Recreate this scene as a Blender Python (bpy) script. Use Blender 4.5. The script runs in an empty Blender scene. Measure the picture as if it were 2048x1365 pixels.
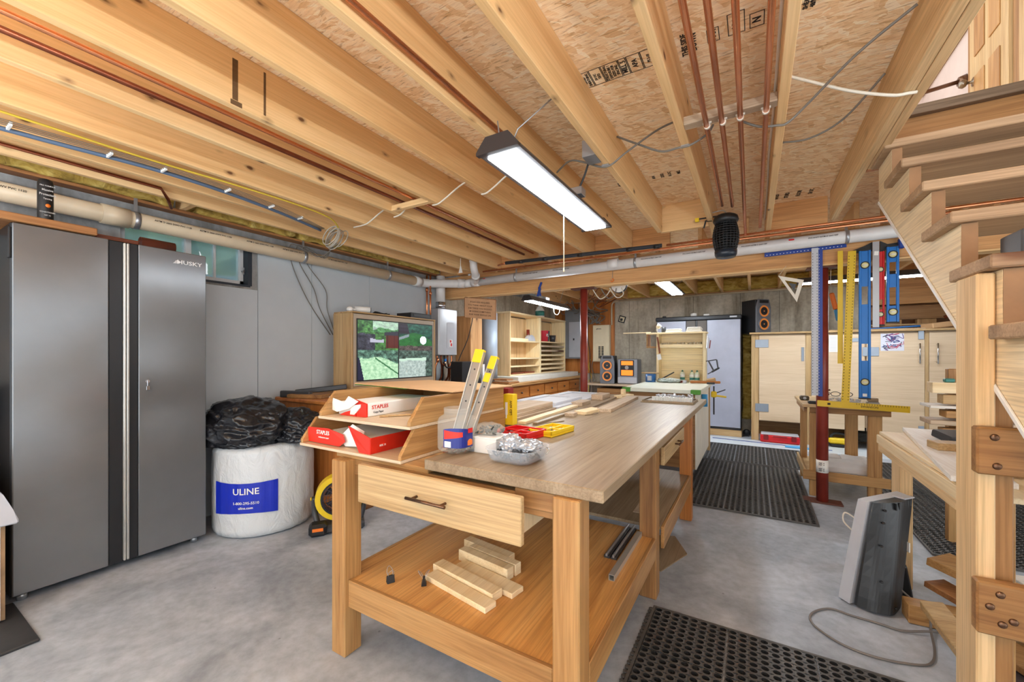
import bpy, bmesh, math, random
from mathutils import Vector, Matrix, noise
random.seed(7)
SC = bpy.context.scene
COL = SC.collection
PI = math.pi
# ---------------------------------------------------------------- camera, world, exposure
cam_d = bpy.data.cameras.new('camera'); cam = bpy.data.objects.new('camera', cam_d); COL.objects.link(cam)
cam_d.sensor_fit = 'HORIZONTAL'; cam_d.sensor_width = 36.0; cam_d.lens = 812/2048*36.0
cam_d.shift_y = 26.5/2048; cam_d.clip_start = 0.02
cam.location = (0, 0, 1.3); cam.rotation_euler = (PI/2, 0, math.atan2(484, 812))
SC.camera = cam
SC.view_settings.view_transform = 'Standard'; SC.view_settings.look = 'None'
SC.view_settings.gamma = 1.0; SC.view_settings.use_curve_mapping = False
SC.view_settings.exposure = 1.58
SC.cycles.use_denoising = True
SC.cycles.max_bounces = 9; SC.cycles.diffuse_bounces = 6; SC.cycles.transparent_max_bounces = 12
SC.cycles.sample_clamp_indirect = 6.0
world = bpy.data.worlds.new('sky'); SC.world = world; world.use_nodes = True
bgn = world.node_tree.nodes['Background']
bgn.inputs[0].default_value = (0.90, 0.96, 1.0, 1); bgn.inputs[1].default_value = 1.0
LAMP = 11.5          # emission of the tubes in the shop lights

# ---------------------------------------------------------------- materials
def lin(c):
    c = c/255.0
    return c/12.92 if c <= 0.04045 else ((c+0.055)/1.055)**2.4
def S(r, g, b): return (lin(r), lin(g), lin(b), 1)
class NT:
    def __init__(s, name):
        s.m = bpy.data.materials.new(name); s.m.use_nodes = True
        s.t = s.m.node_tree; s.b = s.t.nodes['Principled BSDF']
    def n(s, kind, **kw):
        nd = s.t.nodes.new(kind)
        for k, v in kw.items(): setattr(nd, k, v)
        return nd
    def l(s, a, b): s.t.links.new(a, b)
    def coords(s, scale, rand=True, rot=(0, 0, 0)):
        tc = s.n('ShaderNodeTexCoord'); mp = s.n('ShaderNodeMapping')
        mp.inputs['Scale'].default_value = scale; mp.inputs['Rotation'].default_value = rot
        s.l(tc.outputs['Object'], mp.inputs['Vector'])
        if rand:
            oi = s.n('ShaderNodeObjectInfo'); mu = s.n('ShaderNodeVectorMath', operation='SCALE')
            cb = s.n('ShaderNodeCombineXYZ'); cb.inputs[0].default_value = 3.1; cb.inputs[1].default_value = 5.7; cb.inputs[2].default_value = 9.3
            s.l(cb.outputs[0], mu.inputs[0]); s.l(oi.outputs['Random'], mu.inputs['Scale']); s.l(mu.outputs[0], mp.inputs['Location'])
        return mp.outputs[0]
    def noise(s, vec, scale=1, detail=4, rough=.55, dist=0):
        nd = s.n('ShaderNodeTexNoise'); nd.inputs['Scale'].default_value = scale; nd.inputs['Detail'].default_value = detail
        nd.inputs['Roughness'].default_value = rough; nd.inputs['Distortion'].default_value = dist
        s.l(vec, nd.inputs['Vector']); return nd.outputs['Fac']
    def ramp(s, fac, stops):
        nd = s.n('ShaderNodeValToRGB'); cr = nd.color_ramp
        while len(cr.elements) < len(stops): cr.elements.new(.5)
        for e, (p, c) in zip(cr.elements, stops): e.position = p; e.color = c
        s.l(fac, nd.inputs[0]); return nd.outputs[0]
    def mix(s, fac, a, b, mode='MIX'):
        nd = s.n('ShaderNodeMix', data_type='RGBA', blend_type=mode)
        for sock, v in ((nd.inputs[0], fac), (nd.inputs[6], a), (nd.inputs[7], b)):
            if hasattr(v, 'is_output'): s.l(v, sock)
            else: sock.default_value = v
        return nd.outputs[2]
    def bump(s, h, strength=.2, dist=.01):
        nd = s.n('ShaderNodeBump'); nd.inputs['Strength'].default_value = strength; nd.inputs['Distance'].default_value = dist
        s.l(h, nd.inputs['Height']); s.l(nd.outputs[0], s.b.inputs['Normal'])
    def col(s, c):
        if hasattr(c, 'is_output'): s.l(c, s.b.inputs['Base Color'])
        else: s.b.inputs['Base Color'].default_value = c
    def set(s, **kw):
        for k, v in kw.items(): s.b.inputs[k.replace('_', ' ')].default_value = v
        return s
MATS = {}
def plain(name, rgb, rough=.5, metal=0.0, vary=.03, **kw):
    if name in MATS: return MATS[name]
    m = NT(name); v = m.coords((6, 6, 6)); f = m.noise(v, 1, 5)
    c = S(*rgb)
    lo = tuple(x*(1-vary*2.2) for x in c[:3])+(1,); hi = tuple(min(1, x*(1+vary*1.6)) for x in c[:3])+(1,)
    m.col(m.ramp(f, [(.3, lo), (.7, hi)]))
    m.set(Roughness=rough, Metallic=metal, **kw); MATS[name] = m.m; return m.m
def wood(kind, axis):
    key = kind+'_'+'xyz'[axis]
    if key in MATS: return MATS[key]
    light, mid, dark, scale, knots, rough = WOODS[kind]
    m = NT(key)
    sc = [9*scale]*3; sc[axis] = .55*scale
    v = m.coords(tuple(sc)); f = m.noise(v, 1, 5, .6, .8)
    c = m.ramp(f, [(.28, S(*dark)), (.45, S(*mid)), (.72, S(*light))])
    sc2 = [130.]*3; sc2[axis] = 3.
    g = m.noise(m.coords(tuple(sc2)), 1, 3)
    lo = .93 if kind in ('birch', 'pale', 'white', 'joist') else .80
    gr = m.ramp(g, [(.36, (lo, lo*.975, lo*.945, 1)), (.60, (1.04, 1.04, 1.04, 1))])
    c = m.mix(1.0, c, gr, 'MULTIPLY')
    if knots:
        sk = [knots*2.6]*3; sk[axis] = knots*1.3
        vo = m.n('ShaderNodeTexVoronoi'); vo.inputs['Scale'].default_value = 1
        vec = m.coords(tuple(sk)); nz = m.n('ShaderNodeTexNoise'); nz.inputs['Scale'].default_value = 3
        m.l(vec, nz.inputs['Vector'])
        ad = m.n('ShaderNodeMix', data_type='VECTOR'); ad.inputs[0].default_value = .12
        m.l(vec, ad.inputs[4]); m.l(nz.outputs['Color'], ad.inputs[5]); m.l(ad.outputs[1], vo.inputs['Vector'])
        kf = m.ramp(vo.outputs['Distance'], [(.0, (1, 1, 1, 1)), (.055, (.92, .92, .92, 1)), (.085, (.4, .4, .4, 1)), (.16, (0, 0, 0, 1))])
        c = m.mix(kf, c, S(92, 54, 28))
    m.col(c); m.bump(f, .06, .004); m.set(Roughness=rough, Specular_IOR_Level=.35)
    MATS[key] = m.m; return m.m
WOODS = {  # light, mid, dark, scale, knot density, roughness
    'joist': ((234, 200, 150), (222, 182, 128), (206, 160, 106), .6, 3.6, .6),
    'beam': ((220, 172, 118), (204, 152, 98), (178, 126, 78), .7, 2.2, .6),
    'pine': ((202, 174, 130), (186, 154, 108), (158, 122, 78), 1.0, 1.2, .45),
    'pale': ((240, 222, 186), (231, 207, 164), (214, 183, 135), 1.2, 0, .5),
    'white': ((240, 236, 230), (232, 227, 219), (218, 210, 198), 1.2, 0, .5),
    'fir': ((192, 152, 100), (172, 128, 78), (138, 94, 52), 1.5, .6, .4),
    'shelf': ((222, 174, 110), (206, 152, 88), (174, 118, 62), .9, 0, .33),
    'oak': ((164, 146, 120), (147, 127, 101), (120, 100, 76), 1.1, 0, .4),
    'cedar': ((170, 128, 82), (150, 108, 64), (116, 78, 44), 1.4, 1.2, .5),
    'orange': ((196, 128, 66), (176, 108, 50), (140, 80, 34), 1.0, 0, .35),
    'greypine': ((206, 186, 162), (190, 168, 142), (160, 136, 110), 1.3, .5, .6),
    'birch': ((218, 197, 168), (209, 186, 156), (195, 170, 139), .5, 0, .5),
    'redwood': ((150, 88, 60), (128, 70, 46), (98, 52, 36), 1.2, 0, .5),
    'walnut': ((178, 128, 80), (150, 100, 60), (112, 72, 42), 1.2, 0, .5),
    'stair': ((232, 202, 156), (218, 184, 136), (194, 156, 110), 1.0, 1.2, .55),
    'cream': ((252, 236, 196), (247, 227, 180), (238, 213, 160), 1.0, 0, .5),
    'stringer': ((244, 224, 186), (234, 210, 168), (214, 184, 138), .8, .8, .5),
    'tread': ((190, 160, 126), (172, 142, 110), (142, 114, 86), 1.0, .8, .6),
    'weathered': ((126, 106, 86), (104, 86, 68), (80, 64, 50), 1.4, 0, .7),
}
def make_osb():
    m = NT('osb_subfloor'); outs = []; edges = []
    for sc, rot in (((15, 60, 9), .15), ((20, 80, 12), -.35), ((44, 15, 12), .5)):
        vec = m.coords((1, 1, 1), False, (0, 0, rot))
        nz = m.n('ShaderNodeTexNoise'); nz.inputs['Scale'].default_value = 14; nz.inputs['Detail'].default_value = 3
        m.l(vec, nz.inputs['Vector'])
        ad = m.n('ShaderNodeMix', data_type='VECTOR'); ad.inputs[0].default_value = .045
        m.l(vec, ad.inputs[4]); m.l(nz.outputs['Color'], ad.inputs[5])
        mp = m.n('ShaderNodeMapping'); mp.inputs['Scale'].default_value = sc; m.l(ad.outputs[1], mp.inputs['Vector'])
        vo = m.n('ShaderNodeTexVoronoi'); vo.inputs['Scale'].default_value = 1; m.l(mp.outputs[0], vo.inputs['Vector'])
        sep = m.n('ShaderNodeSeparateColor'); m.l(vo.outputs['Color'], sep.inputs[0])
        outs.append(m.ramp(sep.outputs[0], [(.0, S(226, 188, 140)), (.25, S(242, 210, 166)), (.6, S(250, 224, 186)), (1., S(254, 238, 210))]))
        edges.append((vo.outputs['Distance'], sep.outputs[1]))
    a = m.mix(m.ramp(edges[1][1], [(.45, (0, 0, 0, 1)), (.5, (1, 1, 1, 1))]), outs[0], outs[1])
    a = m.mix(m.ramp(edges[2][1], [(.7, (0, 0, 0, 1)), (.74, (1, 1, 1, 1))]), a, outs[2])
    st = m.noise(m.coords((14, 120, 10), False, (0, 0, .2)), 1, 4, .6, .6)
    a = m.mix(1., a, m.ramp(st, [(.33, (.58, .50, .42, 1)), (.42, (.97, .95, .92, 1)), (.7, (1.08, 1.08, 1.06, 1))]), 'MULTIPLY')
    m.col(a); m.bump(st, .35, .006); m.set(Roughness=.7); MATS['osb'] = m.m
make_osb()
def concrete(name, c0, c1, c2, rough=.85, sc=1.0, streak=False):
    m = NT(name); v = m.coords((1.3*sc, 1.3*sc, (.5 if streak else 1.3)*sc), False)
    f = m.noise(v, 1.4, 8, .62, .5); g = m.noise(m.coords((22, 22, 22), False), 1, 6, .6)
    c = m.ramp(f, [(.32, S(*c0)), (.5, S(*c1)), (.66, S(*c2))])
    c = m.mix(1., c, m.ramp(g, [(.3, (.82, .82, .82, 1)), (.62, (1.05, 1.05, 1.05, 1))]), 'MULTIPLY')
    pit = m.n('ShaderNodeTexVoronoi'); pit.inputs['Scale'].default_value = 7; m.l(m.coords((1, 1, 1), False), pit.inputs['Vector'])
    c = m.mix(m.ramp(pit.outputs['Distance'], [(.025, (.5, .5, .5, 1)), (.05, (0, 0, 0, 1))]), c, S(70, 66, 62))
    if streak:
        s1 = m.noise(m.coords((5, 5, .55), False), 1, 5, .65, .4)
        c = m.mix(1., c, m.ramp(s1, [(.30, (.52, .49, .44, 1)), (.46, (.92, .91, .89, 1)), (.6, (1.04, 1.04, 1.04, 1))]), 'MULTIPLY')
    m.col(c); m.bump(g, .15, .004); m.set(Roughness=rough); MATS[name] = m.m; return m.m
M_FLOOR = concrete('floor_concrete', (138, 145, 154), (168, 175, 184), (190, 196, 205), .5, 1.0)
M_WALL = concrete('wall_concrete', (150, 142, 128), (182, 174, 158), (208, 201, 187), .9, 1.2, True)
M_WALLG = concrete('grey_concrete', (112, 112, 112), (140, 140, 140), (164, 164, 162), .9, 1.2, True)
M_PAINT = plain('grey_wall_paint', (186, 194, 200), .6, 0, .012)
def emit(name, rgb, strength):
    m = NT(name); m.b.inputs['Base Color'].default_value = S(*rgb)
    m.b.inputs['Emission Color'].default_value = S(*rgb); m.b.inputs['Emission Strength'].default_value = strength
    MATS[name] = m.m; return m.m
def glass(name, rgb, rough=.05, ior=1.3, alpha=1.0):
    if name in MATS: return MATS[name]
    m = NT(name)
    m.set(Roughness=rough, IOR=ior, Transmission_Weight=1.0); m.b.inputs['Base Color'].default_value = S(*rgb)
    MATS[name] = m.m; return m.m
def film(name, rgb, fac, rough=.1):      # thin clear plastic: mostly transparent, some gloss
    m = NT(name); m.b.inputs['Base Color'].default_value = S(*rgb); m.b.inputs['Roughness'].default_value = rough
    tr = m.n('ShaderNodeBsdfTransparent'); mx = m.n('ShaderNodeMixShader'); mx.inputs[0].default_value = fac
    m.l(tr.outputs[0], mx.inputs[1]); m.l(m.b.outputs[0], mx.inputs[2])
    m.l(mx.outputs[0], m.t.nodes['Material Output'].inputs[0]); MATS[name] = m.m; return m.m
M_COPPER = plain('copper', (226, 150, 106), .26, .9, .06)
M_COPPERD = plain('dark_copper', (140, 80, 56), .35, .9, .12)
M_CREAM = plain('cream_pvc', (232, 214, 184), .35)
M_PVC = plain('white_pvc', (222, 220, 218), .35)
M_BLACK = plain('black_plastic', (26, 26, 28), .45)
M_DGREY = plain('dark_grey_plastic', (58, 59, 62), .42)
M_LGREY = plain('light_grey_plastic', (186, 188, 194), .4)
M_STEEL = plain('steel', (170, 172, 176), .34, .7)
M_CHROME = plain('chrome', (205, 206, 210), .18, 1.0)
M_ALU = plain('aluminium', (186, 184, 178), .36, .55)
M_WHITE = plain('white_plastic', (235, 234, 230), .4)
M_PAPER = plain('paper', (236, 234, 228), .7)
M_INK = plain('ink', (38, 30, 26), .8)
M_RED = plain('red_plastic', (206, 24, 30), .35)
M_YEL = plain('yellow_plastic', (236, 200, 28), .4)
M_BLUE = plain('blue_paint', (14, 110, 190), .3)
M_DBLUE = plain('dark_blue_paint', (16, 56, 140), .35)
M_COLRED = plain('red_oxide_paint', (136, 50, 38), .35, 0, .12)
M_CABLEW = plain('white_cable', (214, 206, 190), .5)
M_CABLEG = plain('grey_cable', (112, 106, 98), .5)
M_CABLEY = plain('yellow_cable', (214, 184, 60), .5)
M_RUBBER = plain('black_rubber', (78, 76, 74), .5, 0, .12); M_HOLE = plain('rubber_hole', (14, 13, 13), .8)
M_CARD = plain('cardboard', (206, 166, 122), .75)
M_ORANGE = plain('orange_plastic', (236, 120, 30), .4)
M_GREEN = plain('green_plastic', (70, 140, 40), .4)
M_TEAL = plain('teal_label', (60, 130, 120), .4)

# ---------------------------------------------------------------- mesh builder
class MB:
    def __init__(s): s.bm = bmesh.new(); s.mi = 0; s.smooth = False
    def _mark(s, faces):
        for f in faces: f.material_index = s.mi; f.smooth = s.smooth
    def box(s, a, b, bev=.002, mat=None):
        a = Vector(a); b = Vector(b)
        lo = Vector(map(min, a, b)); hi = Vector(map(max, a, b)); ce = (lo+hi)/2; d = hi-lo
        r = bmesh.ops.create_cube(s.bm, size=1, matrix=Matrix.Translation(ce) @ Matrix.Diagonal((d.x, d.y, d.z, 1)))
        vs = r['verts']; s._mark({f for v in vs for f in v.link_faces})
        bev = min(bev, min(d)*.3)
        if bev > 0:
            es = list({e for v in vs for e in v.link_edges})
            r2 = bmesh.ops.bevel(s.bm, geom=es, offset=bev, segments=1, affect='EDGES', clamp_overlap=True)
            vs = r2['verts']; s._mark(r2['faces'])
        if mat is not None: bmesh.ops.transform(s.bm, matrix=mat, verts=list({v for v in vs if v.is_valid}))
        return s
    def obox(s, c, d, bev=.002, rz=0, rx=0, ry=0):       # centred box with rotation
        M = Matrix.Translation(c) @ Matrix.Rotation(rz, 4, 'Z') @ Matrix.Rotation(ry, 4, 'Y') @ Matrix.Rotation(rx, 4, 'X')
        h = Vector(d)/2; return s.box(-h, h, bev, M)
    def bar(s, p, q, w, t, bev=.002, roll=0):            # rectangular bar from p to q, w wide, t thick
        p = Vector(p); q = Vector(q); d = q-p; L = d.length
        dn = d.normalized()
        wx = (Vector((1, 0, 0))-dn*dn.x) if abs(dn.z) > .7 else dn.cross(Vector((0, 0, 1)))   # width runs along X on uprights, in plan on level bars
        wx.normalize(); ty = dn.cross(wx)
        R = Matrix((wx, ty, dn)).transposed().to_4x4()
        M = Matrix.Translation((p+q)/2) @ R @ Matrix.Rotation(roll, 4, 'Z')
        return s.box((-w/2, -t/2, -L/2), (w/2, t/2, L/2), bev, M)
    def cyl(s, p, q, r, r2=None, seg=16, caps=True):
        p = Vector(p); q = Vector(q); d = q-p; r2 = r if r2 is None else r2
        M = Matrix.Translation((p+q)/2) @ d.to_track_quat('Z', 'Y').to_matrix().to_4x4()
        x = bmesh.ops.create_cone(s.bm, cap_ends=caps, segments=seg, radius1=r, radius2=r2, depth=d.length, matrix=M)
        fs = {f for v in x['verts'] for f in v.link_faces}; s._mark(fs)
        for f in fs:
            if len(f.verts) == 4: f.smooth = True
        return s
    def sph(s, c, r, seg=16, scale=(1, 1, 1)):
        x = bmesh.ops.create_uvsphere(s.bm, u_segments=seg, v_segments=max(6, seg//2), radius=r, matrix=Matrix.Translation(c) @ Matrix.Diagonal((*scale, 1)))
        fs = {f for v in x['verts'] for f in v.link_faces}; s._mark(fs)
        for f in fs: f.smooth = True
        return s
    def tube(s, pts, r, seg=8, curve=True, closed=False):
        P = [Vector(p) for p in pts]
        if curve and len(P) > 2:
            Q = []; n = len(P); rng = range(n) if closed else range(n-1)
            for i in rng:
                p0 = P[(i-1) % n] if (closed or i > 0) else P[0]; p1 = P[i]; p2 = P[(i+1) % n]
                p3 = P[(i+2) % n] if (closed or i+2 < n) else P[-1]
                for k in range(6):
                    t = k/6
                    Q.append(.5*((2*p1)+(-p0+p2)*t+(2*p0-5*p1+4*p2-p3)*t*t+(-p0+3*p1-3*p2+p3)*t**3))
            if not closed: Q.append(P[-1])
            P = Q
        rings = []; up = None; n = len(P)
        for i, p in enumerate(P):
            if closed: d = P[(i+1) % n]-P[i-1]
            else: d = P[min(i+1, n-1)]-P[max(i-1, 0)]
            if d.length < 1e-9: d = Vector((0, 0, 1))
            d.normalize()
            if up is None: up = d.orthogonal().normalized()
            up = (up-d*up.dot(d))
            up = up.normalized() if up.length > 1e-6 else d.orthogonal().normalized()
            w = d.cross(up)
            rings.append([s.bm.verts.new(p+r*(math.cos(2*PI*k/seg)*up+math.sin(2*PI*k/seg)*w)) for k in range(seg)])
        m = n if closed else n-1
        for i in range(m):
            A = rings[i]; B = rings[(i+1) % n]
            for k in range(seg):
                f = s.bm.faces.new((A[k], A[(k+1) % seg], B[(k+1) % seg], B[k])); f.material_index = s.mi; f.smooth = True
        if not closed:
            for rg in (rings[0][::-1], rings[-1]): f = s.bm.faces.new(rg); f.material_index = s.mi
        return s
    def lathe(s, prof, c, seg=24, axis='Z', sx=1, sy=1):
        c = Vector(c); rings = []
        for r, z in prof:
            ring = []
            for k in range(seg):
                a = 2*PI*k/seg; x, y = r*math.cos(a)*sx, r*math.sin(a)*sy
                v = {'Z': (x, y, z), 'Y': (x, z, y), 'X': (z, x, y)}[axis]
                ring.append(s.bm.verts.new(c+Vector(v)))
            rings.append(ring)
        for A, B in zip(rings, rings[1:]):
            for k in range(seg):
                f = s.bm.faces.new((A[k], A[(k+1) % seg], B[(k+1) % seg], B[k])); f.material_index = s.mi; f.smooth = True
        if len(prof) > 2 and abs(prof[0][1]-prof[-1][1]) < 1e-6 and prof[0][0] > 1e-4 and prof[-1][0] > 1e-4:
            A, B = rings[-1], rings[0]
            for k in range(seg):
                f = s.bm.faces.new((A[k], A[(k+1) % seg], B[(k+1) % seg], B[k])); f.material_index = s.mi
            return s
        for rg, flip in ((rings[0], True), (rings[-1], False)):
            if prof[0 if flip else -1][0] > 1e-4:
                f = s.bm.faces.new(rg[::-1] if flip else rg); f.material_index = s.mi
        return s
    def prism(s, pts, axis, a, b, bev=0):                # polygon extruded along an axis: pts in the other two axes in order
        def mk(p, t): return {'X': (t, p[0], p[1]), 'Y': (p[0], t, p[1]), 'Z': (p[0], p[1], t)}[axis]
        A = [s.bm.verts.new(mk(p, a)) for p in pts]; B = [s.bm.verts.new(mk(p, b)) for p in pts]
        fs = [s.bm.faces.new(A[::-1]), s.bm.faces.new(B)]
        n = len(pts)
        for i in range(n): fs.append(s.bm.faces.new((A[i], A[(i+1) % n], B[(i+1) % n], B[i])))
        s._mark(fs)
        if bev:
            r = bmesh.ops.bevel(s.bm, geom=list({e for f in fs for e in f.edges}), offset=bev, segments=1, affect='EDGES', clamp_overlap=True)
            s._mark(r['faces'])
        return s
    def quad(s, pts):
        f = s.bm.faces.new([s.bm.verts.new(p) for p in pts]); f.material_index = s.mi; f.smooth = s.smooth; return s
    def text(s, body, size, o, right, up, depth=.001, align='CENTER', sx=1.0, bold=.012):
        cu = bpy.data.curves.new('txt', 'FONT'); cu.body = body; cu.size = size; cu.extrude = depth; cu.offset = bold*size
        cu.align_x = align; cu.align_y = 'CENTER'; cu.resolution_u = 2
        ob = bpy.data.objects.new('txt', cu); COL.objects.link(ob)
        me = bpy.data.meshes.new_from_object(ob)
        bpy.data.objects.remove(ob); bpy.data.curves.remove(cu)
        r = Vector(right).normalized(); u = Vector(up).normalized(); n = r.cross(u)
        M = Matrix(((r.x*sx, u.x, n.x, o[0]), (r.y*sx, u.y, n.y, o[1]), (r.z*sx, u.z, n.z, o[2]), (0, 0, 0, 1)))
        me.transform(M); k = len(s.bm.faces); s.bm.from_mesh(me); s.bm.faces.ensure_lookup_table()
        for f in s.bm.faces[k:]: f.material_index = s.mi
        bpy.data.meshes.remove(me); return s
    def build(s, name, mats, parent=None, origin=None, raw=False):
        bm = s.bm
        if not raw: bmesh.ops.recalc_face_normals(bm, faces=bm.faces)
        if parent is not None: org = LOC[parent.name]
        else:
            if origin is None:
                xs = [v.co for v in bm.verts]
                lo = [min(c[i] for c in xs) for i in range(3)]; hi = [max(c[i] for c in xs) for i in range(3)]
                origin = ((lo[0]+hi[0])/2, (lo[1]+hi[1])/2, lo[2])
            org = Vector(origin)
        bmesh.ops.translate(bm, vec=-org, verts=bm.verts)
        me = bpy.data.meshes.new(name); bm.to_mesh(me); bm.free()
        for m in (mats if isinstance(mats, (list, tuple)) else [mats]): me.materials.append(m)
        ob = bpy.data.objects.new(name, me); COL.objects.link(ob); ob.color = (random.random(), 0, 0, 1)
        if parent is not None: ob.parent = parent
        else: ob.location = org
        LOC[ob.name] = org
        return ob
LOC = {}
def thing(name, label, cat, loc=(0, 0, 0), group=None, rz=0):
    o = bpy.data.objects.new(name, None); COL.objects.link(o); o.empty_display_size = .05
    o.location = loc; o.rotation_euler = (0, 0, rz); o['label'] = label; o['category'] = cat
    if group: o['group'] = group
    LOC[o.name] = Vector(loc); return o
def tag(o, label, cat, group=None, kind=None):
    o['label'] = label; o['category'] = cat
    if group: o['group'] = group
    if kind: o['kind'] = kind
    return o
def struct(mb, name, mats, label=None):
    o = mb.build(name, mats); o['kind'] = 'structure'
    if label: o['label'] = label
    return o
def solo(mb, name, label, cat, mats, group=None):
    return tag(mb.build(name, mats), label, cat, group)
def dup(root, loc, label, rz=None, group=None):
    r = root.copy(); COL.objects.link(r); r.location = loc; r['label'] = label
    if rz is not None: r.rotation_euler = (0, 0, rz)
    if group: r['group'] = group
    LOC[r.name] = Vector(loc)
    for ch in list(root.children):
        c = ch.copy(); COL.objects.link(c); c.parent = r
        for g in list(ch.children):
            d = g.copy(); COL.objects.link(d); d.parent = c
    return r
X, Y, Z = 0, 1, 2
def board(name, label, cat, a, b, kind, axis, group=None, bev=.003):
    return solo(MB().box(a, b, bev), name, label, cat, wood(kind, axis), group)
# ================================================================= ROOM SHELL
YF, YB = -1.6, 7.85            # open side behind the camera, far wall
XL, XR = -3.75, 3.4
JB, SF = 2.36, 2.595           # joist undersides, subfloor
struct(MB().box((XL-.2, YF, -.1), (XR+.2, YB+.2, 0), 0), 'floor', M_FLOOR)
m = MB()
WY0, WY1, WZ0, WZ1 = 1.02, 1.86, 1.89, 2.26
m.box((XL-.22, YF, 0), (XL, WY0, 2.355), 0).box((XL-.22, WY1, 0), (XL, YB+.2, 2.355), 0)
m.box((XL-.22, WY0, 0), (XL, WY1, WZ0), 0).box((XL-.22, WY0, WZ1), (XL, WY1, 2.355), 0)
m.box((XL-.22, YF, 2.355), (XL-.08, YB, 2.6), 0)
struct(m, 'wall_left', M_WALLG)
m = MB()
for a, b in ((WY1+.06, 2.42), (2.424, 3.12), (3.124, 4.36)): m.box((XL, a, .01), (XL+.012, b, 2.27), .001)
m.box((XL, .9, .01), (XL+.012, WY1+.056, WZ0-.03), .001)
struct(m, 'trim_1', M_PAINT)                       # grey painted wall panels
struct(MB().box((XL, YB, 2.36), (XR, YB+.05, 2.6), 0), 'rim_joist_back', wood('beam', X)); struct(MB().box((XL, 4.37, .01), (XL+.012, YB, 2.36), 0), 'wall_left_far', M_WALL)
m = MB().box((XL, YB, 0), (1.45, YB+.2, 2.36), 0).box((1.45, YB, 0), (XR, YB+.2, 1.66), 0)
wb = struct(m, 'wall_back', M_WALL)
for x in (-2.06, -1.50, -.93, -.20, .35, .95): MB().box((x, YB-.003, .02), (x+.005, YB-.0005, 2.34), 0).build('form_seam', plain('seam_dark', (84, 78, 68), .9), wb)
struct(MB().box((XR, 3.4, 0), (XR+.2, YB+.2, 2.6), 0), 'wall_right', M_WALL)
m = MB().box((XL, YF, SF), (.60, YB, SF+.02), 0).box((.60, 3.02, SF), (XR, YB, SF+.02), 0).box((1.62, YF, SF), (XR, 3.02, SF+.02), 0)
struct(m, 'ceiling', MATS['osb'])
# window in the left wall
m = MB()
fx0, fx1 = XL-.13, XL-.07
m.box((fx0, WY0, WZ0), (fx1, WY1, WZ0+.045)).box((fx0, WY0, WZ1-.04), (fx1, WY1, WZ1)).box((fx0, WY0, WZ0), (fx1, WY0+.045, WZ1)).box((fx0, WY1-.05, WZ0), (fx1, WY1, WZ1))
m.box((fx0, 1.42, WZ0), (fx1, 1.46, WZ1)).box((fx0+.01, 1.62, WZ0), (fx1-.01, 1.635, WZ1))
w = struct(m, 'window_1', plain('window_white', (206, 208, 210), .4))
m = MB().box((fx0+.025, WY0+.04, WZ0+.04), (fx0+.031, WY1-.04, WZ1-.03), 0)
g = m.build('pane', film('window_glass', (150, 190, 196), .5, .03), w)
m = MB().box((XL-.07, WY1-.022, WZ0), (XL+.006, WY1+.012, WZ1), 0).box((XL-.07, WY0, WZ0-.012), (XL+.004, WY1, WZ0+.006), 0)
m.build('jamb_liner', plain('dark_liner', (38, 46, 56), .6), w)
m = MB().cyl((fx1, WY1-.03, 2.02), (fx1+.03, WY1-.03, 2.02), .009).box((fx1+.02, WY1-.036, 1.99), (fx1+.03, WY1-.024, 2.05)); m.build('latch', M_STEEL, w)
# outside the window: curved steel window well with shrubs above it
m = MB(); pts = []
for k in range(13):
    a = PI*k/12; pts.append((XL-.25-.55*math.sin(a), 1.44-.75*math.cos(a)))
m.prism(pts+[(p[0]-.01*0-.012, p[1]) for p in pts[::-1]], 'Z', 1.5, 2.06)
solo(m, 'window_well', 'curved grey steel window well outside the basement window', 'window well', plain('galvanised', (150, 168, 190), .5, .3))
m = MB(); random.seed(3)
for k in range(60):
    m.sph((XL-1.5+random.uniform(-.5, .3), 1.45+random.uniform(-1.3, 1.6), 2.1+random.uniform(0, .5)), random.uniform(.12, .25), 8)
solo(m, 'shrub', 'green shrubs seen through the basement window above the well', 'shrub', plain('leaf_green', (112, 138, 104), .8, 0, .2))

# ================================================================= JOISTS, BEAM, COLUMNS
JX = [(.105, 'pine ceiling joist just right of the four copper pipes, white cables stapled to it'),
      (-.30, 'pine ceiling joist just left of the four copper pipes'),
      (-.705, 'pine ceiling joist right of the lit shop light, cable looping along it'),
      (-1.11, 'pine ceiling joist the lit shop light hangs under, copper pipe on its side'),
      (-1.515, 'pine ceiling joist next left of the lit shop light, OSB strip each side'),
      (-1.92, 'knotty pine ceiling joist with dark drips, right of the paired copper pipes'),
      (-2.325, 'pine ceiling joist just left of the paired copper pipes'),
      (-2.73, 'pine ceiling joist with yellow cable along its lower edge'),
      (-3.135, 'pine ceiling joist beside the blue air line and cable coil'),
      (-3.42, 'last pine ceiling joist beside the yellow insulation at left wall')]
YJ0, YBM = YF, 4.40
for x, lab in JX:
    y1 = 3.70 if x == -.705 else 4.52
    board('ceiling_joist', lab, 'joist', (x-.019, YJ0, JB), (x+.019, y1, SF), 'joist', Y, 'ceiling joists over the shop')
for k, x in enumerate((-3.30, -2.895, -2.49, -2.085, -1.68, -1.275, -.87, -.465, -.06, .345, .75, 1.155, 1.56, 1.965, 2.37, 2.775)):
    board('ceiling_joist', 'pine joist over the far room beyond the main beam, near its %s' % ('left wall' if x < -2 else 'middle' if x < .2 else 'right side'), 'joist',
          (x-.019, 4.46, JB), (x+.019, YB, SF), 'joist', Y, 'joists over far room at its '+('left wall' if x < -2 else 'middle' if x < .2 else 'right side'))
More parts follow.
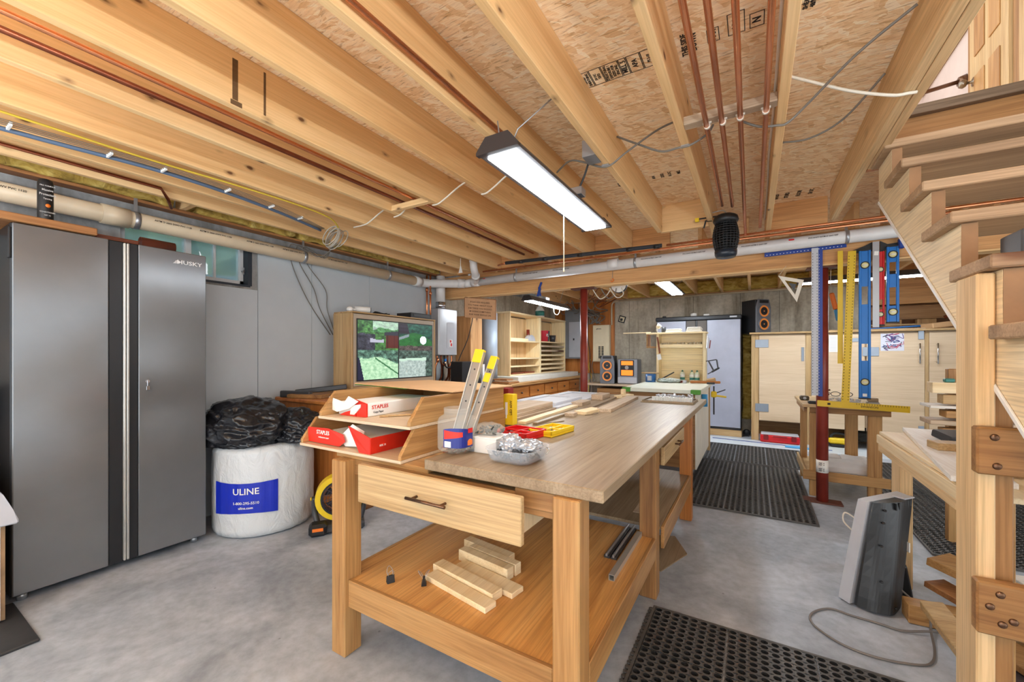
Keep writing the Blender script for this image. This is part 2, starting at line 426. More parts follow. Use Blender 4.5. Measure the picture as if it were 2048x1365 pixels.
for x in (.915, 1.32, 1.725, 2.13, 2.535, 2.94):
    board('ceiling_joist', 'pine joist over the landing behind the stairs', 'joist', (x-.019, 3.06 if x < 1.6 else YF, JB), (x+.019, 4.45, SF), 'joist', Y, 'joists behind the stairs')
board('trimmer_joist', 'long single trimmer joist along the stair opening, left ply', 'joist', (.517, YJ0, JB), (.557, 4.05, SF), 'stair', Y)
board('trimmer_joist', 'shorter trimmer ply nailed on the stair side of the trimmer joist', 'joist', (.559, YJ0, JB), (.598, 3.05, SF), 'stair', Y)
board('joist_hanger_block', 'small orange block at the end of the shorter trimmer ply', 'block', (.56, 3.052, JB), (.62, 3.09, JB+.05), 'orange', X)
board('stair_header', 'brown header board under the landing edge at top of the stairs', 'header', (.60, 3.02, JB), (1.62, 3.058, SF), 'cedar', X)
board('floor_edge', 'dark plywood edge of the upstairs landing at the stair top', 'landing edge', (.60, 2.98, SF-.005), (1.62, 3.2, SF+.045), 'weathered', X)
board('stair_trimmer', 'far side trimmer joist of the stair opening', 'joist', (1.58, YF, JB), (1.62, 3.02, SF), 'joist', Y)
board('header_board', 'pine header between joists in front of the bug lantern', 'header', (-.70, 3.70, JB), (-.32, 3.738, SF), 'joist', X)
board('rim_board', 'brown header board on top of the beam between joists at right', 'header', (.125, 4.16, JB), (.517, 4.198, SF), 'beam', X)
for x0, x1 in ((-3.70, -3.44), (-3.40, -3.155), (-2.71, -2.345), (-1.90, -1.535), (-1.09, -.72), (-1.495, -1.13)):
    board('blocking', 'short joist blocking above the beam between joists', 'blocking', (x0, 4.28, JB), (x1, 4.318, SF), 'beam', X, 'blocking above the beam')
board('pipe_block', 'short pine block under the paired copper pipes between two joists', 'block', (-2.305, 2.12, JB), (-1.94, 2.16, JB+.04), 'joist', X)
m = MB()
for k in range(3): m.box((XL+.02, YBM+.039*k, 2.08), (XR, YBM+.039*k+.038, JB-.001), .002)
solo(m, 'main_beam', 'long built-up brown main beam carrying the joists across the room', 'beam', wood('beam', X))
board('beam_ledge', 'thin pale strip along the underside of the main beam', 'strip', (-3.7, 4.395, 2.066), (XR, 4.52, 2.081), 'joist', X)
m = MB().cyl((-1.69, 4.46, .0), (-1.69, 4.46, 2.06), .042, seg=24)
c = thing('steel_column', 'dark red steel column under the beam beyond the long workbench', 'column', (-1.69, 4.46, 0))
m.build('post', M_COLRED, c)
MB().box((-1.83, 4.40, 2.05), (-1.55, 4.52, 2.062)).build('top_plate', plain('rusty_plate', (96, 52, 38), .6), c)
MB().box((-1.79, 4.38, 0), (-1.59, 4.54, .012)).build('base_plate', MATS['rusty_plate'], c)
c = thing('steel_column', 'red steel column with white label behind the hanging rulers', 'column', (.515, 4.46, 0))
MB().cyl((.515, 4.46, .01), (.515, 4.46, 2.06), .044, seg=24).build('post', M_COLRED, c)
MB().box((.375, 4.40, 0), (.655, 4.53, .014)).build('base_plate', MATS['rusty_plate'], c)
MB().box((.40, 4.40, 2.05), (.63, 4.52, 2.062)).build('top_plate', MATS['rusty_plate'], c)
m = MB(); m.lathe([(.0448, .265), (.0448, .375)], (.515, 4.46, 0), 24)
l = m.build('label', M_PAPER, c)
m = MB()
for zz in (.35, .335, .30, .285): m.text('ABF A', .016, (.505, 4.4148, zz), (1, 0, 0), (0, 0, 1), .0004)
m.build('lettering', M_INK, l)
# sill plate and insulation on the left wall
board('sill_plate', 'brown sill plate on top of the left concrete wall', 'sill', (XL-.07, YF, 2.356), (XL+.09, 4.36, 2.376), 'walnut', Y)
m = NT('insulation'); f = m.noise(m.coords((5, 9, 12)), 1, 6, .6, 1)
m.col(m.ramp(f, [(.3, S(126, 100, 44)), (.5, S(190, 160, 76)), (.7, S(222, 200, 120))])); m.bump(f, .9, .03); m.set(Roughness=.95); M_INS = m.m
def batt(name, lab, a, b, seed, kind='stuff'):
    m = MB(); nx = [max(2, int((b[i]-a[i])/.035)) for i in range(3)]
    m.box(a, b, 0); bmesh.ops.subdivide_edges(m.bm, edges=m.bm.edges, cuts=5, use_grid_fill=True)
    bmesh.ops.subdivide_edges(m.bm, edges=[e for e in m.bm.edges if e.calc_length() > .07], cuts=6, use_grid_fill=True)
    for v in m.bm.verts: v.co += noise.noise_vector(v.co*9+Vector((seed, 0, 0)))*.016
    for f in m.bm.faces: f.smooth = True
    return solo(m, name, lab, 'insulation', M_INS)
batt('insulation_batt', 'near yellow insulation batt tucked above the left wall pipe', (XL-.07, .0, 2.38), (XL+.12, 1.28, 2.585), 1)
batt('insulation_batt', 'yellow insulation batt above the left wall, beyond the copper elbow', (XL-.07, 1.42, 2.38), (XL+.12, 2.2, 2.585), 2)
batt('insulation_batt', 'far yellow insulation batt behind the cable coil on left wall', (XL-.07, 2.24, 2.38), (XL+.12, 4.2, 2.585), 3)
batt('insulation_batt', 'yellow insulation stuffed above the far concrete wall', (-2.2, YB-.08, 2.38), (1.45, YB, 2.58), 4)
M_STAIN = film('drip_stain', (84, 52, 28), .42, .8)
jk = [o for o in bpy.data.objects if o.get('label', '').startswith('knotty pine ceiling joist with dark drips')][0]; random.seed(77)
for y, w_, z0, z1 in ((.872, .022, 2.385, 2.56), (1.0, .010, 2.38, 2.575), (.865, .045, 2.362, 2.383), (.30, .02, 2.47, 2.58)):
    MB().box((-1.9008, y, z0), (-1.9002, y+w_, z1), 0).build('stain', M_STAIN, jk)
board('rim_block', 'short pine block between insulation batts above the left wall', 'block', (XL, 1.33, 2.38), (-3.44, 1.37, 2.58), 'joist', X)
# ================================================================= SUBFLOOR STAMPS
m = MB(); zt = SF-.0015
def stamp(body, size, x, y, frame=None, rot=PI/2-.05):
    r = (-math.cos(rot), -math.sin(rot), 0); u = (math.sin(rot)*1, -math.cos(rot), 0)
    r = (math.cos(rot), -math.sin(rot), 0); u = (-math.sin(rot), -math.cos(rot), 0)
    m.text(body, size, (x, y, zt), r, u, .0003, bold=.03)
def frame(x0, y0, x1, y1, t=.003):
    for a, b in (((x0, y0), (x1, y0+t)), ((x0, y1-t), (x1, y1)), ((x0, y0), (x0+t, y1)), ((x1-t, y0), (x1, y1))): m.box((*a, zt), (*b, zt+.0005), 0)
for x0, x1, tx in ((-.70, -.655, 'RATED\nSHEATHING'), (-.653, -.60, '24 OC\n23/32'), (-.598, -.52, 'STRUCTURAL\nEXPOSURE 1\nSIZED FOR\nSPACING'), (-.518, -.485, 'MILL 5'), (-.483, -.425, 'APA'), (-.423, -.335, 'PS 2-10\nSHEATHING\nPRP 108')):
    frame(x0, 1.77, x1, 1.885); stamp(tx, .030 if '\n' not in tx else .017, (x0+x1)/2, 1.828)
for x, tx in ((-.25, 'THIS SIDE'), (-.215, 'DOWN')): stamp(tx, .032, x, 1.83)
frame(-.165, 1.79, -.12, 1.87); stamp('MAX', .03, -.142, 1.83)
frame(-.09, 1.75, -.03, 1.87); stamp('APA', .036, -.06, 1.81)
frame(-.015, 1.79, .035, 1.87); stamp('N', .04, .01, 1.83)
frame(.13, 1.72, .50, 1.84); stamp('SHEATHING SPAN\n48/24 EXPOSURE 1', .022, .18, 1.78); stamp('TONGUE AND\nGROOVE', .022, .30, 1.78); stamp('MILL', .03, .42, 1.78)
for x, tx in ((-.88, '48/24'), (-.82, 'TOP'), (-.78, 'MILL'), (-.63, 'APA'), (-.57, '23/32'), (-.52, '16 OC'), (-.46, 'MILL')): stamp(tx, .03, x, 3.08)
for x, tx in ((.16, 'RATED'), (.23, 'STURD'), (.31, 'FLOOR'), (.39, '24 OC')): stamp(tx, .04, x, 3.98)
for y, tx in ((.55, 'RATED STURD I FLOOR'), (.98, 'EXPOSURE 1'),): m.text(tx, .03, (-1.72, y, zt), (.05, 1, 0), (1, -.05, 0), .0003)
o = m.build('trim_2', M_INK); o['kind'] = 'structure'; o['label'] = 'black mill stamps printed on the subfloor'

# ================================================================= PIPES
def pipe(name, lab, pts, r, mat, cat='pipe', group=None, seg=14):
    return solo(MB().tube(pts, r, seg, curve=False), name, lab, cat, mat, group)
t = thing('drain_pipe', 'fat cream drain pipe along the left wall above the grey cabinet', 'pipe', (-3.66, 1, 2.2))
m = MB().cyl((-3.66, YF, 2.222), (-3.66, 3.82, 2.222), .056, seg=24); m.build('pipe', M_CREAM, t)
m = MB().cyl((-3.66, .90, 2.222), (-3.66, 1.04, 2.222), .064, seg=24); m.build('coupling', M_CREAM, t)
for y in (1.06, 2.27, 3.3):
    m = MB(); m.lathe([(.0595, y), (.0595, y+.03)], (-3.66, 0, 2.222), 24, 'Y'); m.box((-3.663, y+.005, 2.275), (-3.657, y+.025, 2.42), 0).box((-3.69, y+.002, 2.39), (-3.66, y+.028, 2.43), .002)
    m.build('hanger_strap', M_STEEL, t)
for y0 in (-.1, .35, 1.15, 1.42, 1.75, 2.05, 2.5):
    MB().text('ASTM D 2665 DWV PVC 1120', .017, (-3.604, y0+.12, 2.238), (0, 1, 0), (0, 0, 1), .0003).build('print', M_INK, t)
t = thing('drain_pipe', 'white drain pipe with elbows running in front of the main beam', 'pipe', (-2, 4.33, 2.3))
m = MB().tube([(-3.66, 3.80, 2.222), (-3.66, 3.93, 2.222), (-3.63, 3.99, 2.224), (-3.34, 4.28, 2.235), (-3.28, 4.325, 2.24), (-3.18, 4.33, 2.245)], .054, 20, curve=False)
m.cyl((-3.2, 4.33, 2.245), (XR, 4.33, 2.30), .053, seg=24); m.build('pipe', M_PVC, t)
for a_, b_, r_ in (((-3.66, 3.74, 2.222), (-3.66, 3.85, 2.222), .062), ((-3.3, 4.31, 2.24), (-3.37, 4.25, 2.237), .06), ((-3.19, 4.33, 2.246), (-3.07, 4.33, 2.25), .06), ((-1.36, 4.33, 2.27), (-1.25, 4.33, 2.273), .06)): MB().cyl(a_, b_, r_, seg=22).build('coupling', M_PVC, t)
for x in (-2.53, -1.08, .65):
    m = MB(); m.lathe([(.0565, x), (.0565, x+.025)], (0, 4.33, 2.245+(x+3.2)*.00833), 22, 'X').box((x, 4.33, 2.28), (x+.02, 4.334, 2.36), 0); m.build('hanger_strap', M_STEEL, t)
for x0 in (-2.3, -1.9, -.9, -.5, 0, .5): MB().text('PVC-DWV ASTM D 2665 NSF', .016, (x0, 4.276, 2.262+(x0+3)*.00833), (1, 0, .008), (0, 0, 1), .0003).build('print', M_INK, t)
MB().box((-2.98, 4.2755, 2.262), (-2.95, 4.278, 2.27), 0).build('sticker', M_RED, t); MB().box((.26, 4.2755, 2.29), (.30, 4.278, 2.303), 0).build('sticker', M_RED, t)
t = thing('drain_trap', 'white drain riser with bend dropping from joists onto the beam pipe', 'pipe', (-3.05, 4.2, 2.3))
m = MB().tube([(-2.93, 4.0, 2.58), (-2.93, 4.0, 2.43), (-2.94, 4.02, 2.36), (-2.98, 4.10, 2.31), (-3.04, 4.2, 2.27), (-3.11, 4.30, 2.25)], .046, 18); m.build('pipe', M_PVC, t)
MB().cyl((-2.93, 4.0, 2.42), (-2.93, 4.0, 2.46), .053, seg=18).build('coupling', M_PVC, t); MB().cyl((-3.0, 4.14, 2.295), (-3.03, 4.185, 2.277), .053, seg=18).build('coupling', M_PVC, t)
m = MB().prism([(-.03, -.045), (.03, -.045), (.004, .045), (-.004, .045)], 'Y', 3.9, 3.903); m.box((-.004, 3.9, .04), (.004, 3.902, .13), 0)
bmesh.ops.translate(m.bm, vec=(-3.05, 0, 2.33), verts=m.bm.verts)
solo(m, 'hang_tag', 'small white paper tag hanging beside the white drain bend', 'tag', M_PAPER)
for x, y1, lab in ((-.172, 3.2, 'leftmost of four copper pipes clipped under the ceiling'), (-.106, 3.25, 'second copper pipe from left of the four under the ceiling'), (-.034, 4.10, 'third copper pipe from left of the four under the ceiling'), (.046, 3.9, 'rightmost of four copper pipes, against the joist')):
    t = thing('copper_pipe', lab, 'pipe', (x, 1, 2.345), 'four copper pipes under the ceiling')
    dx = (-.02, -.025, -.03, -.004)[(-.172, -.106, -.034, .046).index(x)]
    MB().cyl((x+.004, YF, 2.345), (x+dx, y1, 2.345), .0112, seg=14).build('pipe', M_COPPER, t)
    yc = 2.055; xc = x+dx*.6
    m = MB(); m.lathe([(.0135, yc-.008), (.0135, yc+.008)], (xc, 0, 2.345), 14, 'Y').box((xc-.018, yc-.006, 2.354), (xc+.018, yc+.006, 2.362), .001); m.build('clip', plain('clip_white', (216, 205, 190), .5), t)
board('pipe_strut', 'short board the four copper pipes are clipped to', 'board', (-.281, 2.02, 2.361), (.086, 2.075, 2.40), 'greypine', X)
pipe('copper_pipe', 'copper pipe along the side of the joist above the lit shop light', [(-1.066, YF, 2.39), (-1.066, 1.72, 2.39)], .0112, M_COPPER)
pipe('copper_pipe', 'bright copper pipe of the pair between joists at left', [(-2.09, YF, 2.412), (-2.085, 3.95, 2.412)], .0112, M_COPPER)
pipe('copper_pipe', 'dark tarnished pipe of the pair between joists at left', [(-2.215, YF, 2.412), (-2.20, 3.95, 2.412)], .0125, M_COPPERD)
pipe('copper_pipe', 'thin dark red pipe along the last joist above the insulation', [(-3.375, YF, 2.40), (-3.375, 1.12, 2.40), (-3.38, 1.16, 2.34), (-3.56, 1.24, 2.34)], .010, M_COPPERD)
for k, (y, z, x0, x1, lab) in enumerate(((4.10, 2.346, -.72, 2.2, 'upper copper pipe running above the white beam pipe'), (4.16, 2.328, -2.9, 2.2, 'lower copper pipe running above the white beam pipe'), (4.21, 2.343, -2.9, .9, 'rear copper pipe running along the white beam pipe'))):
    pipe('copper_pipe', lab, [(x0, y, z), (x1, y, z)], .0112, M_COPPER)
t = thing('insulated_pipe', 'black foam covered pipe along the front of the beam', 'pipe', (-1.5, 3.9, 2.3))
MB().cyl((-2.42, 3.92, 2.335), (-.73, 3.92, 2.302), .019, seg=14).build('foam_sleeve', plain('black_foam', (44, 46, 52), .7), t)
for x in (-2.25, -1.95, -1.55, -1.05, -.8):
    MB().cyl((x, 3.92, 2.332-(x+2.42)*.0195), (x+.05, 3.92, 2.331-(x+2.42)*.0195), .0205, seg=14).build('tape_band', M_BLACK, t)
MB().cyl((-2.41, 3.92, 2.334), (-2.56, 3.98, 2.335), .0112, seg=10).build('pipe_end', M_COPPER, t)
for k, x in enumerate((-3.665, -3.605)):
    t = thing('copper_riser', 'left copper riser on the wall behind the television' if k == 0 else 'right copper riser on the wall behind the television', 'pipe', (x, 3.98, 1.0))
    m = MB().cyl((x, 3.98, 1.55), (x, 3.98, 2.33), .0125, seg=12); m.build('pipe', M_COPPER, t)
    m = MB().cyl((x, 3.98, 2.12-.05*k), (x, 3.98, 2.16-.05*k), .02, seg=12).cyl((x, 3.98, 1.57), (x, 3.98, 1.62), .022, seg=12); m.build('fitting', M_COPPER, t)

# ================================================================= SHOP LIGHTS
M_TUBE = emit('lamp_diffuser', (240, 248, 255), LAMP); M_TUBE2 = emit('lamp_diffuser_far', (240, 248, 255), LAMP*2.0)
M_HOOD = plain('grey_hood', (74, 70, 70), .4, .2)
def shop_light(lab, c, L, w, axis, hood=None, name='shop_light', tube=None):
    t = thing(name, lab, 'light', c, 'ceiling shop lights')
    x, y, z = c; h = .065
    prof = [(-w/2, 0), (w/2, 0), (w*.5, .012), (w*.27, h), (-w*.27, h), (-w*.5, .012)]
    m = MB(); ax = 'Y' if axis == Y else 'X'
    a0 = (y if axis == Y else x)
    off = (x if axis == Y else y)
    m.prism([(p[0]+off, p[1]+z) for p in prof], ax, a0-L/2, a0+L/2)
    m.build('hood', hood or M_HOOD, t)
    m = MB(); dw = w*.36
    if axis == Y: m.box((x-dw, y-L/2+.03, z-.010), (x+dw, y+L/2-.02, z-.001), .003)
    else: m.box((x-L/2+.03, y-dw, z-.010), (x+L/2-.02, y+dw, z-.001), .003)
    m.build('diffuser', tube or M_TUBE, t)
    for e in (-1, 1):
        m = MB()
        q = [(p[0]*1.06+off, p[1]*1.1+z-.004) for p in prof]
        a = a0+e*L/2; m.prism(q, ax, a-.012, a+.012)
        m.build('end_cap', plain('dark_end_cap', (44, 38, 38), .45), t)
    return t
t = shop_light('lit shop light hanging under the joists over the long workbench', (-.945, 2.10, 2.175), 1.27, .20, Y)
MB().tube([(-.99, 1.56, 2.24), (-1.0, 1.55, 2.36)], .003, 6, False).build('chain', M_STEEL, t)
MB().tube([(-.93, 1.56, 2.24), (-.90, 1.56, 2.30), (-.73, 1.60, 2.42)], .003, 6, False).build('chain', M_STEEL, t)
MB().tube([(-.90, 2.25, 2.24), (-.85, 2.25, 2.34), (-.80, 2.22, 2.42), (-.73, 2.2, 2.44)], .006, 8).build('power_cord', M_BLACK, t)
MB().box((-.93, 2.23, 2.235), (-.86, 2.30, 2.28)).build('cord_clamp', M_STEEL, t)
MB().cyl((-.94, 2.16, 1.80), (-.94, 2.16, 2.17), .003, seg=6).cyl((-.94, 2.16, 1.775), (-.94, 2.16, 1.80), .006, .002, seg=8).build('pull_cord', plain('cord_white', (240, 226, 190), .5), t)
t = shop_light('lit shop light over the tool hutch in far left corner', (-2.6, 5.40, 2.02), 1.30, .15, Y, tube=M_TUBE2)
for y in (4.95, 5.8): MB().tube([(-2.6, y, 2.08), (-2.50, y, 2.38)], .003, 6, False).build('chain', M_STEEL, t)
MB().tube([(-2.58, 5.55, 2.01), (-2.57, 5.55, 1.92), (-2.53, 5.57, 1.89), (-2.5, 5.58, 1.93), (-2.5, 5.58, 2.0)], .006, 6).build('cord_loop', M_CABLEW, t)
t = shop_light('lit shop light beyond the beam above the white-topped bench', (-.99, 5.85, 2.20), 1.35, .2, Y, tube=M_TUBE2)
for y in (5.4, 6.3): MB().tube([(-.99, y, 2.26), (-.885, y, 2.38)], .003, 6, False).build('chain', M_STEEL, t)
t = shop_light('lit shop light running crosswise behind the hanging levels', (1.15, 6.2, 2.18), 1.35, .16, X, tube=M_TUBE2)
for x in (.7, 1.6): MB().tube([(x, 6.2, 2.24), ((.75 if x < 1 else 1.56), 6.2, 2.38)], .003, 6, False).build('chain', M_STEEL, t)
# two unseen lights behind the camera, their upward glow added to brighten the joists
M_UP = emit('ceiling_fill', (240, 248, 255), 68.0); M_UP2 = emit('ceiling_fill_right', (240, 248, 255), 150.0); M_DOWN = emit('lamp_low', (240, 248, 255), LAMP*.15); M_DOWN2 = emit('lamp_low_right', (240, 248, 255), LAMP*.2)
for c, lab in (((-2.3, -1.0, 1.75), 'unseen hanging light behind the camera with added ceiling fill, left'), ((.36, -.95, 1.75), 'unseen hanging light behind the camera with added ceiling fill, right')):
    t = shop_light(lab, c, 1.1, .24, Y, tube=M_DOWN if c[0] < 0 else M_DOWN2)
    MB().box((c[0]-.055, c[1]-.5, c[2]+.066), (c[0]+.055, c[1]+.5, c[2]+.076), .003).build('top_diffuser', M_UP if c[0] < 0 else M_UP2, t)
    for y in (c[1]-.52, c[1]+.52): MB().tube([(c[0], y, c[2]+.06), (c[0], y, 2.6)], .003, 6, False).build('chain', M_STEEL, t)

# ================================================================= CABLES, CEILING BITS
def cable(name, lab, pts, r, mat, cat='cable', group=None): return solo(MB().tube(pts, r, 8), name, lab, cat, mat, group)
def span(xa, xb, y): # cable swagged between two joist undersides, tucked up against the subfloor midway
    return [(xa, y, 2.352), (xa+(xb-xa)*.12, y, 2.36), (xa+(xb-xa)*.5, y+.03, 2.48), (xa+(xb-xa)*.9, y+.1, 2.57)]
t = thing('electrical_cable', 'grey cable stapled across the joist undersides right of the shop light', 'cable', (-.3, 2.2, 2.35))
MB().tube([(-1.07, 2.35, 2.45), (-.95, 2.27, 2.46), (-.85, 2.25, 2.42), (-.74, 2.215, 2.354), (-.68, 2.215, 2.352), (-.6, 2.22, 2.40), (-.45, 2.3, 2.52), (-.33, 2.33, 2.56)], .0055, 8).build('run', M_CABLEG, t)
MB().tube([(-.68, 2.33, 2.56), (-.55, 2.28, 2.46), (-.42, 2.24, 2.37), (-.33, 2.212, 2.353), (-.27, 2.21, 2.353), (-.2, 2.22, 2.39), (-.17, 2.2, 2.42)], .0055, 8).build('run', M_CABLEG, t)
for x in (-.712, -.30): MB().box((x-.02, 2.205, 2.350), (x+.02, 2.225, 2.36)).build('staple', M_STEEL, t)
cable('electrical_cable', 'grey cable crossing under the joist right of the copper pipes', [(-.05, 2.2, 2.40), (.02, 2.21, 2.36), (.09, 2.225, 2.352), (.13, 2.23, 2.354), (.2, 2.2, 2.40), (.35, 2.08, 2.49), (.505, 2.0, 2.56)], .0055, M_CABLEG)
cable('electrical_cable', 'white cable sagging from the joist to the stair trimmer', [(.13, 2.15, 2.52), (.22, 2.18, 2.48), (.35, 2.2, 2.41), (.48, 2.21, 2.355), (.535, 2.22, 2.351), (.56, 2.23, 2.353)], .0065, M_CABLEW)
cable('electrical_cable', 'thin grey cable drooping low between right joist and stair trimmer', [(.13, 2.62, 2.44), (.25, 2.62, 2.43), (.38, 2.55, 2.46), (.50, 2.4, 2.55)], .005, M_CABLEG)
cable('electrical_cable', 'white cable stapled under joists just left of the shop light', [(-1.12, 2.2, 2.50), (-1.3, 2.2, 2.46), (-1.44, 2.19, 2.38), (-1.50, 2.19, 2.353), (-1.54, 2.19, 2.353)], .0055, M_CABLEW)
cable('electrical_cable', 'white cable stapled under the knotty joist with dark drips', [(-1.55, 2.22, 2.50), (-1.7, 2.2, 2.46), (-1.84, 2.18, 2.38), (-1.90, 2.175, 2.353), (-1.95, 2.175, 2.353)], .0055, M_CABLEW)
cable('electrical_cable', 'white cable stapled under the joist left of the paired pipes', [(-2.22, 2.19, 2.39), (-2.28, 2.2, 2.36), (-2.325, 2.205, 2.352), (-2.37, 2.21, 2.352)], .0055, M_CABLEW)
cable('electrical_cable', 'white cable dropping towards the cable coil at left', [(-2.36, 2.22, 2.46), (-2.5, 2.22, 2.43), (-2.65, 2.22, 2.37), (-2.72, 2.22, 2.353), (-2.85, 2.22, 2.353)], .0055, M_CABLEW)
cable('electrical_cable', 'pale cable running along the left side of the joist beside the copper pipes', [(.079, YF, 2.43), (.078, .8, 2.44), (.076, 1.6, 2.41), (.079, 2.2, 2.44), (.072, 2.7, 2.42), (.079, 3.2, 2.45), (.076, 3.9, 2.40)], .006, M_CABLEW)
cable('electrical_cable', 'yellow cable looping along the joist right of the shop light', [(-.735, .3, 2.50), (-.732, .9, 2.48), (-.728, 1.25, 2.44), (-.74, 1.5, 2.42), (-.732, 1.75, 2.44), (-.73, 2.0, 2.43), (-.73, 2.2, 2.44)], .006, M_CABLEY)
cable('electrical_cable', 'yellow cable along the joist above the grey cabinet', [(-2.86, YF, 2.375), (-2.86, .4, 2.375), (-2.85, .9, 2.37), (-2.80, 1.3, 2.365), (-2.78, 1.7, 2.36), (-2.84, 2.0, 2.36), (-3.0, 2.2, 2.34)], .006, M_CABLEY)
t = thing('air_line', 'grey blue hose with thin wires clipped along joists above the cabinet', 'hose', (-3.0, 1.0, 2.35))
MB().tube([(-3.08, YF, 2.35), (-3.02, .2, 2.35), (-2.92, 1.0, 2.35), (-2.98, 1.6, 2.345), (-3.12, 2.1, 2.34)], .011, 10).build('hose', plain('slate_blue', (84, 102, 126), .5), t)
for k in range(4):
    MB().tube([(-3.03+.022*k, YF, 2.352), (-2.965+.022*k, .2, 2.352), (-2.89+.022*k, 1.0, 2.352), (-2.95+.02*k, 1.6, 2.35), (-3.1+.012*k, 2.1, 2.345)], .002, 5).build('wire', M_CABLEG, t)
for y, x in ((.42, -2.955), (.75, -2.92), (.97, -2.90), (1.3, -2.905), (1.6, -2.955), (1.85, -3.02)):
    MB().box((x-.022, y-.005, 2.341), (x+.05, y+.005, 2.3585), .001).build('clip', M_WHITE, t)
t = thing('cable_coil', 'coil of grey cable hanging from the joists by the left window', 'cable coil', (-3.05, 2.16, 2.2)); m = MB(); random.seed(5)
for k in range(9):
    r = .075+random.uniform(-.012, .012); cx, cy, cz = -3.02+random.uniform(-.03, .03), 2.16+(k-4)*.012, 2.275+random.uniform(-.012, .012)
    a0 = random.uniform(-.3, .3)
    m.tube([(cx+r*math.cos(2*PI*j/10), cy+.03*math.sin(2*PI*j/10+a0), cz+r*1.05*math.sin(2*PI*j/10)) for j in range(10)], .0042, 6, True, True)
m.build('loops', plain('coil_grey', (176, 168, 154), .5), t)
for k in range(3):
    MB().tube([(-3.05-.02*k, 2.18, 2.21), (-3.3, 2.2+.03*k, 2.16), (-3.60, 2.14+.06*k, 2.30), (-3.71, 2.2+.08*k, 2.17), (-3.72, 2.3+.13*k, 1.95), (-3.72, 2.42+.08*k, 1.75), (-3.73, 2.62+.03*k, 1.5)], .004, 6).build('tail', M_CABLEG, t)
# bug lantern
t = thing('bug_lantern', 'black insect lantern hanging below the joist by the beam', 'lantern', (-.188, 3.55, 2.05))
bx, by = -.188, 3.55; BS = 1.2
MB().lathe([(.0, .165), (.06, .165), (.082, .15), (.09, .12), (.079, .10), (.0, .10)], (bx, by, 2.215), 24).build('cap', M_BLACK, t)
MB().lathe([(.0, .0), (.066, .0), (.077, .02), (.079, .05), (.0, .052)], (bx, by, 2.05), 24).build('base', plain('dark_blue_black', (30, 40, 52), .35), t)
m = MB()
for k in range(12): m.lathe([(.07+.02*math.sin(PI*(k+.5)/12), -.003), (.0745+.02*math.sin(PI*(k+.5)/12), 0), (.07+.02*math.sin(PI*(k+.5)/12), .003)], (bx, by, 2.105+k*.0185), 22)
for k in range(22):
    a = 2*PI*k/22; m.tube([(bx+(.0715+.02*math.sin(PI*j/6))*math.cos(a), by+(.0715+.02*math.sin(PI*j/6))*math.sin(a), 2.10+.036*j) for j in range(7)], .0022, 4, False)
m.build('cage', M_BLACK, t)
MB().cyl((bx, by, 2.1), (bx, by, 2.32), .02, seg=12).build('bulb', plain('bulb_tube', (205, 205, 210), .3), t)
MB().tube([(bx, by, 2.37), (bx, by, 2.40), (bx-.03, by, 2.42), (bx-.11, by, 2.41)], .0035, 6).build('hook', M_STEEL, t)
t = thing('spring_clamp', 'small yellow and black bar clamp on the joist by the bug lantern', 'clamp', (-.31, 3.6, 2.35))
MB().box((-.40, 3.58, 2.385), (-.16, 3.588, 2.396)).build('bar', M_BLACK, t)
MB().box((-.325, 3.57, 2.36), (-.285, 3.6, 2.41)).build('jaw', M_BLACK, t); MB().bar((-.33, 3.58, 2.37), (-.345, 3.58, 2.31), .012, .01).build('trigger', M_BLACK, t)
MB().box((-.41, 3.575, 2.37), (-.38, 3.595, 2.40)).build('pad', M_YEL, t); MB().box((-.31, 3.575, 2.41), (-.29, 3.595, 2.43)).build('pad', M_YEL, t)
t = thing('junction_box', 'grey metal junction box on the joist side above the shop light', 'junction box', (-.74, 2.1, 2.36))
MB().box((-.80, 2.08, 2.365), (-.726, 2.19, 2.455)).build('box', M_STEEL, t)
# ================================================================= LEFT WALL GROUP
M_CABD = plain('cabinet_door_grey', (124, 126, 129), .2, .5, .02)
M_CABB = plain('cabinet_black', (40, 41, 44), .35, .3)
t = thing('storage_cabinet', 'tall grey steel storage cabinet with two doors beside the small window', 'cabinet', (-3.5, .9, 0))
MB().box((-3.73, .474, .035), (-3.305, 1.341, 1.985), .004).build('body', M_CABB, t)
for nm, y0, y1 in (('door', .478, .842), ('door', .978, 1.339)):
    d = MB().box((-3.303, y0, .045), (-3.28, y1, 1.982), .004).build(nm, M_CABD, t)
    if y0 > .9:
        m = MB().text('HUSKY', .036, (-3.2792, 1.243, 1.912), (0, 1, 0), (0, 0, 1), .0008, sx=1.25)
        for k in range(3): m.prism([(1.150+.006*k, 1.900+.007*k), (1.176, 1.903+.008*k), (1.176, 1.907+.008*k), (1.158+.004*k, 1.905+.007*k)], 'X', -3.2797, -3.2788)
        m.lathe([(.009, 0), (.009, .0008)], (-3.2797, 1.182, 1.912), 10, 'X'); m.build('logo', plain('logo_white', (232, 232, 232), .4), d)
        MB().cyl((-3.28, 1.02, 1.13), (-3.272, 1.02, 1.13), .011, seg=12).box((-3.274, 1.017, 1.10), (-3.270, 1.023, 1.135), .001).build('lock', M_CHROME, d)
        MB().box((-3.270, 1.012, 1.075), (-3.267, 1.03, 1.10), .001).build('key', M_CHROME, d)
for y0, y1 in ((.843, .905), (.934, .977)): MB().box((-3.302, y0, .045), (-3.286, y1, 1.98), .003).build('center_strip', M_CABB, t)
for y0 in (.906, .921): MB().box((-3.302, y0, .05), (-3.27, y0+.012, 1.975), .004).build('pull_strip', plain('pull_aluminium', (196, 194, 188), .35, .6), t)
for y in (.52, 1.29): MB().cyl((-3.34, y, 0), (-3.34, y, .036), .02, seg=12).build('foot', M_STEEL, t)
for z in (1.8,): MB().box((-3.33, .466, z), (-3.29, .476, z+.16)).build('hinge', M_CABB, t)
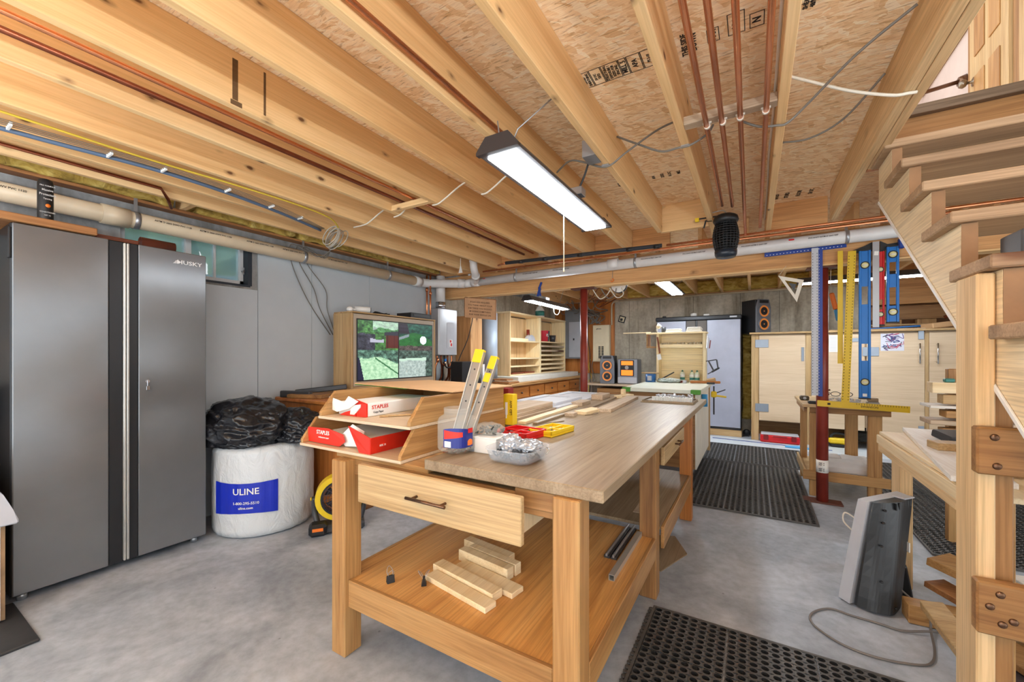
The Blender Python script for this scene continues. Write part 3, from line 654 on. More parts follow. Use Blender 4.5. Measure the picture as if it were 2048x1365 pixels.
m = MB().prism([(-3.72, .02), (-3.72, .79), (-3.26, .79), (-3.26, .33), (-3.34, .22), (-3.52, .02)], 'Z', 1.987, 2.028, .004)
solo(m, 'wood_board', 'reddish brown board with an angled end lying on top of the grey cabinet', 'board', wood('walnut', Y))
t = thing('plastic_bottle', 'black flat bottle with white print and orange spot on the brown board', 'bottle', (-3.38, .61, 2.03))
m = MB().lathe([(.0, 0), (.030, .003), (.033, .02), (.033, .215), (.028, .235), (.02, .24), (0, .24)], (-3.38, .61, 2.03), 20, sy=.95); m.build('body', M_BLACK, t)
M_BPR = plain('bottle_print', (205, 203, 200), .5)
m = MB()
for z, s_, tx in ((2.228, .010, 'PRO FORMULA'), (2.205, .016, 'Massive'), (2.18, .017, 'Protectant'), (2.157, .012, 'Tanning'), (2.083, .010, 'CONDITIONER'), (2.066, .009, 'NET 32')):
    m.text(tx, s_, (-3.3465, .612, z), (.05, 1, 0), (0, 0, 1), .0004, sx=.85)
m.build('print', M_BPR, t)
MB().lathe([(0, -.001), (.010, -.001), (.010, .002), (0, .002)], (-3.3475, .614, 2.12), 14, 'X').build('spot', M_ORANGE, t)
m = MB().box((-3.44, .80, 1.988), (-3.34, 1.0, 2.016), .006); solo(m, 'flat_downspout', 'flat reddish brown strip on top of the grey cabinet', 'strip', wood('redwood', Y))
m = MB(); m.lathe([(.036, 1.02), (.036, 1.20), (.032, 1.20), (.032, 1.02), (.036, 1.02)], (-3.40, 0, 2.022), 20, 'Y')
solo(m, 'pipe_offcut', 'short reddish brown pipe offcut on top of the grey cabinet', 'pipe', plain('brown_vinyl', (112, 62, 48), .4))
# bottom left corner: white curved-top stand, mat, dark box
t = thing('white_stand', 'white stand with curved drooping top at the bottom left corner', 'stand', (-3.2, .3, 0))
pr = [(.0, .745), (.30, .735), (.38, .70), (.42, .63), (.45, .55), (.468, .495), (.465, .48), (.0, .48)]
MB().prism(pr, 'X', -3.6, -3.06, .006).build('top', M_LGREY, t)
MB().box((-3.58, .0, .022), (-3.09, .415, .48), .003).build('body', M_WHITE, t)
MB().box((-3.58, .4155, .022), (-3.095, .430, .479), .001).build('edge_panel', plain('chipboard', (150, 120, 88), .8, 0, .2), t)
solo(MB().box((-3.3, -.2, 0), (-2.775, .485, .014), .004), 'floor_mat', 'black textured floor mat under the white stand at bottom left', 'mat', plain('mat_black', (46, 46, 48), .6, 0, .2))
solo(MB().box((-3.72, -.3, .0), (-3.63, .44, 1.12), .01), 'dark_box', 'dark panel against the wall left of the grey cabinet', 'panel', plain('dark_brown', (52, 46, 42), .6))
# bubble wrap roll with blue label, bags on top
t = thing('wrap_roll', 'large white plastic-wrapped roll with blue label on the floor by the cabinet', 'roll', (-3.276, 1.742, 0))
rc = Vector((-3.276, 1.738, 0)); rr = .338
f_ = NT('wrap_film'); f_.b.inputs['Base Color'].default_value = S(206, 211, 214); f_.set(Roughness=.25); FILMW = f_.m; MATS['wrap_film'] = FILMW
f_.bump(f_.noise(f_.coords((9, 9, 5), False), 1, 6, .6, 1.2), .55, .03)
m = MB(); m.lathe([(0, 0), (.2, 0), (rr-.04, .003), (rr-.012, .012), (rr, .045), (rr+.002, .18), (rr+.003, .35), (rr, .5), (rr-.004, .6), (rr-.02, .628), (rr-.06, .64), (.08, .64), (.07, .62), (0, .61)], rc, 72)
bmesh.ops.subdivide_edges(m.bm, edges=[e for e in m.bm.edges if abs(e.verts[0].co.z-e.verts[1].co.z) > .05], cuts=10)
for v in m.bm.verts:
    d = Vector((v.co.x-rc.x, v.co.y-rc.y, 0))
    if d.length > .25 and v.co.z > .01:
        d.normalize(); a = math.atan2(d.y, d.x)
        v.co += d*(.006*noise.noise(Vector((a*9, a*3, v.co.z*2.5)))+.004*noise.noise(Vector((a*30, 4, v.co.z*9)))) + Vector((0, 0, .004*noise.noise(Vector((a*14, 9, v.co.z*6)))))
m.build('roll', FILMW, t)
def wrapped(m, r):   # bend a mesh laid out as (arc length, height, depth) around the roll
    for v in m.bm.verts:
        ph = v.co.x/r; q = r+v.co.z
        v.co = Vector((rc.x+q*math.cos(ph), rc.y+q*math.sin(ph), v.co.y))
ph0, ph1 = math.radians(-88), math.radians(-15); R_ = rr+.0075
m = MB(); n = 30
for i in range(n):
    a0 = (ph0+(ph1-ph0)*i/n)*R_; a1 = (ph0+(ph1-ph0)*(i+1)/n)*R_
    f = lambda a: .0012*math.sin(a*90)
    t0, t1 = i/n, (i+1)/n
    m.quad([(a0, .175+.012*math.sin(t0*PI), f(a0)), (a1, .175+.012*math.sin(t1*PI), f(a1)), (a1, .405-.01*math.sin(t1*PI), f(a1)), (a0, .405-.01*math.sin(t0*PI), f(a0))])
wrapped(m, R_); lb = m.build('label', plain('label_blue', (22, 44, 176), .3), t)
m = MB(); mid = (ph0+ph1)/2*R_
for tx, sz, zz in (('ULINE', .062, .338), ('1-800-295-5510', .026, .258), ('uline.com', .024, .225)):
    m = MB().text(tx, sz, (mid+.02, zz, .003), (1, 0, 0), (0, 1, 0), .0006); wrapped(m, R_); m.build('lettering', M_PAPER, lb)
M_BAG = plain('bag_black', (30, 30, 34), .22, 0, .1)
def bag(name, lab, c, s, seed, amp=.05):
    m = MB(); bmesh.ops.create_icosphere(m.bm, subdivisions=6, radius=1)
    for v in m.bm.verts:
        n = v.co.normalized(); p = n*1.7+Vector((seed, seed*.7, 0))
        w = 1+.16*noise.noise(p*.9)-.16*abs(noise.noise(Vector((p.x*1.4+p.z, p.y*1.4, p.z*2.2))))-.07*abs(noise.noise(p*3.1+Vector((p.y, 0, p.x))))-.03*abs(noise.noise(p*6.5))-.010*abs(noise.noise(p*14))
        q = Vector((n.x*s[0]*w, n.y*s[1]*w, n.z*s[2]*w))
        if q.z < -s[2]*.55: q.z = -s[2]*.55-(q.z+s[2]*.55)*.02
        v.co = q+Vector(c)
    for f in m.bm.faces: f.smooth = True
    return solo(m, name, lab, 'bag', M_BAG)
bag('trash_bag', 'large crumpled black plastic bag lying on the white roll', (-3.33, 1.62, .755), (.38, .31, .225), 1.3)
bag('trash_bag', 'smaller black plastic bag slumped at right on the white roll', (-3.06, 1.86, .73), (.24, .19, .165), 4.1)
# desk with brown top along the wall
t = thing('storage_bench', 'orange-stained wooden bench along the left wall under the television', 'bench', (-3.28, 3.0, 0))
MB().box((-3.73, 2.10, .0), (-2.80, 3.92, .878), .003).build('body', wood('orange', Z), t)
MB().box((-3.735, 2.06, .88), (-2.76, 3.95, .915), .008).build('top', wood('orange', Y), t)
for k, (z0, z1) in enumerate(((.09, .30), (.32, .53), (.55, .76))):
    MB().box((-2.80, 2.14, z0), (-2.785, 2.72, z1), .004).build('drawer', wood('fir', Y), t)
MB().box((-2.80, 2.10, .0), (-2.782, 3.9, .075), .003).build('kick_board', wood('walnut', Y), t)
# paper trimmer
t = thing('paper_trimmer', 'black guillotine paper trimmer with brown board on the orange bench', 'paper trimmer', (-3.4, 2.33, .915))
MB().obox((-3.42, 2.28, .932), (.34, .38, .034), .004, rz=.35).build('board', wood('cedar', Y), t)
MB().bar((-3.58, 2.16, .955), (-3.31, 2.50, .995), .03, .045, .006).build('blade_arm', M_DGREY, t)
MB().obox((-3.50, 2.12, .945), (.30, .05, .058), .008, rz=.35).build('guard', M_DGREY, t)
# TV box
t = thing('television_cabinet', 'pine box holding the television on the orange bench', 'cabinet', (-3.43, 3.13, .915))
MB().box((-3.57, 2.545, .915), (-3.30, 2.567, 1.70), .003).build('side_panel', wood('pine', Z), t)
MB().box((-3.57, 3.71, .915), (-3.30, 3.732, 1.70), .003).build('side_panel', wood('pine', Z), t)
MB().box((-3.57, 2.545, 1.701), (-3.295, 3.732, 1.715), .003).build('top_panel', wood('pine', Y), t)
MB().box((-3.57, 2.568, .915), (-3.31, 3.709, .985), .003).build('base_rail', wood('pine', Y), t)
MB().box((-3.574, 2.545, .92), (-3.565, 3.73, 1.70), .001).build('back_panel', wood('pine', Y), t)
t = thing('television', 'flat screen showing four outdoor camera views in the pine box', 'television', (-3.31, 3.14, .985))
MB().box((-3.40, 2.572, .986), (-3.302, 3.706, 1.695), .004).build('housing', plain('tv_frame', (176, 160, 138), .4), t)
MB().box((-3.3025, 2.60, 1.035), (-3.297, 3.678, 1.648), .002).build('bezel', M_BLACK, t)
m = MB(); NX, NZ = 150, 84; y0, y1, z0, z1 = 2.612, 3.666, 1.046, 1.638
grid = [[m.bm.verts.new((-3.2962, y0+(y1-y0)*i/NX, z0+(z1-z0)*j/NZ)) for i in range(NX+1)] for j in range(NZ+1)]
lay = m.bm.loops.layers.color.new('Col')
def fol(u, v, s, dark=(.02, .06, .04), lite=(.22, .38, .24)):
    n = .5+.5*noise.noise(Vector((u*s, v*s, s)))+.35*noise.noise(Vector((u*s*2.7, v*s*2.7, 3))); n = max(0, min(1, n))
    return tuple(a+(b-a)*n for a, b in zip(dark, lite))
def shot(q, u, v):
    w = .05*noise.noise(Vector((u*5, v*5, q)))
    if q == 0:    # trees, shed, path
        if u > .66 and v < .52 and v > .06: return (.20, .07, .055) if int(u*40) % 7 else (.12, .04, .03)
        if .62 < u and .50 <= v < .62+.2*(u-.62): return (.10, .10, .13)
        if v > .62+w and u > .35: return tuple(.7*a+.3 for a in fol(u, v, 9)) if v > .75+w*3 else fol(u, v, 8, (.03, .1, .05), (.3, .5, .3))
        if .28 < u < .62 and .25 < v < .38+w: return (.42, .42, .46)
        if u < .4 and v < .55+w: return fol(u, v, 10, (.03, .035, .05), (.2, .2, .24))
        return fol(u, v, 8, (.02, .07, .04), (.25, .42, .2))
    if q == 1:    # house corner, lawn, white disc
        if (u-.72)**2/.010+(v-.40)**2/.024 < 1: return (.72, .76, .84)
        if u < .34-.2*v+.1 and v > .62: return (.09, .07, .10) if int(v*30) % 4 else (.05, .04, .06)
        if v > .60-.9*(u-.45)**2+w+.05: return fol(u, v, 9, (.01, .07, .06), (.10, .26, .2))
        if v < .18+w: return fol(u, v, 10, (.06, .05, .06), (.3, .26, .24))
        if u < .3 and abs(v-.42-.5*u) < .05: return (.3, .33, .35)
        return fol(u, v, 6, (.04, .17, .07), (.10, .28, .12))
    if q == 2:    # pale lawn with hedge
        if v > .74+w-.25*max(0, u-.55)*2: return fol(u, v, 10, (.03, .07, .06), (.30, .42, .36))
        if u < .14-.14*v: return (.05, .06, .12)
        if abs(v-(.78-1.0*(u-.35))) < .03 and u > .4: return (.12, .26, .16)
        return fol(u, v, 14, (.30, .42, .32), (.52, .60, .50))
    if v > .72+w or u > .80+w: return fol(u, v, 11, (.03, .06, .05), (.25, .32, .29))
    if v > .62+w: return (.45, .52, .47)
    return fol(u, v, 16, (.30, .34, .33), (.48, .52, .50))
for j in range(NZ):
    for i in range(NX):
        f = m.bm.faces.new((grid[j][i], grid[j][i+1], grid[j+1][i+1], grid[j+1][i]))
        u = (i+.5)/NX*2; v = (j+.5)/NZ*2
        q = (0 if u < 1 else 1) if v >= 1 else (2 if u < 1 else 3)
        c = shot(q, u % 1, v % 1)
        if abs(u-1) < .012 or abs(v-1) < .008: c = (.03, .04, .05)
        for lp in f.loops: lp[lay] = (*c, 1)
sm = NT('screen_picture'); vc = sm.n('ShaderNodeVertexColor', layer_name='Col'); sm.b.inputs['Base Color'].default_value = (.01, .01, .012, 1); sm.b.inputs['Roughness'].default_value = .25
sm.l(vc.outputs['Color'], sm.b.inputs['Emission Color']); sm.b.inputs['Emission Strength'].default_value = 1.25
m.build('screen', sm.m, t)
# on top of the TV box
t = thing('security_camera', 'white bullet security camera on the television box', 'camera', (-3.36, 2.72, 1.715))
MB().sph((-3.42, 2.62, 1.744), .035, 14, (1, 1, .8)).build('base', M_WHITE, t)
MB().cyl((-3.43, 2.68, 1.752), (-3.34, 2.80, 1.748), .030, seg=16).build('body', M_WHITE, t)
MB().cyl((-3.342, 2.797, 1.748), (-3.336, 2.805, 1.748), .025, seg=16).build('lens', M_BLACK, t)
MB().cyl((-3.42, 2.62, 1.74), (-3.40, 2.71, 1.75), .012, seg=10).build('arm', M_WHITE, t)
MB().cyl((-3.45, 2.645, 1.717), (-3.45, 2.645, 1.722), .02)
m = MB()
for k in range(5): m.tube([(-3.4+.03*math.cos(j*.9+k), 3.0+.10*math.sin(j*.63+k*.4), 1.723+.006*(k % 3)+.008*math.sin(j+k)) for j in range(10)], .004, 6, True, True)
solo(m, 'cable_bundle', 'small tangle of black cables on top of the television box', 'cable', M_BLACK)
t = thing('video_recorder', 'black video recorder on the television box under copper risers', 'recorder', (-3.45, 3.55, 1.715))
MB().box((-3.56, 3.36, 1.716), (-3.33, 3.70, 1.775), .004).build('case', M_BLACK, t)
MB().box((-3.33, 3.40, 1.735), (-3.326, 3.66, 1.76), .001).build('front_panel', M_DGREY, t)
# tankless heater
t = thing('water_heater', 'light grey tankless water heater on the wall beside the television', 'water heater', (-3.6, 4.3, 1.0))
b = MB().box((-3.735, 4.12, 1.285), (-3.585, 4.50, 1.915), .012).build('case', plain('heater_grey', (178, 180, 184), .3, .3), t)
MB().box((-3.585, 4.13, 1.29), (-3.575, 4.49, 1.91), .01).build('front_cover', plain('heater_cover', (196, 198, 202), .28, .3), t)
MB().prism([(4.27, 1.38), (4.43, 1.38), (4.43, 1.72), (4.41, 1.735), (4.29, 1.735), (4.27, 1.72)], 'X', -3.576, -3.571, .002).build('recess_panel', M_LGREY, t)
MB().box((-3.571, 4.32, 1.40), (-3.568, 4.385, 1.50), .001).build('control_label', M_WHITE, t)
MB().box((-3.568, 4.33, 1.46), (-3.567, 4.36, 1.492), 0).box((-3.568, 4.345, 1.41), (-3.567, 4.375, 1.45), 0).build('label_mark', M_RED, t)
MB().cyl((-3.63, 4.21, 1.915), (-3.63, 4.21, 2.0), .066, seg=24).build('collar', M_CHROME, t)
MB().cyl((-3.63, 4.21, 2.0), (-3.63, 4.21, 2.35), .062, seg=24).build('vent_pipe', M_PVC, t)
for k, (y, mt) in enumerate(((4.16, M_COPPER), (4.24, M_COPPERD), (4.31, M_BLACK), (4.38, M_COPPERD), (4.46, M_COPPER))):
    MB().tube([(-3.65, y, 1.285), (-3.65, y, 1.2), (-3.66, y+(.03 if k % 2 else -.02), 1.13), (-3.68, y+(.05 if k % 2 else 0), 1.0), (-3.69, y, .93)], .012, 10).build('water_pipe', mt, t)
for y, z in ((4.16, 1.22), (4.3, 1.17), (4.45, 1.12)): MB().sph((-3.64, y, z), .024, 12, (1, 1, 1.4)).build('valve', M_COPPER, t)
MB().tube([(-3.62, 4.26, 1.2), (-3.60, 4.30, 1.12), (-3.61, 4.40, 1.13), (-3.63, 4.46, 1.2)], .010, 8).build('hose', M_BLACK, t)
MB().cyl((-3.62, 4.28, 1.22), (-3.60, 4.28, 1.22), .02, seg=12).build('valve_knob', M_BLUE, t)
# fan on the floor
fx, fy = -2.70, 1.90
t = thing('jobsite_fan', 'yellow and black portable jobsite fan on the floor by the bench', 'fan', (fx, fy, 0))
fd = Vector((.80, -.60, 0))            # facing
fr = Vector((.60, .80, 0)); fc = Vector((fx+.02, fy+.06, .235))
def disc(m, r0, r1, d0, d1, seg=32):
    for k in range(seg):
        a, b = 2*PI*k/seg, 2*PI*(k+1)/seg
        def P(r, ang, dd): return fc+fr*(r*math.cos(ang))+Vector((0, 0, r*math.sin(ang)))+fd*dd
        for q in ([P(r0, a, d1), P(r0, b, d1), P(r1, b, d1), P(r1, a, d1)], [P(r0, a, d0), P(r0, b, d0), P(r1, b, d0), P(r1, a, d0)], [P(r1, a, d0), P(r1, b, d0), P(r1, b, d1), P(r1, a, d1)], [P(r0, a, d0), P(r0, b, d0), P(r0, b, d1), P(r0, a, d1)]): m.quad(q)
m = MB(); disc(m, .128, .165, -.05, .05); m.build('shroud', M_YEL, t)
m = MB()
disc(m, .115, .128, -.03, .055); m.build('inner_ring', M_BLACK, t)
m = MB()
for r in (.03, .05, .07, .09, .11): m.tube([fc+fr*(r*math.cos(2*PI*k/20))+Vector((0, 0, r*math.sin(2*PI*k/20)))+fd*.052 for k in range(20)], .0022, 5, False, True)
for k in range(16):
    a = 2*PI*k/16; m.tube([fc+fd*.05+fr*(.02*math.cos(a))+Vector((0, 0, .02*math.sin(a))), fc+fd*.054+fr*(.118*math.cos(a+.5))+Vector((0, 0, .118*math.sin(a+.5)))], .0022, 5, False)
m.build('grille', plain('grille_purple_black', (58, 48, 60), .35), t)
m = MB()
for k in range(5):
    a = 2*PI*k/5
    p = [fc+fr*(.025*math.cos(a))+Vector((0, 0, .025*math.sin(a))), fc+fr*(.105*math.cos(a-.25))+Vector((0, 0, .105*math.sin(a-.25)))+fd*.015, fc+fr*(.105*math.cos(a+.5))+Vector((0, 0, .105*math.sin(a+.5)))-fd*.015]
    m.quad(p+[p[0]-fd*.004])
m.cyl(fc-fd*.02, fc+fd*.045, .026, seg=14); m.build('blades', M_DGREY, t)
for s in (-1, 1):
    o = fc+fr*(.17*s)
    MB().tube([o+Vector((0, 0, .01)), o-Vector((0, 0, .09))-fd*.01, o-Vector((0, 0, .17))+fd*.02-fr*(.02*s), o-Vector((0, 0, .215))+fd*.05-fr*(.03*s)], .021, 10).build('bracket', M_DGREY, t)
    MB().cyl(o+fr*(.018*s), o+fr*(.026*s), .012, seg=12).build('pivot_cap', M_YEL, t)
cc = fc-Vector((0, 0, .205))
MB().obox((fc.x+.03, fc.y-.03, .032), (.14, .36, .06), .015, rz=-.64+0).build('base', M_DGREY, t)
b0 = fc-fr*.14+fd*.09; MB().obox((b0.x, b0.y, .045), (.11, .12, .085), .02, rz=-.64).build('battery', M_BLACK, t)
b1 = b0+fd*.056; MB().obox((b1.x, b1.y, .055), (.002, .07, .022), .0, rz=-.64).build('battery_label', M_ORANGE, t)
b2 = fc+fr*.03+fd*.085; MB().obox((b2.x, b2.y, .05), (.03, .09, .07), .01, rz=-.64).build('switch_plate', M_YEL, t)
# ================================================================= LONG WORKBENCH
t = thing('workbench', 'long wooden workbench with oak top, drawers and lower shelf in the middle', 'workbench', (-1, 2.5, 0))
MB().prism([(-1.07, 1.147), (-.375, 1.147), (-.36, 3.96), (-1.64, 3.96), (-1.64, 1.96), (-1.07, 1.96)], 'Z', .864, .903, .003).build('top', wood('oak', Y), t)
MB().box((-1.62, 1.17, .842), (-1.072, 1.958, .863), .002).build('lower_top', wood('fir', X), t)
for x0, y0, kind in ((-1.588, 1.122, 'fir'), (-.531, 1.13, 'fir'), (-.531, 2.228, 'cedar'), (-1.588, 2.228, 'fir'), (-.505, 3.42, 'orange'), (-1.588, 3.42, 'orange')):
    MB().box((x0, y0, 0), (x0+.088, y0+.088, .8635 if x0 > -1 or y0 > 2 else .842), .004).build('leg', wood(kind, Z), t)
MB().box((-1.57, 1.16, .306), (-.462, 2.30, .324), .001).build('shelf', wood('shelf', Y), t)
MB().box((-1.499, 1.138, .212), (-.533, 1.158, .328), .003).build('shelf_rail', wood('fir', X), t)
MB().box((-.461, 1.22, .222), (-.443, 2.227, .328), .003).build('shelf_rail', wood('fir', Y), t)
MB().box((-1.588, 1.22, .222), (-1.571, 2.227, .328), .003).build('shelf_rail', wood('fir', Y), t)
MB().box((-1.57, 2.32, .34), (-.44, 3.50, .357), .001).build('shelf', wood('oak', Y), t)
MB().box((-.438, 2.32, .24), (-.42, 3.419, .358), .003).build('shelf_rail', wood('fir', Y), t)
MB().box((-1.499, 1.172, .775), (-.533, 1.19, .841), .002).build('apron', wood('cedar', X), t)
MB().box((-.68, 1.16, .80), (-.533, 1.171, .86), .002).build('drawer_runner', wood('cedar', X), t)
MB().box((-1.585, 1.22, .775), (-1.567, 3.9, .84), .002).build('apron', wood('fir', Y), t)
d = MB().box((-1.386, 1.098, .698), (-.622, 1.120, .853), .003).build('drawer', wood('pine', X), t)
MB().box((-1.36, 1.121, .705), (-.655, 1.60, .80), .002).build('drawer_box', wood('pale', Z), d)
M_BRONZE = plain('bronze', (112, 82, 62), .3, .8)
MB().cyl((-1.085, 1.066, .779), (-.902, 1.066, .779), .006, seg=12).cyl((-1.06, 1.066, .779), (-1.06, 1.098, .779), .005, seg=10).cyl((-.925, 1.066, .779), (-.925, 1.098, .779), .005, seg=10).build('handle', M_BRONZE, d)
d = MB().box((-.44, 2.33, .69), (-.42, 3.06, .79), .003).build('drawer', wood('pine', Y), t)
MB().cyl((-.392, 2.66, .745), (-.392, 2.80, .745), .006, seg=10).cyl((-.392, 2.68, .745), (-.42, 2.68, .745), .005, seg=8).cyl((-.392, 2.78, .745), (-.42, 2.78, .745), .005, seg=8).build('handle', M_BRONZE, d)
MB().box((-.47, 2.33, .80), (-.43, 3.41, .862), .003).build('apron', wood('fir', Y), t)
# letter trays
def tray(lab, x0, x1, y0, z0, zt, ysl, ylen):
    t = thing('letter_tray', lab, 'tray', ((x0+x1)/2, y0, z0))
    MB().box((x0, y0, z0), (x1, ylen, z0+.012), .001).build('base', wood('birch', X), t)
    for x, s in ((x1-.0182, 1), (x0+.0002, -1)):
        MB().prism([(y0+.004, z0+.0125), (y0+.004, z0+.03), (ysl, zt), (ylen, zt), (ylen, z0+.0125)], 'X', x, x+.018, .0015).build('side', wood('fir', Y), t)
    MB().box((x0+.0185, ylen-.018, z0+.0125), (x1-.0185, ylen, zt-.02), .001).build('back', wood('fir', X), t)
    return t
tray('lower of two stacked pine paper trays on the workbench corner', -1.872, -1.20, 1.152, .864, .991, 1.232, 1.94)
tray('upper of two stacked pine paper trays, under the cardboard sheet', -1.80, -1.198, 1.20, .992, 1.118, 1.285, 1.92)
m = MB().prism([(-2.06, 1.61), (-1.19, 1.465), (-1.16, 1.95), (-1.86, 2.04)], 'Z', 1.122, 1.128, .0008)
for v in m.bm.verts: v.co.z += .006*noise.noise(Vector((v.co.x*3, v.co.y*3, 1)))
solo(m, 'cardboard_sheet', 'tan cardboard sheet lying on top of the paper trays', 'cardboard', M_CARD)
solo(MB().prism([(-2.045, 1.60), (-1.55, 1.53), (-1.52, 1.75), (-1.95, 1.9)], 'Z', 1.1185, 1.1205), 'green_sheet', 'thin green sheet under the left edge of the cardboard on the trays', 'sheet', M_GREEN)
solo(MB().prism([(-1.29, 2.03), (-1.235, 2.03), (-1.235, 2.09), (-1.29, 2.09)], 'Z', .904, 1.10, .002), 'red_box', 'dark red box standing behind the yellow bulb carton', 'box', plain('dark_red_card', (132, 30, 26), .6))
M_PRED = plain('wrapper_red', (214, 42, 22), .45)
t = thing('paper_ream', 'white wrapped paper ream with torn red end in upper tray', 'paper', (-1.66, 1.5, 1.004))
MB().box((-1.765, 1.285, 1.0045), (-1.553, 1.72, 1.068), .004).build('paper', M_PAPER, t)
m = MB().box((-1.62, 1.276, 1.0045), (-1.5525, 1.287, 1.0685), .001).prism([(-1.62, 1.045), (-1.553, 1.0685), (-1.64, 1.086), (-1.66, 1.07)], 'Y', 1.281, 1.284).prism([(-1.74, 1.005), (-1.62, 1.005), (-1.62, 1.022), (-1.66, 1.03), (-1.70, 1.02)], 'Y', 1.272, 1.278)
m.build('torn_wrapper', M_PRED, t)
m = MB().prism([(-1.66, 1.012), (-1.63, 1.012), (-1.585, 1.05), (-1.585, 1.064), (-1.655, 1.055)], 'Y', 1.2705, 1.2755).prism([(-1.81, 1.09), (-1.70, 1.068), (-1.66, 1.10), (-1.59, 1.078), (-1.66, 1.04), (-1.74, 1.02), (-1.80, 1.03)], 'Y', 1.262, 1.265)
for v in m.bm.verts: v.co.y += .012*noise.noise(v.co*20)
m.build('torn_flap', M_PAPER, t)
m = MB().text('STAPLES', .025, (-1.5518, 1.36, 1.047), (0, 1, 0), (0, 0, 1), .0004, sx=1.1); m.build('print', M_PRED, t)
m = MB().text('Copy Paper', .013, (-1.5518, 1.35, 1.024), (0, 1, 0), (0, 0, 1), .0003); m.build('print', M_DGREY, t)
t = thing('paper_ream', 'red wrapped paper ream torn open in the lower tray', 'paper', (-1.55, 1.4, .876))
MB().box((-1.78, 1.22, .8765), (-1.40, 1.66, .93), .004).build('paper', M_PAPER, t)
m = MB().box((-1.392, 1.166, .8765), (-1.388, 1.50, .945), .0005).prism([(-1.390, .8765), (-1.390, .945), (-1.53, .985), (-1.50, .93), (-1.46, .8765)], 'Y', 1.164, 1.168)
m.prism([(-1.86, .88), (-1.62, .88), (-1.58, .905), (-1.60, .935), (-1.70, .955), (-1.85, .95)], 'Y', 1.185, 1.189)
for v in m.bm.verts: v.co.y += .015*noise.noise(v.co*14)+.0*v.co.x
m.build('torn_wrapper', M_PRED, t)
m = MB().prism([(-1.64, .92), (-1.55, .985), (-1.47, .96), (-1.50, .89), (-1.60, .88)], 'Y', 1.20, 1.203); m.build('torn_flap', M_PAPER, t)
m = MB().text('STAPLES', .026, (-1.735, 1.180, .932), (1, 0, 0), (0, 0, 1), .0006); m.build('print', M_PAPER, t); MB().text('multipurpose paper', .010, (-1.73, 1.180, .91), (1, 0, 0), (0, 0, 1), .0004).build('print', M_PAPER, t); MB().text('80% 11', .012, (-1.3875, 1.23, .905), (0, 1, 0), (0, 0, 1), .0004).build('print', M_PAPER, t)
solo(MB().cyl((-1.50, 1.31, 1.010), (-1.27, 1.62, 1.010), .005, seg=10), 'pencil', 'thin wooden stick lying beside the ream in the upper tray', 'stick', wood('pine', X))
# jar with slides
jc = (-1.04, 1.31, .903); random.seed(11)
t = thing('plastic_jar', 'clear plastic jar with red and blue snack label holding metal slides', 'jar', jc)
def rsq(m, prof, c, n=3.2, seg=40):   # rounded-square lathe
    rings = []
    for r, z in prof:
        ring = []
        for k in range(seg):
            a = 2*PI*k/seg+PI/4*.3; ca, sa = math.cos(a), math.sin(a)
            q = r/((abs(ca)**n+abs(sa)**n)**(1/n)) if r > .062 else r
            ring.append(m.bm.verts.new((c[0]+q*ca, c[1]+q*sa, c[2]+z)))
        rings.append(ring)
    for A, B in zip(rings, rings[1:]):
        for k in range(seg):
            f = m.bm.faces.new((A[k], A[(k+1) % seg], B[(k+1) % seg], B[k])); f.smooth = True; f.material_index = m.mi
    return m
M_CLEAR = film('clear_plastic', (206, 204, 194), .30, .05)
m = MB(); rsq(m, [(.0, .001), (.055, .001), (.066, .012), (.071, .02), (.071, .128), (.066, .142), (.054, .155), (.054, .160), (.057, .162), (.054, .166), (.054, .171), (.057, .173), (.055, .18)], jc); m.build('body', M_CLEAR, t)
def arc_patch(m, r, a0, a1, z0f, z1f, n=14, sq=3.2):
    for i in range(n):
        P = []
        for j, zf in ((i, z0f), (i+1, z0f), (i+1, z1f), (i, z1f)):
            a = a0+(a1-a0)*j/n; ca, sa = math.cos(a), math.sin(a); q = r/((abs(math.cos(a-.0))**sq+abs(sa)**sq)**(1/sq))
            P.append((jc[0]+q*ca, jc[1]+q*sa, jc[2]+zf(j/n)))
        m.quad(P)
A0, A1 = math.radians(-100), math.radians(5)
m = MB(); arc_patch(m, .0722, A0, A1, lambda q: .03, lambda q: .10+.008*math.sin(q*PI*1.2)); lb = m.build('label', plain('label_navy', (26, 40, 128), .35), t)
m = MB(); arc_patch(m, .0728, A0+.05, A0+1.1, lambda q: .062+.012*q, lambda q: .098-.006*q); m.build('red_band', M_PRED, lb)
m = MB(); arc_patch(m, .0732, A0+.08, A0+.5, lambda q: .032, lambda q: .055); m.build('barcode_panel', M_PAPER, lb)
m = MB(); arc_patch(m, .0730, A1-.45, A1-.05, lambda q: .036+.004*abs(q-.5), lambda q: .062-.03*(q-.5)**2); m.build('food_picture', M_ORANGE, lb)
m = MB(); arc_patch(m, .0731, A1-.42, A1-.02, lambda q: .085, lambda q: .104); m.build('red_badge', M_RED, lb)
m = MB()
for k in range(70):
    a = random.uniform(0, 2*PI); r = .058*math.sqrt(random.random()); m.obox((jc[0]+r*math.cos(a), jc[1]+r*math.sin(a), .909+random.uniform(0, .055)*(.4+.6*(r/.058))), (.022, .007, .005), .0005, rz=random.uniform(0, 6), ry=random.uniform(-1, 1))
o = m.build('small_hardware', M_COPPERD, t); o['kind'] = 'stuff'
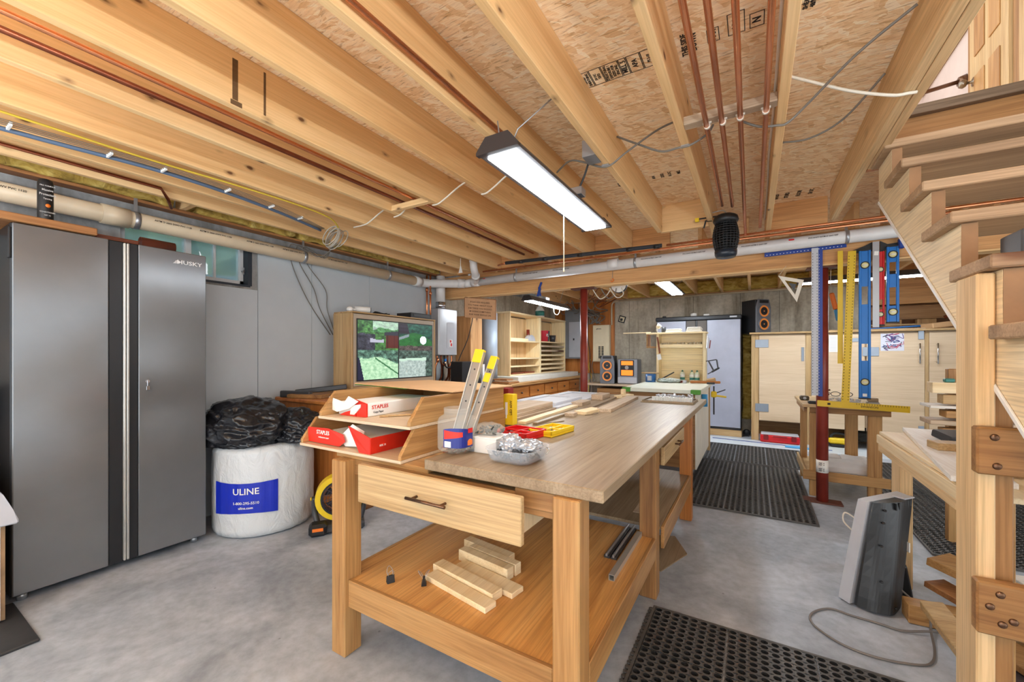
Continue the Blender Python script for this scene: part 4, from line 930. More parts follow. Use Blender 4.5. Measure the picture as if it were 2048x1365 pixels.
for k, (p, q, wdt) in enumerate((((-1.055, 1.305, .915), (-1.018, 1.44, 1.315), .044), ((-1.012, 1.315, .915), (-.962, 1.47, 1.285), .034))):
    s_ = thing('drawer_slide', ('left steel drawer slide with yellow tip standing in the jar', 'right steel drawer slide with yellow stickers standing in the jar')[k], 'drawer slide', p)
    P_, Q_ = Vector(p), Vector(q); dv = (Q_-P_).normalized()
    MB().bar(P_, Q_, wdt, .010, .001).build('channel', plain('zinc_dark', (138, 139, 140), .36, .75), s_)
    sd = Vector((0, 0, 1)).cross(dv).normalized(); rt = dv.cross(Vector((0, -1, 0))).normalized()
    nrm = rt.cross(dv).normalized()
    for e in (-1, 1): MB().bar(P_+rt*(wdt*.5*e)-nrm*.006*0, Q_-dv*.005+rt*(wdt*.5*e), .005, .018, .001).build('rail_edge', M_ALU, s_)
    MB().bar(Q_-dv*.055, Q_+dv*.004, wdt*1.08, .021, .002).build('yellow_tip', M_YEL, s_)
    if k: MB().bar(Q_-dv*.115, Q_-dv*.075, wdt*.9, .022, .001).build('sticker', M_YEL, s_)
    m = MB()
    for j in range(3): c = P_+dv*(.2+.07*j); m.cyl(c-Vector((0, .0045, 0)), c-Vector((0, .0065, 0)), .004, seg=8)
    m.build('screw_hole', M_BLACK, s_)
# boxes, hardware
t = thing('small_carton', 'small plain white carton behind the food container', 'box', (-.93, 1.4, .903))
MB().box((-.975, 1.335, .903), (-.868, 1.45, .962), .002).build('carton', M_PAPER, t); MB().box((-.977, 1.333, .9625), (-.866, 1.452, .967), .001).build('lid', M_PAPER, t)
m = MB().cyl((-.99, 1.37, .903), (-.99, 1.37, .965), .03, seg=20); solo(m, 'white_tub', 'white cylindrical tub beside the snack jar', 'tub', M_LGREY)
t = thing('hardware_bag', 'clear bag of dark screws lying on the white carton', 'bag', (-.95, 1.42, .967)); m = MB(); random.seed(8)
for k in range(45): m.obox((-.945+random.uniform(-.055, .055), 1.40+random.uniform(-.04, .04), .973+random.uniform(0, .030)), (.018, .005, .005), 0, rz=random.uniform(0, 6), ry=random.uniform(-.6, .6))
o = m.build('screws', M_BLACK, t); o['kind'] = 'stuff'
m = MB(); bmesh.ops.create_icosphere(m.bm, subdivisions=3, radius=1)
for v in m.bm.verts: v.co = Vector((-.945+v.co.x*.072, 1.40+v.co.y*.055, .9925+v.co.z*.025*(1+.3*noise.noise(v.co*3))))
m.smooth = True; m.build('clear_film', M_CLEAR, t)
t = thing('food_container', 'clear plastic food container full of hardware bags on the bench corner', 'container', (-.765, 1.33, .903))
cc = (-.765, 1.325, .903)
m = MB(); rsq(m, [(.0, .001), (.075, .001), (.088, .010), (.097, .044), (.102, .048), (.103, .052), (.098, .052), (.094, .046), (.085, .012), (.0, .006)], cc, 4.5, 44)
m.build('body', film('translucent_plastic', (214, 220, 226), .30, .12), t)
m = MB(); random.seed(21)
for k in range(120): m.obox((cc[0]+random.uniform(-.07, .07), cc[1]+random.uniform(-.07, .07), .915+random.uniform(0, .030)), (.02, .006, .006), 0, rz=random.uniform(0, 6), ry=random.uniform(-1, 1))
o = m.build('hardware', M_DGREY, t); o['kind'] = 'stuff'
def crumple(m, c, s, seed, amp=.4):
    g = bmesh.new(); bmesh.ops.create_icosphere(g, subdivisions=4, radius=1)
    for v in g.verts:
        n_ = v.co.normalized(); w = 1-amp*abs(noise.noise(n_*2.3+Vector((seed, 0, 0))))-amp*.5*abs(noise.noise(n_*5+Vector((0, seed, 0))))
        v.co = Vector((c[0]+n_.x*s[0]*w, c[1]+n_.y*s[1]*w, c[2]+max(-.6, n_.z)*s[2]*w))
    me = bpy.data.meshes.new('x'); g.to_mesh(me); g.free(); m.bm.from_mesh(me); bpy.data.meshes.remove(me)
M_BAGC = plain('clear_bag', (196, 200, 206), .12, .45, .15)
b = thing('parts_bag', 'crumpled shiny clear bag on the left side in the food container', 'bag', (cc[0]-.02, cc[1], .94)); m = MB(); crumple(m, (cc[0]-.025, cc[1]-.005, .958), (.052, .05, .048), 3, .5); m.build('film', M_BAGC, b)
b = thing('parts_bag', 'flat pale plastic bag on the right in the food container', 'bag', (cc[0]+.03, cc[1]+.03, .95)); m = MB(); crumple(m, (cc[0]+.035, cc[1]+.02, .956), (.058, .07, .026), 7, .3); m.build('film', M_BAGC, b)
m = MB().tube([(cc[0]+.09, cc[1]+.06, .95), (cc[0]+.108, cc[1]+.045, .945), (cc[0]+.105, cc[1]+.03, .93)], .002, 6); m.build('wire_clip', M_CHROME, t)
t = thing('bulb_carton', 'tall yellow carton with a white lamp picture behind the jar', 'box', (-1.19, 1.97, .903))
MB().box((-1.215, 1.945, .904), (-1.155, 1.995, 1.075), .001).build('carton', M_YEL, t)
m = MB().box((-1.205, 1.9445, .96), (-1.188, 1.9452, 1.03), 0).box((-1.2, 1.9442, .94), (-1.193, 1.9450, .96), 0); m.build('lamp_picture', M_PAPER, t)
m = MB().text('LED 60W', .02, (-1.166, 1.9445, 1.0), (0, 0, 1), (-1, 0, 0), .0004); m.build('print', M_INK, t)
def bitcase(name, lab, c, d, rz, mat, seed):
    t = thing(name, lab, 'tool case', c, rz=rz); random.seed(seed)
    L = LOC[t.name]; LOC[t.name] = Vector((0, 0, 0))
    w, l, h = d
    m = MB().box((-w/2, -l/2, 0), (w/2, l/2, h*.45), .004)
    for a, b in (((-w/2, -l/2, h*.45), (-w/2+.008, l/2, h)), ((w/2-.008, -l/2, h*.45), (w/2, l/2, h)), ((-w/2, -l/2, h*.45), (w/2, -l/2+.008, h)), ((-w/2, l/2-.008, h*.45), (w/2, l/2, h)), ((-w/2, -.004, h*.45), (w/2, .004, h*.9)), ((-.004, -l/2, h*.45), (.004, l/2, h*.9))): m.box(a, b, .001)
    m.build('tray', mat, t)
    for k in range(14):
        x = random.uniform(-w/2+.015, w/2-.015); y = random.uniform(-l/2+.02, l/2-.02)
        if k < 14: pass
        MB().obox((x, y, h*.62), (.005, .022, .006), .0005, rz=random.uniform(-.3, .3)).build('drill_bit', M_STEEL if k % 3 else M_BLACK, t)
    LOC[t.name] = L; return t
t = bitcase('bit_case', 'open yellow driver bit case on the workbench', (-.875, 1.86, .903), (.135, .22, .030), -.12, M_YEL, 2)
t = bitcase('bit_case', 'open red driver bit case beside the yellow one', (-.965, 1.70, .903), (.185, .17, .036), -.12, M_RED, 4)
# boards on the bench, left side
for k, (z0, y0, y1, x0, x1) in enumerate(((.903, 2.02, 2.62, -1.52, -1.20), (.924, 2.01, 2.60, -1.51, -1.215), (.945, 2.03, 2.61, -1.42, -1.22))):
    board('wood_board', ('bottom', 'middle', 'top')[k]+' board of the stack on the bench behind the yellow carton', 'board', (x0, y0, z0), (x1, y1, z0+.0205), 'greypine', Y, None, .002)
def panel(lab, x0, y0, x1, y1, z):
    t = thing('cabinet_door_panel', lab, 'door panel', ((x0+x1)/2, (y0+y1)/2, z))
    mt = plain('primer_grey', (202, 204, 210), .5); w = .07
    for a, b in (((x0, y0), (x0+w, y1)), ((x1-w, y0), (x1, y1)), ((x0+w, y0), (x1-w, y0+w)), ((x0+w, y1-w), (x1-w, y1))): MB().box((*a, z), (*b, z+.02), .002).build('frame_rail', mt, t)
    MB().box((x0+w, y0+w, z+.003), (x1-w, y1-w, z+.010), 0).build('center_panel', mt, t)
panel('grey primed frame door lying on the workbench, nearer one', -1.62, 2.66, -1.20, 3.22, .903)
panel('grey primed frame door lying on the workbench, farther one', -1.63, 3.24, -1.22, 3.86, .903)
panel('grey primed frame door on top of the nearer one', -1.60, 2.72, -1.25, 3.26, .9235)
def stick(lab, p, q, w, h, kind='greypine', z=.903, name='wood_strip'):
    m = MB().bar((p[0], p[1], z+h/2), (q[0], q[1], z+h/2), w, h, .0015)
    # bar keeps its width in plan because the roll axis is vertical
    return solo(m, name, lab, 'board', wood(kind, Y))
def plank(lab, p, q, w, h, kind='greypine', z=.903, name='wood_strip'):
    p, q = Vector((*p, 0)), Vector((*q, 0)); d = q-p; a = math.atan2(d.y, d.x)-PI/2
    m = MB().obox(((p.x+q.x)/2, (p.y+q.y)/2, z+h/2), (w, d.length, h), .002, rz=a)
    return solo(m, name, lab, 'board', wood(kind, Y))
plank('long pale strip on the bench beside the board stack', (-1.13, 2.0), (-1.155, 2.86), .05, .018, 'pale')
plank('thin tan strip on the bench right of the pale strip', (-1.055, 2.02), (-1.06, 2.42), .03, .015, 'oak')
plank('straight-edged light board near the far end of the bench', (-.88, 2.70), (-.93, 3.66), .10, .026, 'greypine')
plank('thin strip left of the straight-edged board on the bench', (-1.03, 2.83), (-1.08, 3.62), .035, .014, 'oak')
plank('small block beside the thin tan strip on the bench', (-1.01, 2.40), (-1.015, 2.48), .06, .022, 'greypine', name='wood_block')
plank('paper covered block in middle of bench strips', (-.98, 2.52), (-.95, 2.76), .09, .022, 'pale', name='wood_block')
plank('square block with a notch on the grey doors edge', (-1.165, 2.92), (-1.17, 3.12), .09, .030, 'greypine', name='wood_block')
plank('taller block stacked at the far left end of the bench', (-1.17, 3.40), (-1.18, 3.64), .10, .045, 'greypine', name='wood_block')
plank('flat block at the far end of bench behind the straight board', (-1.05, 3.62), (-1.0, 3.84), .08, .025, 'pale', name='wood_block')
plank('small upright peg block at the far end of the bench', (-1.04, 3.72), (-1.03, 3.76), .03, .05, 'pale', z=.929, name='wood_block')
m = MB().tube([(-1.02, 2.10, .906), (-.99, 2.16, .906), (-.965, 2.22, .906)], .003, 6); solo(m, 'wood_shaving', 'thin curled wood shaving near the yellow bit case', 'shaving', wood('oak', Y))
m = MB().tube([(-.94, 2.50, .906), (-.905, 2.56, .906), (-.90, 2.64, .906)], .003, 6); solo(m, 'wood_shaving', 'curved wood sliver near the middle of the bench', 'shaving', wood('oak', Y))
# far tray with hardware
t = thing('hardware_tray', 'low tray of white hardware pieces at the far end of the bench', 'tray', (-.6, 3.6, .903))
m = MB().box((-.81, 3.44, .903), (-.405, 3.76, .910), .003)
m.build('tray', wood('oak', X), t)
m = MB()
for a, b in (((-.80, 3.45, .9105), (-.41, 3.456, .922)), ((-.80, 3.744, .9105), (-.41, 3.75, .922)), ((-.80, 3.457, .9105), (-.794, 3.743, .922)), ((-.416, 3.457, .9105), (-.41, 3.743, .922))): m.box(a, b, .001)
m.build('rim', wood('oak', Y), t)
t2 = thing('spiral_binding', 'row of white clips stacked along the hardware tray', 'clips', (-.58, 3.5, .911)); random.seed(31)
m = MB()
for k in range(34): m.obox((-.725+.009*k, 3.52, .931), (.006, .05, .036), .001, rx=random.uniform(-.1, .1))
o = m.build('clip_row', M_WHITE, t2); o['kind'] = 'stuff'
m = MB()
for k in range(40): m.obox((-.70+random.uniform(0, .26), 3.63+random.uniform(-.07, .09), .922+random.uniform(0, .035)), (.05, .016, .012), .001, rz=random.uniform(0, 6), ry=random.uniform(-.5, .5))
o = tag(m.build('hardware_pile', M_LGREY), 'loose pile of pale hardware in the tray at the bench end', 'hardware'); o['kind'] = 'stuff'
# lower shelf contents
def block(lab, p, q, w, h, z=.3245):
    return plank(lab, p, q, w, h, 'pale', z, 'wood_block')
block('front wood block of the pile on the lower shelf', (-1.215, 1.345), (-.86, 1.285), .062, .022)
block('second wood block from the front of the lower shelf pile', (-1.235, 1.415), (-.875, 1.355), .06, .034)
block('third block of the lower shelf pile, sticking out to the right', (-1.16, 1.475), (-.82, 1.422), .075, .022)
block('raised block on edge behind the third one in the lower shelf pile', (-1.20, 1.545), (-.905, 1.505), .045, .052)
block('tall block behind the raised one in the lower shelf pile', (-1.18, 1.595), (-.895, 1.557), .04, .050)
block('rearmost block of the lower shelf pile', (-1.25, 1.655), (-.965, 1.615), .05, .045)
def clip(lab, c, rz):
    t = thing('binder_clip', lab, 'binder clip', c, rz=rz); L = LOC[t.name]; LOC[t.name] = Vector((0, 0, 0))
    MB().prism([(-.011, .0), (.011, .0), (.003, .030), (-.003, .030)], 'X', -.016, .016, .001).build('body', M_BLACK, t)
    for s in (-1, 1): MB().tube([(-.010, s*.004, .03), (-.012, s*.012, .045), (-.004, s*.022, .058), (.004, s*.022, .058), (.012, s*.012, .045), (.010, s*.004, .03)], .0011, 6).build('wire_handle', M_STEEL, t)
    t.rotation_euler = (0, 0, rz); t.location = Vector(c); LOC[t.name] = L
clip('black binder clip at the left of the lower shelf', (-1.335, 1.225, .325), 1.1)
clip('black binder clip beside the wood blocks on the lower shelf', (-1.20, 1.285, .325), 2.3)
m = MB()
P_, Q_ = (-.527, 1.72), (-.545, 2.20)
for a, b in (((-.5395, .3245), (-.5145, .3265)), ((-.5395, .3475), (-.5145, .3495)), ((-.5395, .3265), (-.5375, .3475)), ((-.5165, .3265), (-.5145, .3475))): m.box((a[0], 1.72, a[1]), (b[0], 2.22, b[1]), 0)
solo(m, 'square_tube', 'square aluminium tube lying along the right edge of the lower shelf', 'tube', M_ALU)
for k, (x, z, lab) in enumerate(((-.605, .3245, 'left dark steel slide lying on the lower shelf'), (-.572, .3245, 'right dark steel slide lying on the lower shelf next to the tube'))):
    t = thing('drawer_slide', lab, 'drawer slide', (x, 2.08, z))
    MB().box((x-.014, 1.90, z), (x+.014, 2.28, z+.012), .001).build('channel', M_DGREY, t); MB().box((x-.004, 1.89, z+.0125), (x+.006, 2.29, z+.026), .002).build('inner_rail', M_STEEL, t)
    for y in (1.95, 2.05, 2.15, 2.24): MB().cyl((x-.009, y, z+.0115), (x-.009, y, z+.0135), .004, seg=8).build('screw_hole', M_CHROME, t)
plank('thin grey strip on the second shelf of the workbench', (-.60, 2.45), (-.62, 3.2), .04, .006, 'greypine', z=.3575)
m = MB().prism([(-.70, 2.66), (-.476, 2.535), (-.372, 2.84), (-.482, 3.07), (-.75, 2.95)], 'Z', .0005, .008)
solo(m, 'plywood_scrap', 'thin plywood scrap lying on the floor under the workbench edge', 'plywood', wood('oak', Y))
# ================================================================= FAR ROOM
board('plywood_backer', 'orange plywood backer board behind the breaker panel in the far corner', 'board', (-3.6, 7.81, .92), (-2.335, 7.848, 2.34), 'orange', Z)
t = thing('breaker_panel', 'cream breaker panel with small door on the orange backer board', 'breaker panel', (-2.56, 7.75, 1.15))
M_PANEL = plain('panel_cream', (214, 202, 172), .45)
MB().box((-2.73, 7.69, 1.155), (-2.40, 7.81, 1.87), .006).build('case', M_PANEL, t)
d = MB().box((-2.715, 7.682, 1.17), (-2.415, 7.69, 1.855), .003).build('cover', M_PANEL, t)
MB().box((-2.66, 7.676, 1.18), (-2.47, 7.682, 1.52), .002).build('door', M_PANEL, t)
m = MB()
for k in range(8):
    for x in (-2.61, -2.55): m.box((x, 7.672, 1.22+.03*k), (x+.045, 7.676, 1.243+.03*k), .001)
m.build('breakers', M_BLACK, t)
m = MB().prism([(-2.66, 1.79), (-2.64, 1.805), (-2.645, 1.793), (-2.55, 1.793), (-2.55, 1.788), (-2.645, 1.788), (-2.64, 1.776)], 'Y', 7.679, 7.682); m.text('BRYANT', .022, (-2.60, 7.681, 1.80), (1, 0, 0), (0, 0, 1), .0005); m.build('mark', M_DGREY, t)
t = thing('electrical_box', 'tall grey electrical box on the far wall behind the dark red column', 'electrical box', (-3.15, 7.75, 1.2))
MB().box((-3.31, 7.66, 1.21), (-2.93, 7.808, 2.2), .005).build('case', plain('box_grey', (120, 124, 130), .4, .3), t)
MB().box((-3.22, 7.652, 1.24), (-2.95, 7.66, 1.95), .003).build('door', plain('box_grey_light', (172, 178, 188), .4, .3), t)
MB().box((-3.13, 7.648, 1.58), (-3.10, 7.652, 1.62)).build('latch', M_BLACK, t)
m = MB().tube([(-2.385, 7.80, 1.87), (-2.385, 7.80, 2.22), (-2.37, 7.80, 2.29), (-2.32, 7.80, 2.325), (-2.25, 7.80, 2.328)], .016, 10).cyl((-2.26, 7.80, 2.328), (1.40, 7.80, 2.345), .016, seg=10)
solo(m, 'conduit', 'grey beige conduit from the breaker panel along the top of far wall', 'conduit', plain('conduit', (186, 172, 146), .45))
t = thing('wall_keypad', 'small black square device tilted on the far concrete wall', 'device', (-2.19, 7.84, 1.97))
MB().obox((-2.195, 7.843, 1.978), (.13, .012, .13), .012, ry=.3).build('frame', M_BLACK, t)
MB().obox((-2.195, 7.836, 1.978), (.09, .004, .09), .004, ry=.3).build('face', M_PANEL, t); MB().obox((-2.205, 7.832, 1.97), (.05, .004, .05), .004, ry=.3).build('button', M_BLACK, t)
m = MB(); random.seed(14)
for k in range(12):
    x = -3.2+random.uniform(0, .9); y = 7.4+random.uniform(-.4, .3)
    m.tube([(x, y, 2.33), (x+random.uniform(-.2, .2), y+random.uniform(-.1, .1), 2.2+random.uniform(-.08, .05)), (min(-2.45, x+random.uniform(-.3, .2)), 7.74, 2.15+random.uniform(-.05, .1)), (-2.82+random.uniform(-.1, .3), 7.74, 2.05), (-2.8+random.uniform(-.05, .25), 7.75, 1.9)], .009, 6)
o = solo(m, 'cable_cluster', 'tangle of dark and tan cables entering the far corner panels', 'cables', M_CABLEG); o['kind'] = 'stuff'
m = MB()
for k in range(6): m.tube([(-1.9-.06*k, 5.0+.5*k, 2.34), (-2.1-.06*k, 5.6+.3*k, 2.22-.015*k), (-2.3, 6.2+.2*k, 2.26), (-2.6, 7.0+.1*k, 2.30)], .007, 6)
o = solo(m, 'cable_cluster', 'slack brown cables hanging under the far joists behind the hutch light', 'cables', M_COPPERD); o['kind'] = 'stuff'
for k, (x, lab) in enumerate(((-2.80, 'left drooping yellow cable below the breaker panel'), (-2.74, 'middle drooping cable below the breaker panel'), (-2.83, 'dark cable hanging beside the dark red column'))):
    cable('hanging_cable', lab, [(x, 7.76, 2.2 if k == 2 else 1.2), (x-.03, 7.75, 1.7 if k == 2 else 1.05), (x+.02, 7.74, 1.3 if k == 2 else .85), (x-.02+.03*k, 7.70, .72), (x+.05, 7.6, .3)], .008, M_CABLEY if k == 0 else M_CABLEG if k == 1 else M_BLACK)
# speakers and stereo
M_SPK = plain('speaker_grey', (108, 110, 116), .4, .2); M_CONE = plain('speaker_cone', (232, 140, 60), .4)
def speaker(lab, c, rz):
    t = thing('speaker', lab, 'speaker', c, rz=rz); L = LOC[t.name]; LOC[t.name] = Vector((0, 0, 0))
    MB().box((-.13, -.02, 0), (.13, .26, .52), .006).build('cabinet', M_BLACK, t)
    MB().prism([(-.135, .01), (-.12, 0), (.12, 0), (.135, .01), (.135, .40), (.10, .525), (-.10, .525), (-.135, .40)], 'Y', -.045, -.021, .006).build('front_panel', M_SPK, t)
    for z in (.14, .34):
        w = MB().lathe([(.105, -.046), (.105, -.058), (.092, -.062), (.088, -.05), (.088, -.046)], (0, 0, z), 24, 'Y').build('woofer', M_SPK, t)
        MB().lathe([(.088, -.052), (.06, -.05), (.035, -.044), (.034, -.05), (.0, -.055)], (0, 0, z), 24, 'Y').build('cone', M_CONE, w)
        MB().lathe([(.062, -.0535), (.045, -.051), (.045, -.05), (.062, -.0525)], (0, 0, z), 24, 'Y').build('ring', M_BLACK, w)
    MB().box((-.08, -.052, .465), (.08, -.046, .51), .002).build('tweeter', M_BLACK, t)
    LOC[t.name] = L; return t
speaker('black and grey speaker with two orange cones beside the stereo', (-2.36, 7.46, .752), .12)
speaker('black speaker with two orange cones on top of the plywood cabinets', (.10, 7.42, 1.628), .75)
t = thing('stereo', 'silver mini stereo with orange lit panels on the shelf beside the speaker', 'stereo', (-1.99, 7.55, .752))
MB().box((-2.17, 7.46, .752), (-1.81, 7.76, 1.21), .008).build('case', plain('stereo_silver', (140, 142, 148), .35, .5), t)
MB().box((-2.12, 7.452, .90), (-1.87, 7.46, 1.19), .003).build('front_panel', M_BLACK, t)
g = emit('lit_orange', (230, 110, 30), .55)
MB().box((-2.10, 7.449, 1.10), (-1.89, 7.453, 1.175), .002).build('display', g, t)
MB().box((-2.10, 7.449, .912), (-1.89, 7.453, 1.01), .002).build('display', g, t)
MB().cyl((-1.995, 7.45, 1.055), (-1.995, 7.435, 1.055), .035, seg=18).build('volume_knob', M_CHROME, t)
MB().box((-2.165, 7.445, .77), (-1.815, 7.46, .88), .004).build('drawer_panel', plain('stereo_light', (180, 182, 188), .35, .5), t)
board('wall_shelf', 'grey shelf holding the stereo and speaker below the breaker panel', 'shelf', (-2.78, 7.36, .715), (-1.72, 7.84, .751), 'greypine', X)
board('brown_cabinet', 'low brown cabinet under the stereo shelf', 'cabinet', (-2.55, 7.42, 0), (-1.50, 7.84, .66), 'cedar', X)
# grey double cabinet on wood base
t = thing('storage_cabinet', 'light blue grey two-door cabinet against the far wall behind the hutch bench', 'cabinet', (-.81, 7.5, .1))
M_LCAB = plain('cabinet_blue_grey', (164, 168, 184), .35, .2, .03)
MB().box((-1.45, 7.325, .10), (-.172, 7.80, 1.86), .004).build('body', M_CABB, t)
for x0, x1 in ((-1.44, -.975), (-.658, -.182)): MB().box((x0, 7.30, .135), (x1, 7.324, 1.855), .005).build('door', M_LCAB, t)
for x0, x1 in ((-.97, -.83), (-.80, -.663)): MB().box((x0, 7.305, .135), (x1, 7.324, 1.855), .004).build('center_strip', plain('strip_brown_grey', (92, 84, 78), .5), t)
MB().box((-1.46, 7.29, 1.861), (-.165, 7.80, 1.93), .012).build('top_cap', M_CABB, t)
MB().box((-.33, 7.287, 1.885), (-.23, 7.2905, 1.91), .001).build('badge', M_LGREY, t)
MB().box((-1.44, 7.305, .101), (-.182, 7.324, .132), .002).build('kick_strip', M_BLACK, t)
board('cabinet_base', 'pale pine base board with nail holes under the blue grey cabinet', 'board', (-1.45, 7.28, 0), (-.165, 7.78, .099), 'pine', X)
m = MB().lathe([(0, -.05), (.02, -.05), (.034, .0), (.03, .04), (0, .045)], (-.87, 7.45, 1.965), 14, 'X'); solo(m, 'light_bulb', 'white bulb lying on top of the blue grey cabinet', 'bulb', M_WHITE)
solo(MB().box((-.72, 7.40, 1.931), (-.63, 7.48, 1.965), .004), 'small_box', 'small pale box on top of the blue grey cabinet', 'box', M_PAPER)
m = MB().obox((-1.34, 7.42, 1.945), (.06, .04, .028), .008, rz=.5); solo(m, 'small_tool', 'small dark gadget on the left top of the blue grey cabinet', 'tool', M_BLACK)
batt('insulation_batt', 'dark dusty insulation in the gap between blue grey cabinet and plywood cabinets', (-.16, 7.66, .25), (-.04, 7.84, 1.62), 6)
solo(MB().sph((-.10, 7.45, .055), .055, 14, (1, .8, 1)).box((-.14, 7.42, 0), (-.07, 7.5, .03)), 'floor_gadget', 'small dark round gadget on floor between the far cabinets', 'gadget', M_BLACK)
# plywood cabinets
t = thing('plywood_cabinet', 'long pale plywood wall cabinet raised on posts behind the hanging levels', 'cabinet', (1.2, 7.5, 0))
MB().box((-.03, 7.185, .30), (2.7, 7.80, 1.60), .002).build('body', wood('birch', X), t)
for x0, x1 in ((-.035, .062), (.634, .70), (1.875, 1.912)): MB().box((x0, 7.155, 0 if x0 < 1 else .29), (x1, 7.184, 1.60), .003).build('post', wood('pine', Z), t)
MB().box((-.06, 7.10, 1.601), (2.7, 7.82, 1.627), .004).build('top', wood('pine', X), t)
MB().box((-.03, 7.79, .0), (2.7, 7.82, .30), .002).build('back_panel', wood('cedar', X), t)
M_HINGE = plain('galvanised_hinge', (150, 160, 172), .35, .7)
doors = []
for x0, x1, z0 in ((.066, .632, .312), (.704, 1.285, .262), (1.305, 1.872, .262), (1.915, 2.5, .262)):
    doors.append(MB().box((x0, 7.150, z0), (x1, 7.172, 1.585), .002).build('door', wood('birch', X), t))
for x, z, d in ((.066, 1.46, 0), (.066, .50, 0), (1.31, 1.335, 2)): MB().box((x-.05, 7.142, z-.06), (x+.12, 7.149, z+.06), .012).build('hinge', M_HINGE, doors[d])
for x, z, d in ((1.835, 1.54, 2), (1.835, .32, 2)): MB().box((x-.025, 7.140, z-.05), (x+.03, 7.149, z+.06), .003).build('latch', M_HINGE, doors[d])
for x, d, w in ((.60, 0, 0), (1.82, 2, 1), (1.985, 3, 1)):
    m = MB()
    if w: m.cyl((x, 7.115, 1.18), (x, 7.115, 1.44), .008, seg=10).cyl((x, 7.115, 1.20), (x, 7.15, 1.20), .006, seg=8).cyl((x, 7.115, 1.42), (x, 7.15, 1.42), .006, seg=8)
    else: m.box((x-.016, 7.143, 1.20), (x+.016, 7.149, 1.40), .004)
    m.build('handle', M_CHROME if w else M_HINGE, doors[d])
t = thing('poster', 'colourful scribbled print taped to the plywood cabinet door', 'poster', (1.56, 7.149, 1.34))
MB().box((1.446, 7.146, 1.345), (1.677, 7.149, 1.573), 0).build('sheet', plain('poster_base', (208, 210, 222), .6), t)
random.seed(17); cols = [plain('poster_purple', (88, 40, 120), .6), plain('poster_blue', (70, 96, 150), .6), plain('poster_red', (200, 90, 110), .6), plain('poster_dark', (36, 40, 60), .6)]
for k, mt in enumerate(cols):
    m = MB()
    for j in range(9):
        x, z = random.uniform(1.47, 1.65), random.uniform(1.37, 1.55)
        m.tube([(x+random.uniform(-.02, .02), 7.1455, z), (max(1.45, min(1.67, x+random.uniform(-.06, .06))), 7.1455, max(1.35, min(1.57, z+random.uniform(-.04, .04)))), (max(1.45, min(1.67, x+random.uniform(-.06, .06))), 7.1455, max(1.35, min(1.57, z+random.uniform(-.04, .04))))], .004, 4)
    m.build('scribble', mt, t)
t = thing('paper_list', 'white paper list taped on the plywood door by the red column', 'paper', (.95, 7.149, 1.33))
MB().box((.90, 7.146, 1.33), (1.0, 7.149, 1.566), 0).build('sheet', M_PAPER, t)
m = MB()
for k in range(10): m.box((.912, 7.145, 1.35+.021*k), (.985, 7.146, 1.355+.021*k), 0)
m.build('lines', M_LGREY, t)
solo(MB().box((1.08, 7.141, 1.47), (1.27, 7.149, 1.52), .003), 'wall_strip', 'grey strip label on the plywood door left of the long level', 'label', M_HINGE)
# under cabinets
t = thing('organizer_case', 'red tool organizer case with clear lid on floor under plywood cabinets', 'tool case', (.32, 7.12, 0))
MB().box((.08, 7.02, .012), (.56, 7.22, .115), .012).build('case', M_RED, t)
MB().box((.09, 7.03, .116), (.55, 7.21, .135), .006).build('lid', M_LGREY, t)
for x in (.15, .49): MB().box((x-.03, 7.004, .05), (x+.03, 7.02, .122), .004).build('latch', plain('dark_red', (120, 14, 18), .4), t)
MB().tube([(.24, 7.02, .10), (.24, 7.0, .105), (.40, 7.0, .105), (.40, 7.02, .10)], .008, 8, False).build('handle', MATS['dark_red'], t)
t = thing('cordless_drill', 'yellow and black power tool on the floor under the plywood cabinets', 'power tool', (1.0, 7.2, 0))
MB().box((.90, 7.16, .05), (1.12, 7.27, .13), .02).build('body', M_YEL, t); MB().box((.92, 7.17, .0), (1.08, 7.26, .049), .012).build('base', M_BLACK, t)
MB().tube([(.92, 7.2, .13), (.97, 7.2, .19), (1.08, 7.2, .18), (1.13, 7.2, .10)], .018, 8).build('handle', M_BLACK, t)
t = thing('tool_bag', 'dark tool bag under the plywood cabinets beyond the stand', 'bag', (1.5, 7.4, 0)); m = MB(); crumple(m, (1.45, 7.46, .15), (.36, .17, .13), 5, .25); m.build('bag', plain('dark_bag', (40, 38, 34), .7), t)
m = MB().box((-.6, 6.66, 0), (1.75, 7.14, .008), .002); solo(m, 'floor_sheet', 'pale blue white sheet on floor in front of the far cabinets', 'sheet', plain('sheet_pale', (198, 206, 212), .5))
m = MB().bar((-.55, 6.98, .012), (.9, 6.86, .012), .02, .006, .001); solo(m, 'dark_strip', 'long dark blue strip lying across the pale floor sheet', 'strip', M_DBLUE)
t = thing('blue_squeegee', 'bright blue tool lying on the pale floor sheet by the red case', 'tool', (.5, 6.75, .008))
MB().obox((.52, 6.78, .02), (.30, .06, .02), .006, rz=-.1).build('blade', plain('light_blue', (70, 160, 215), .35), t); MB().bar((.38, 6.80, .024), (.62, 6.83, .03), .025, .018, .006).build('grip', MATS['light_blue'], t)
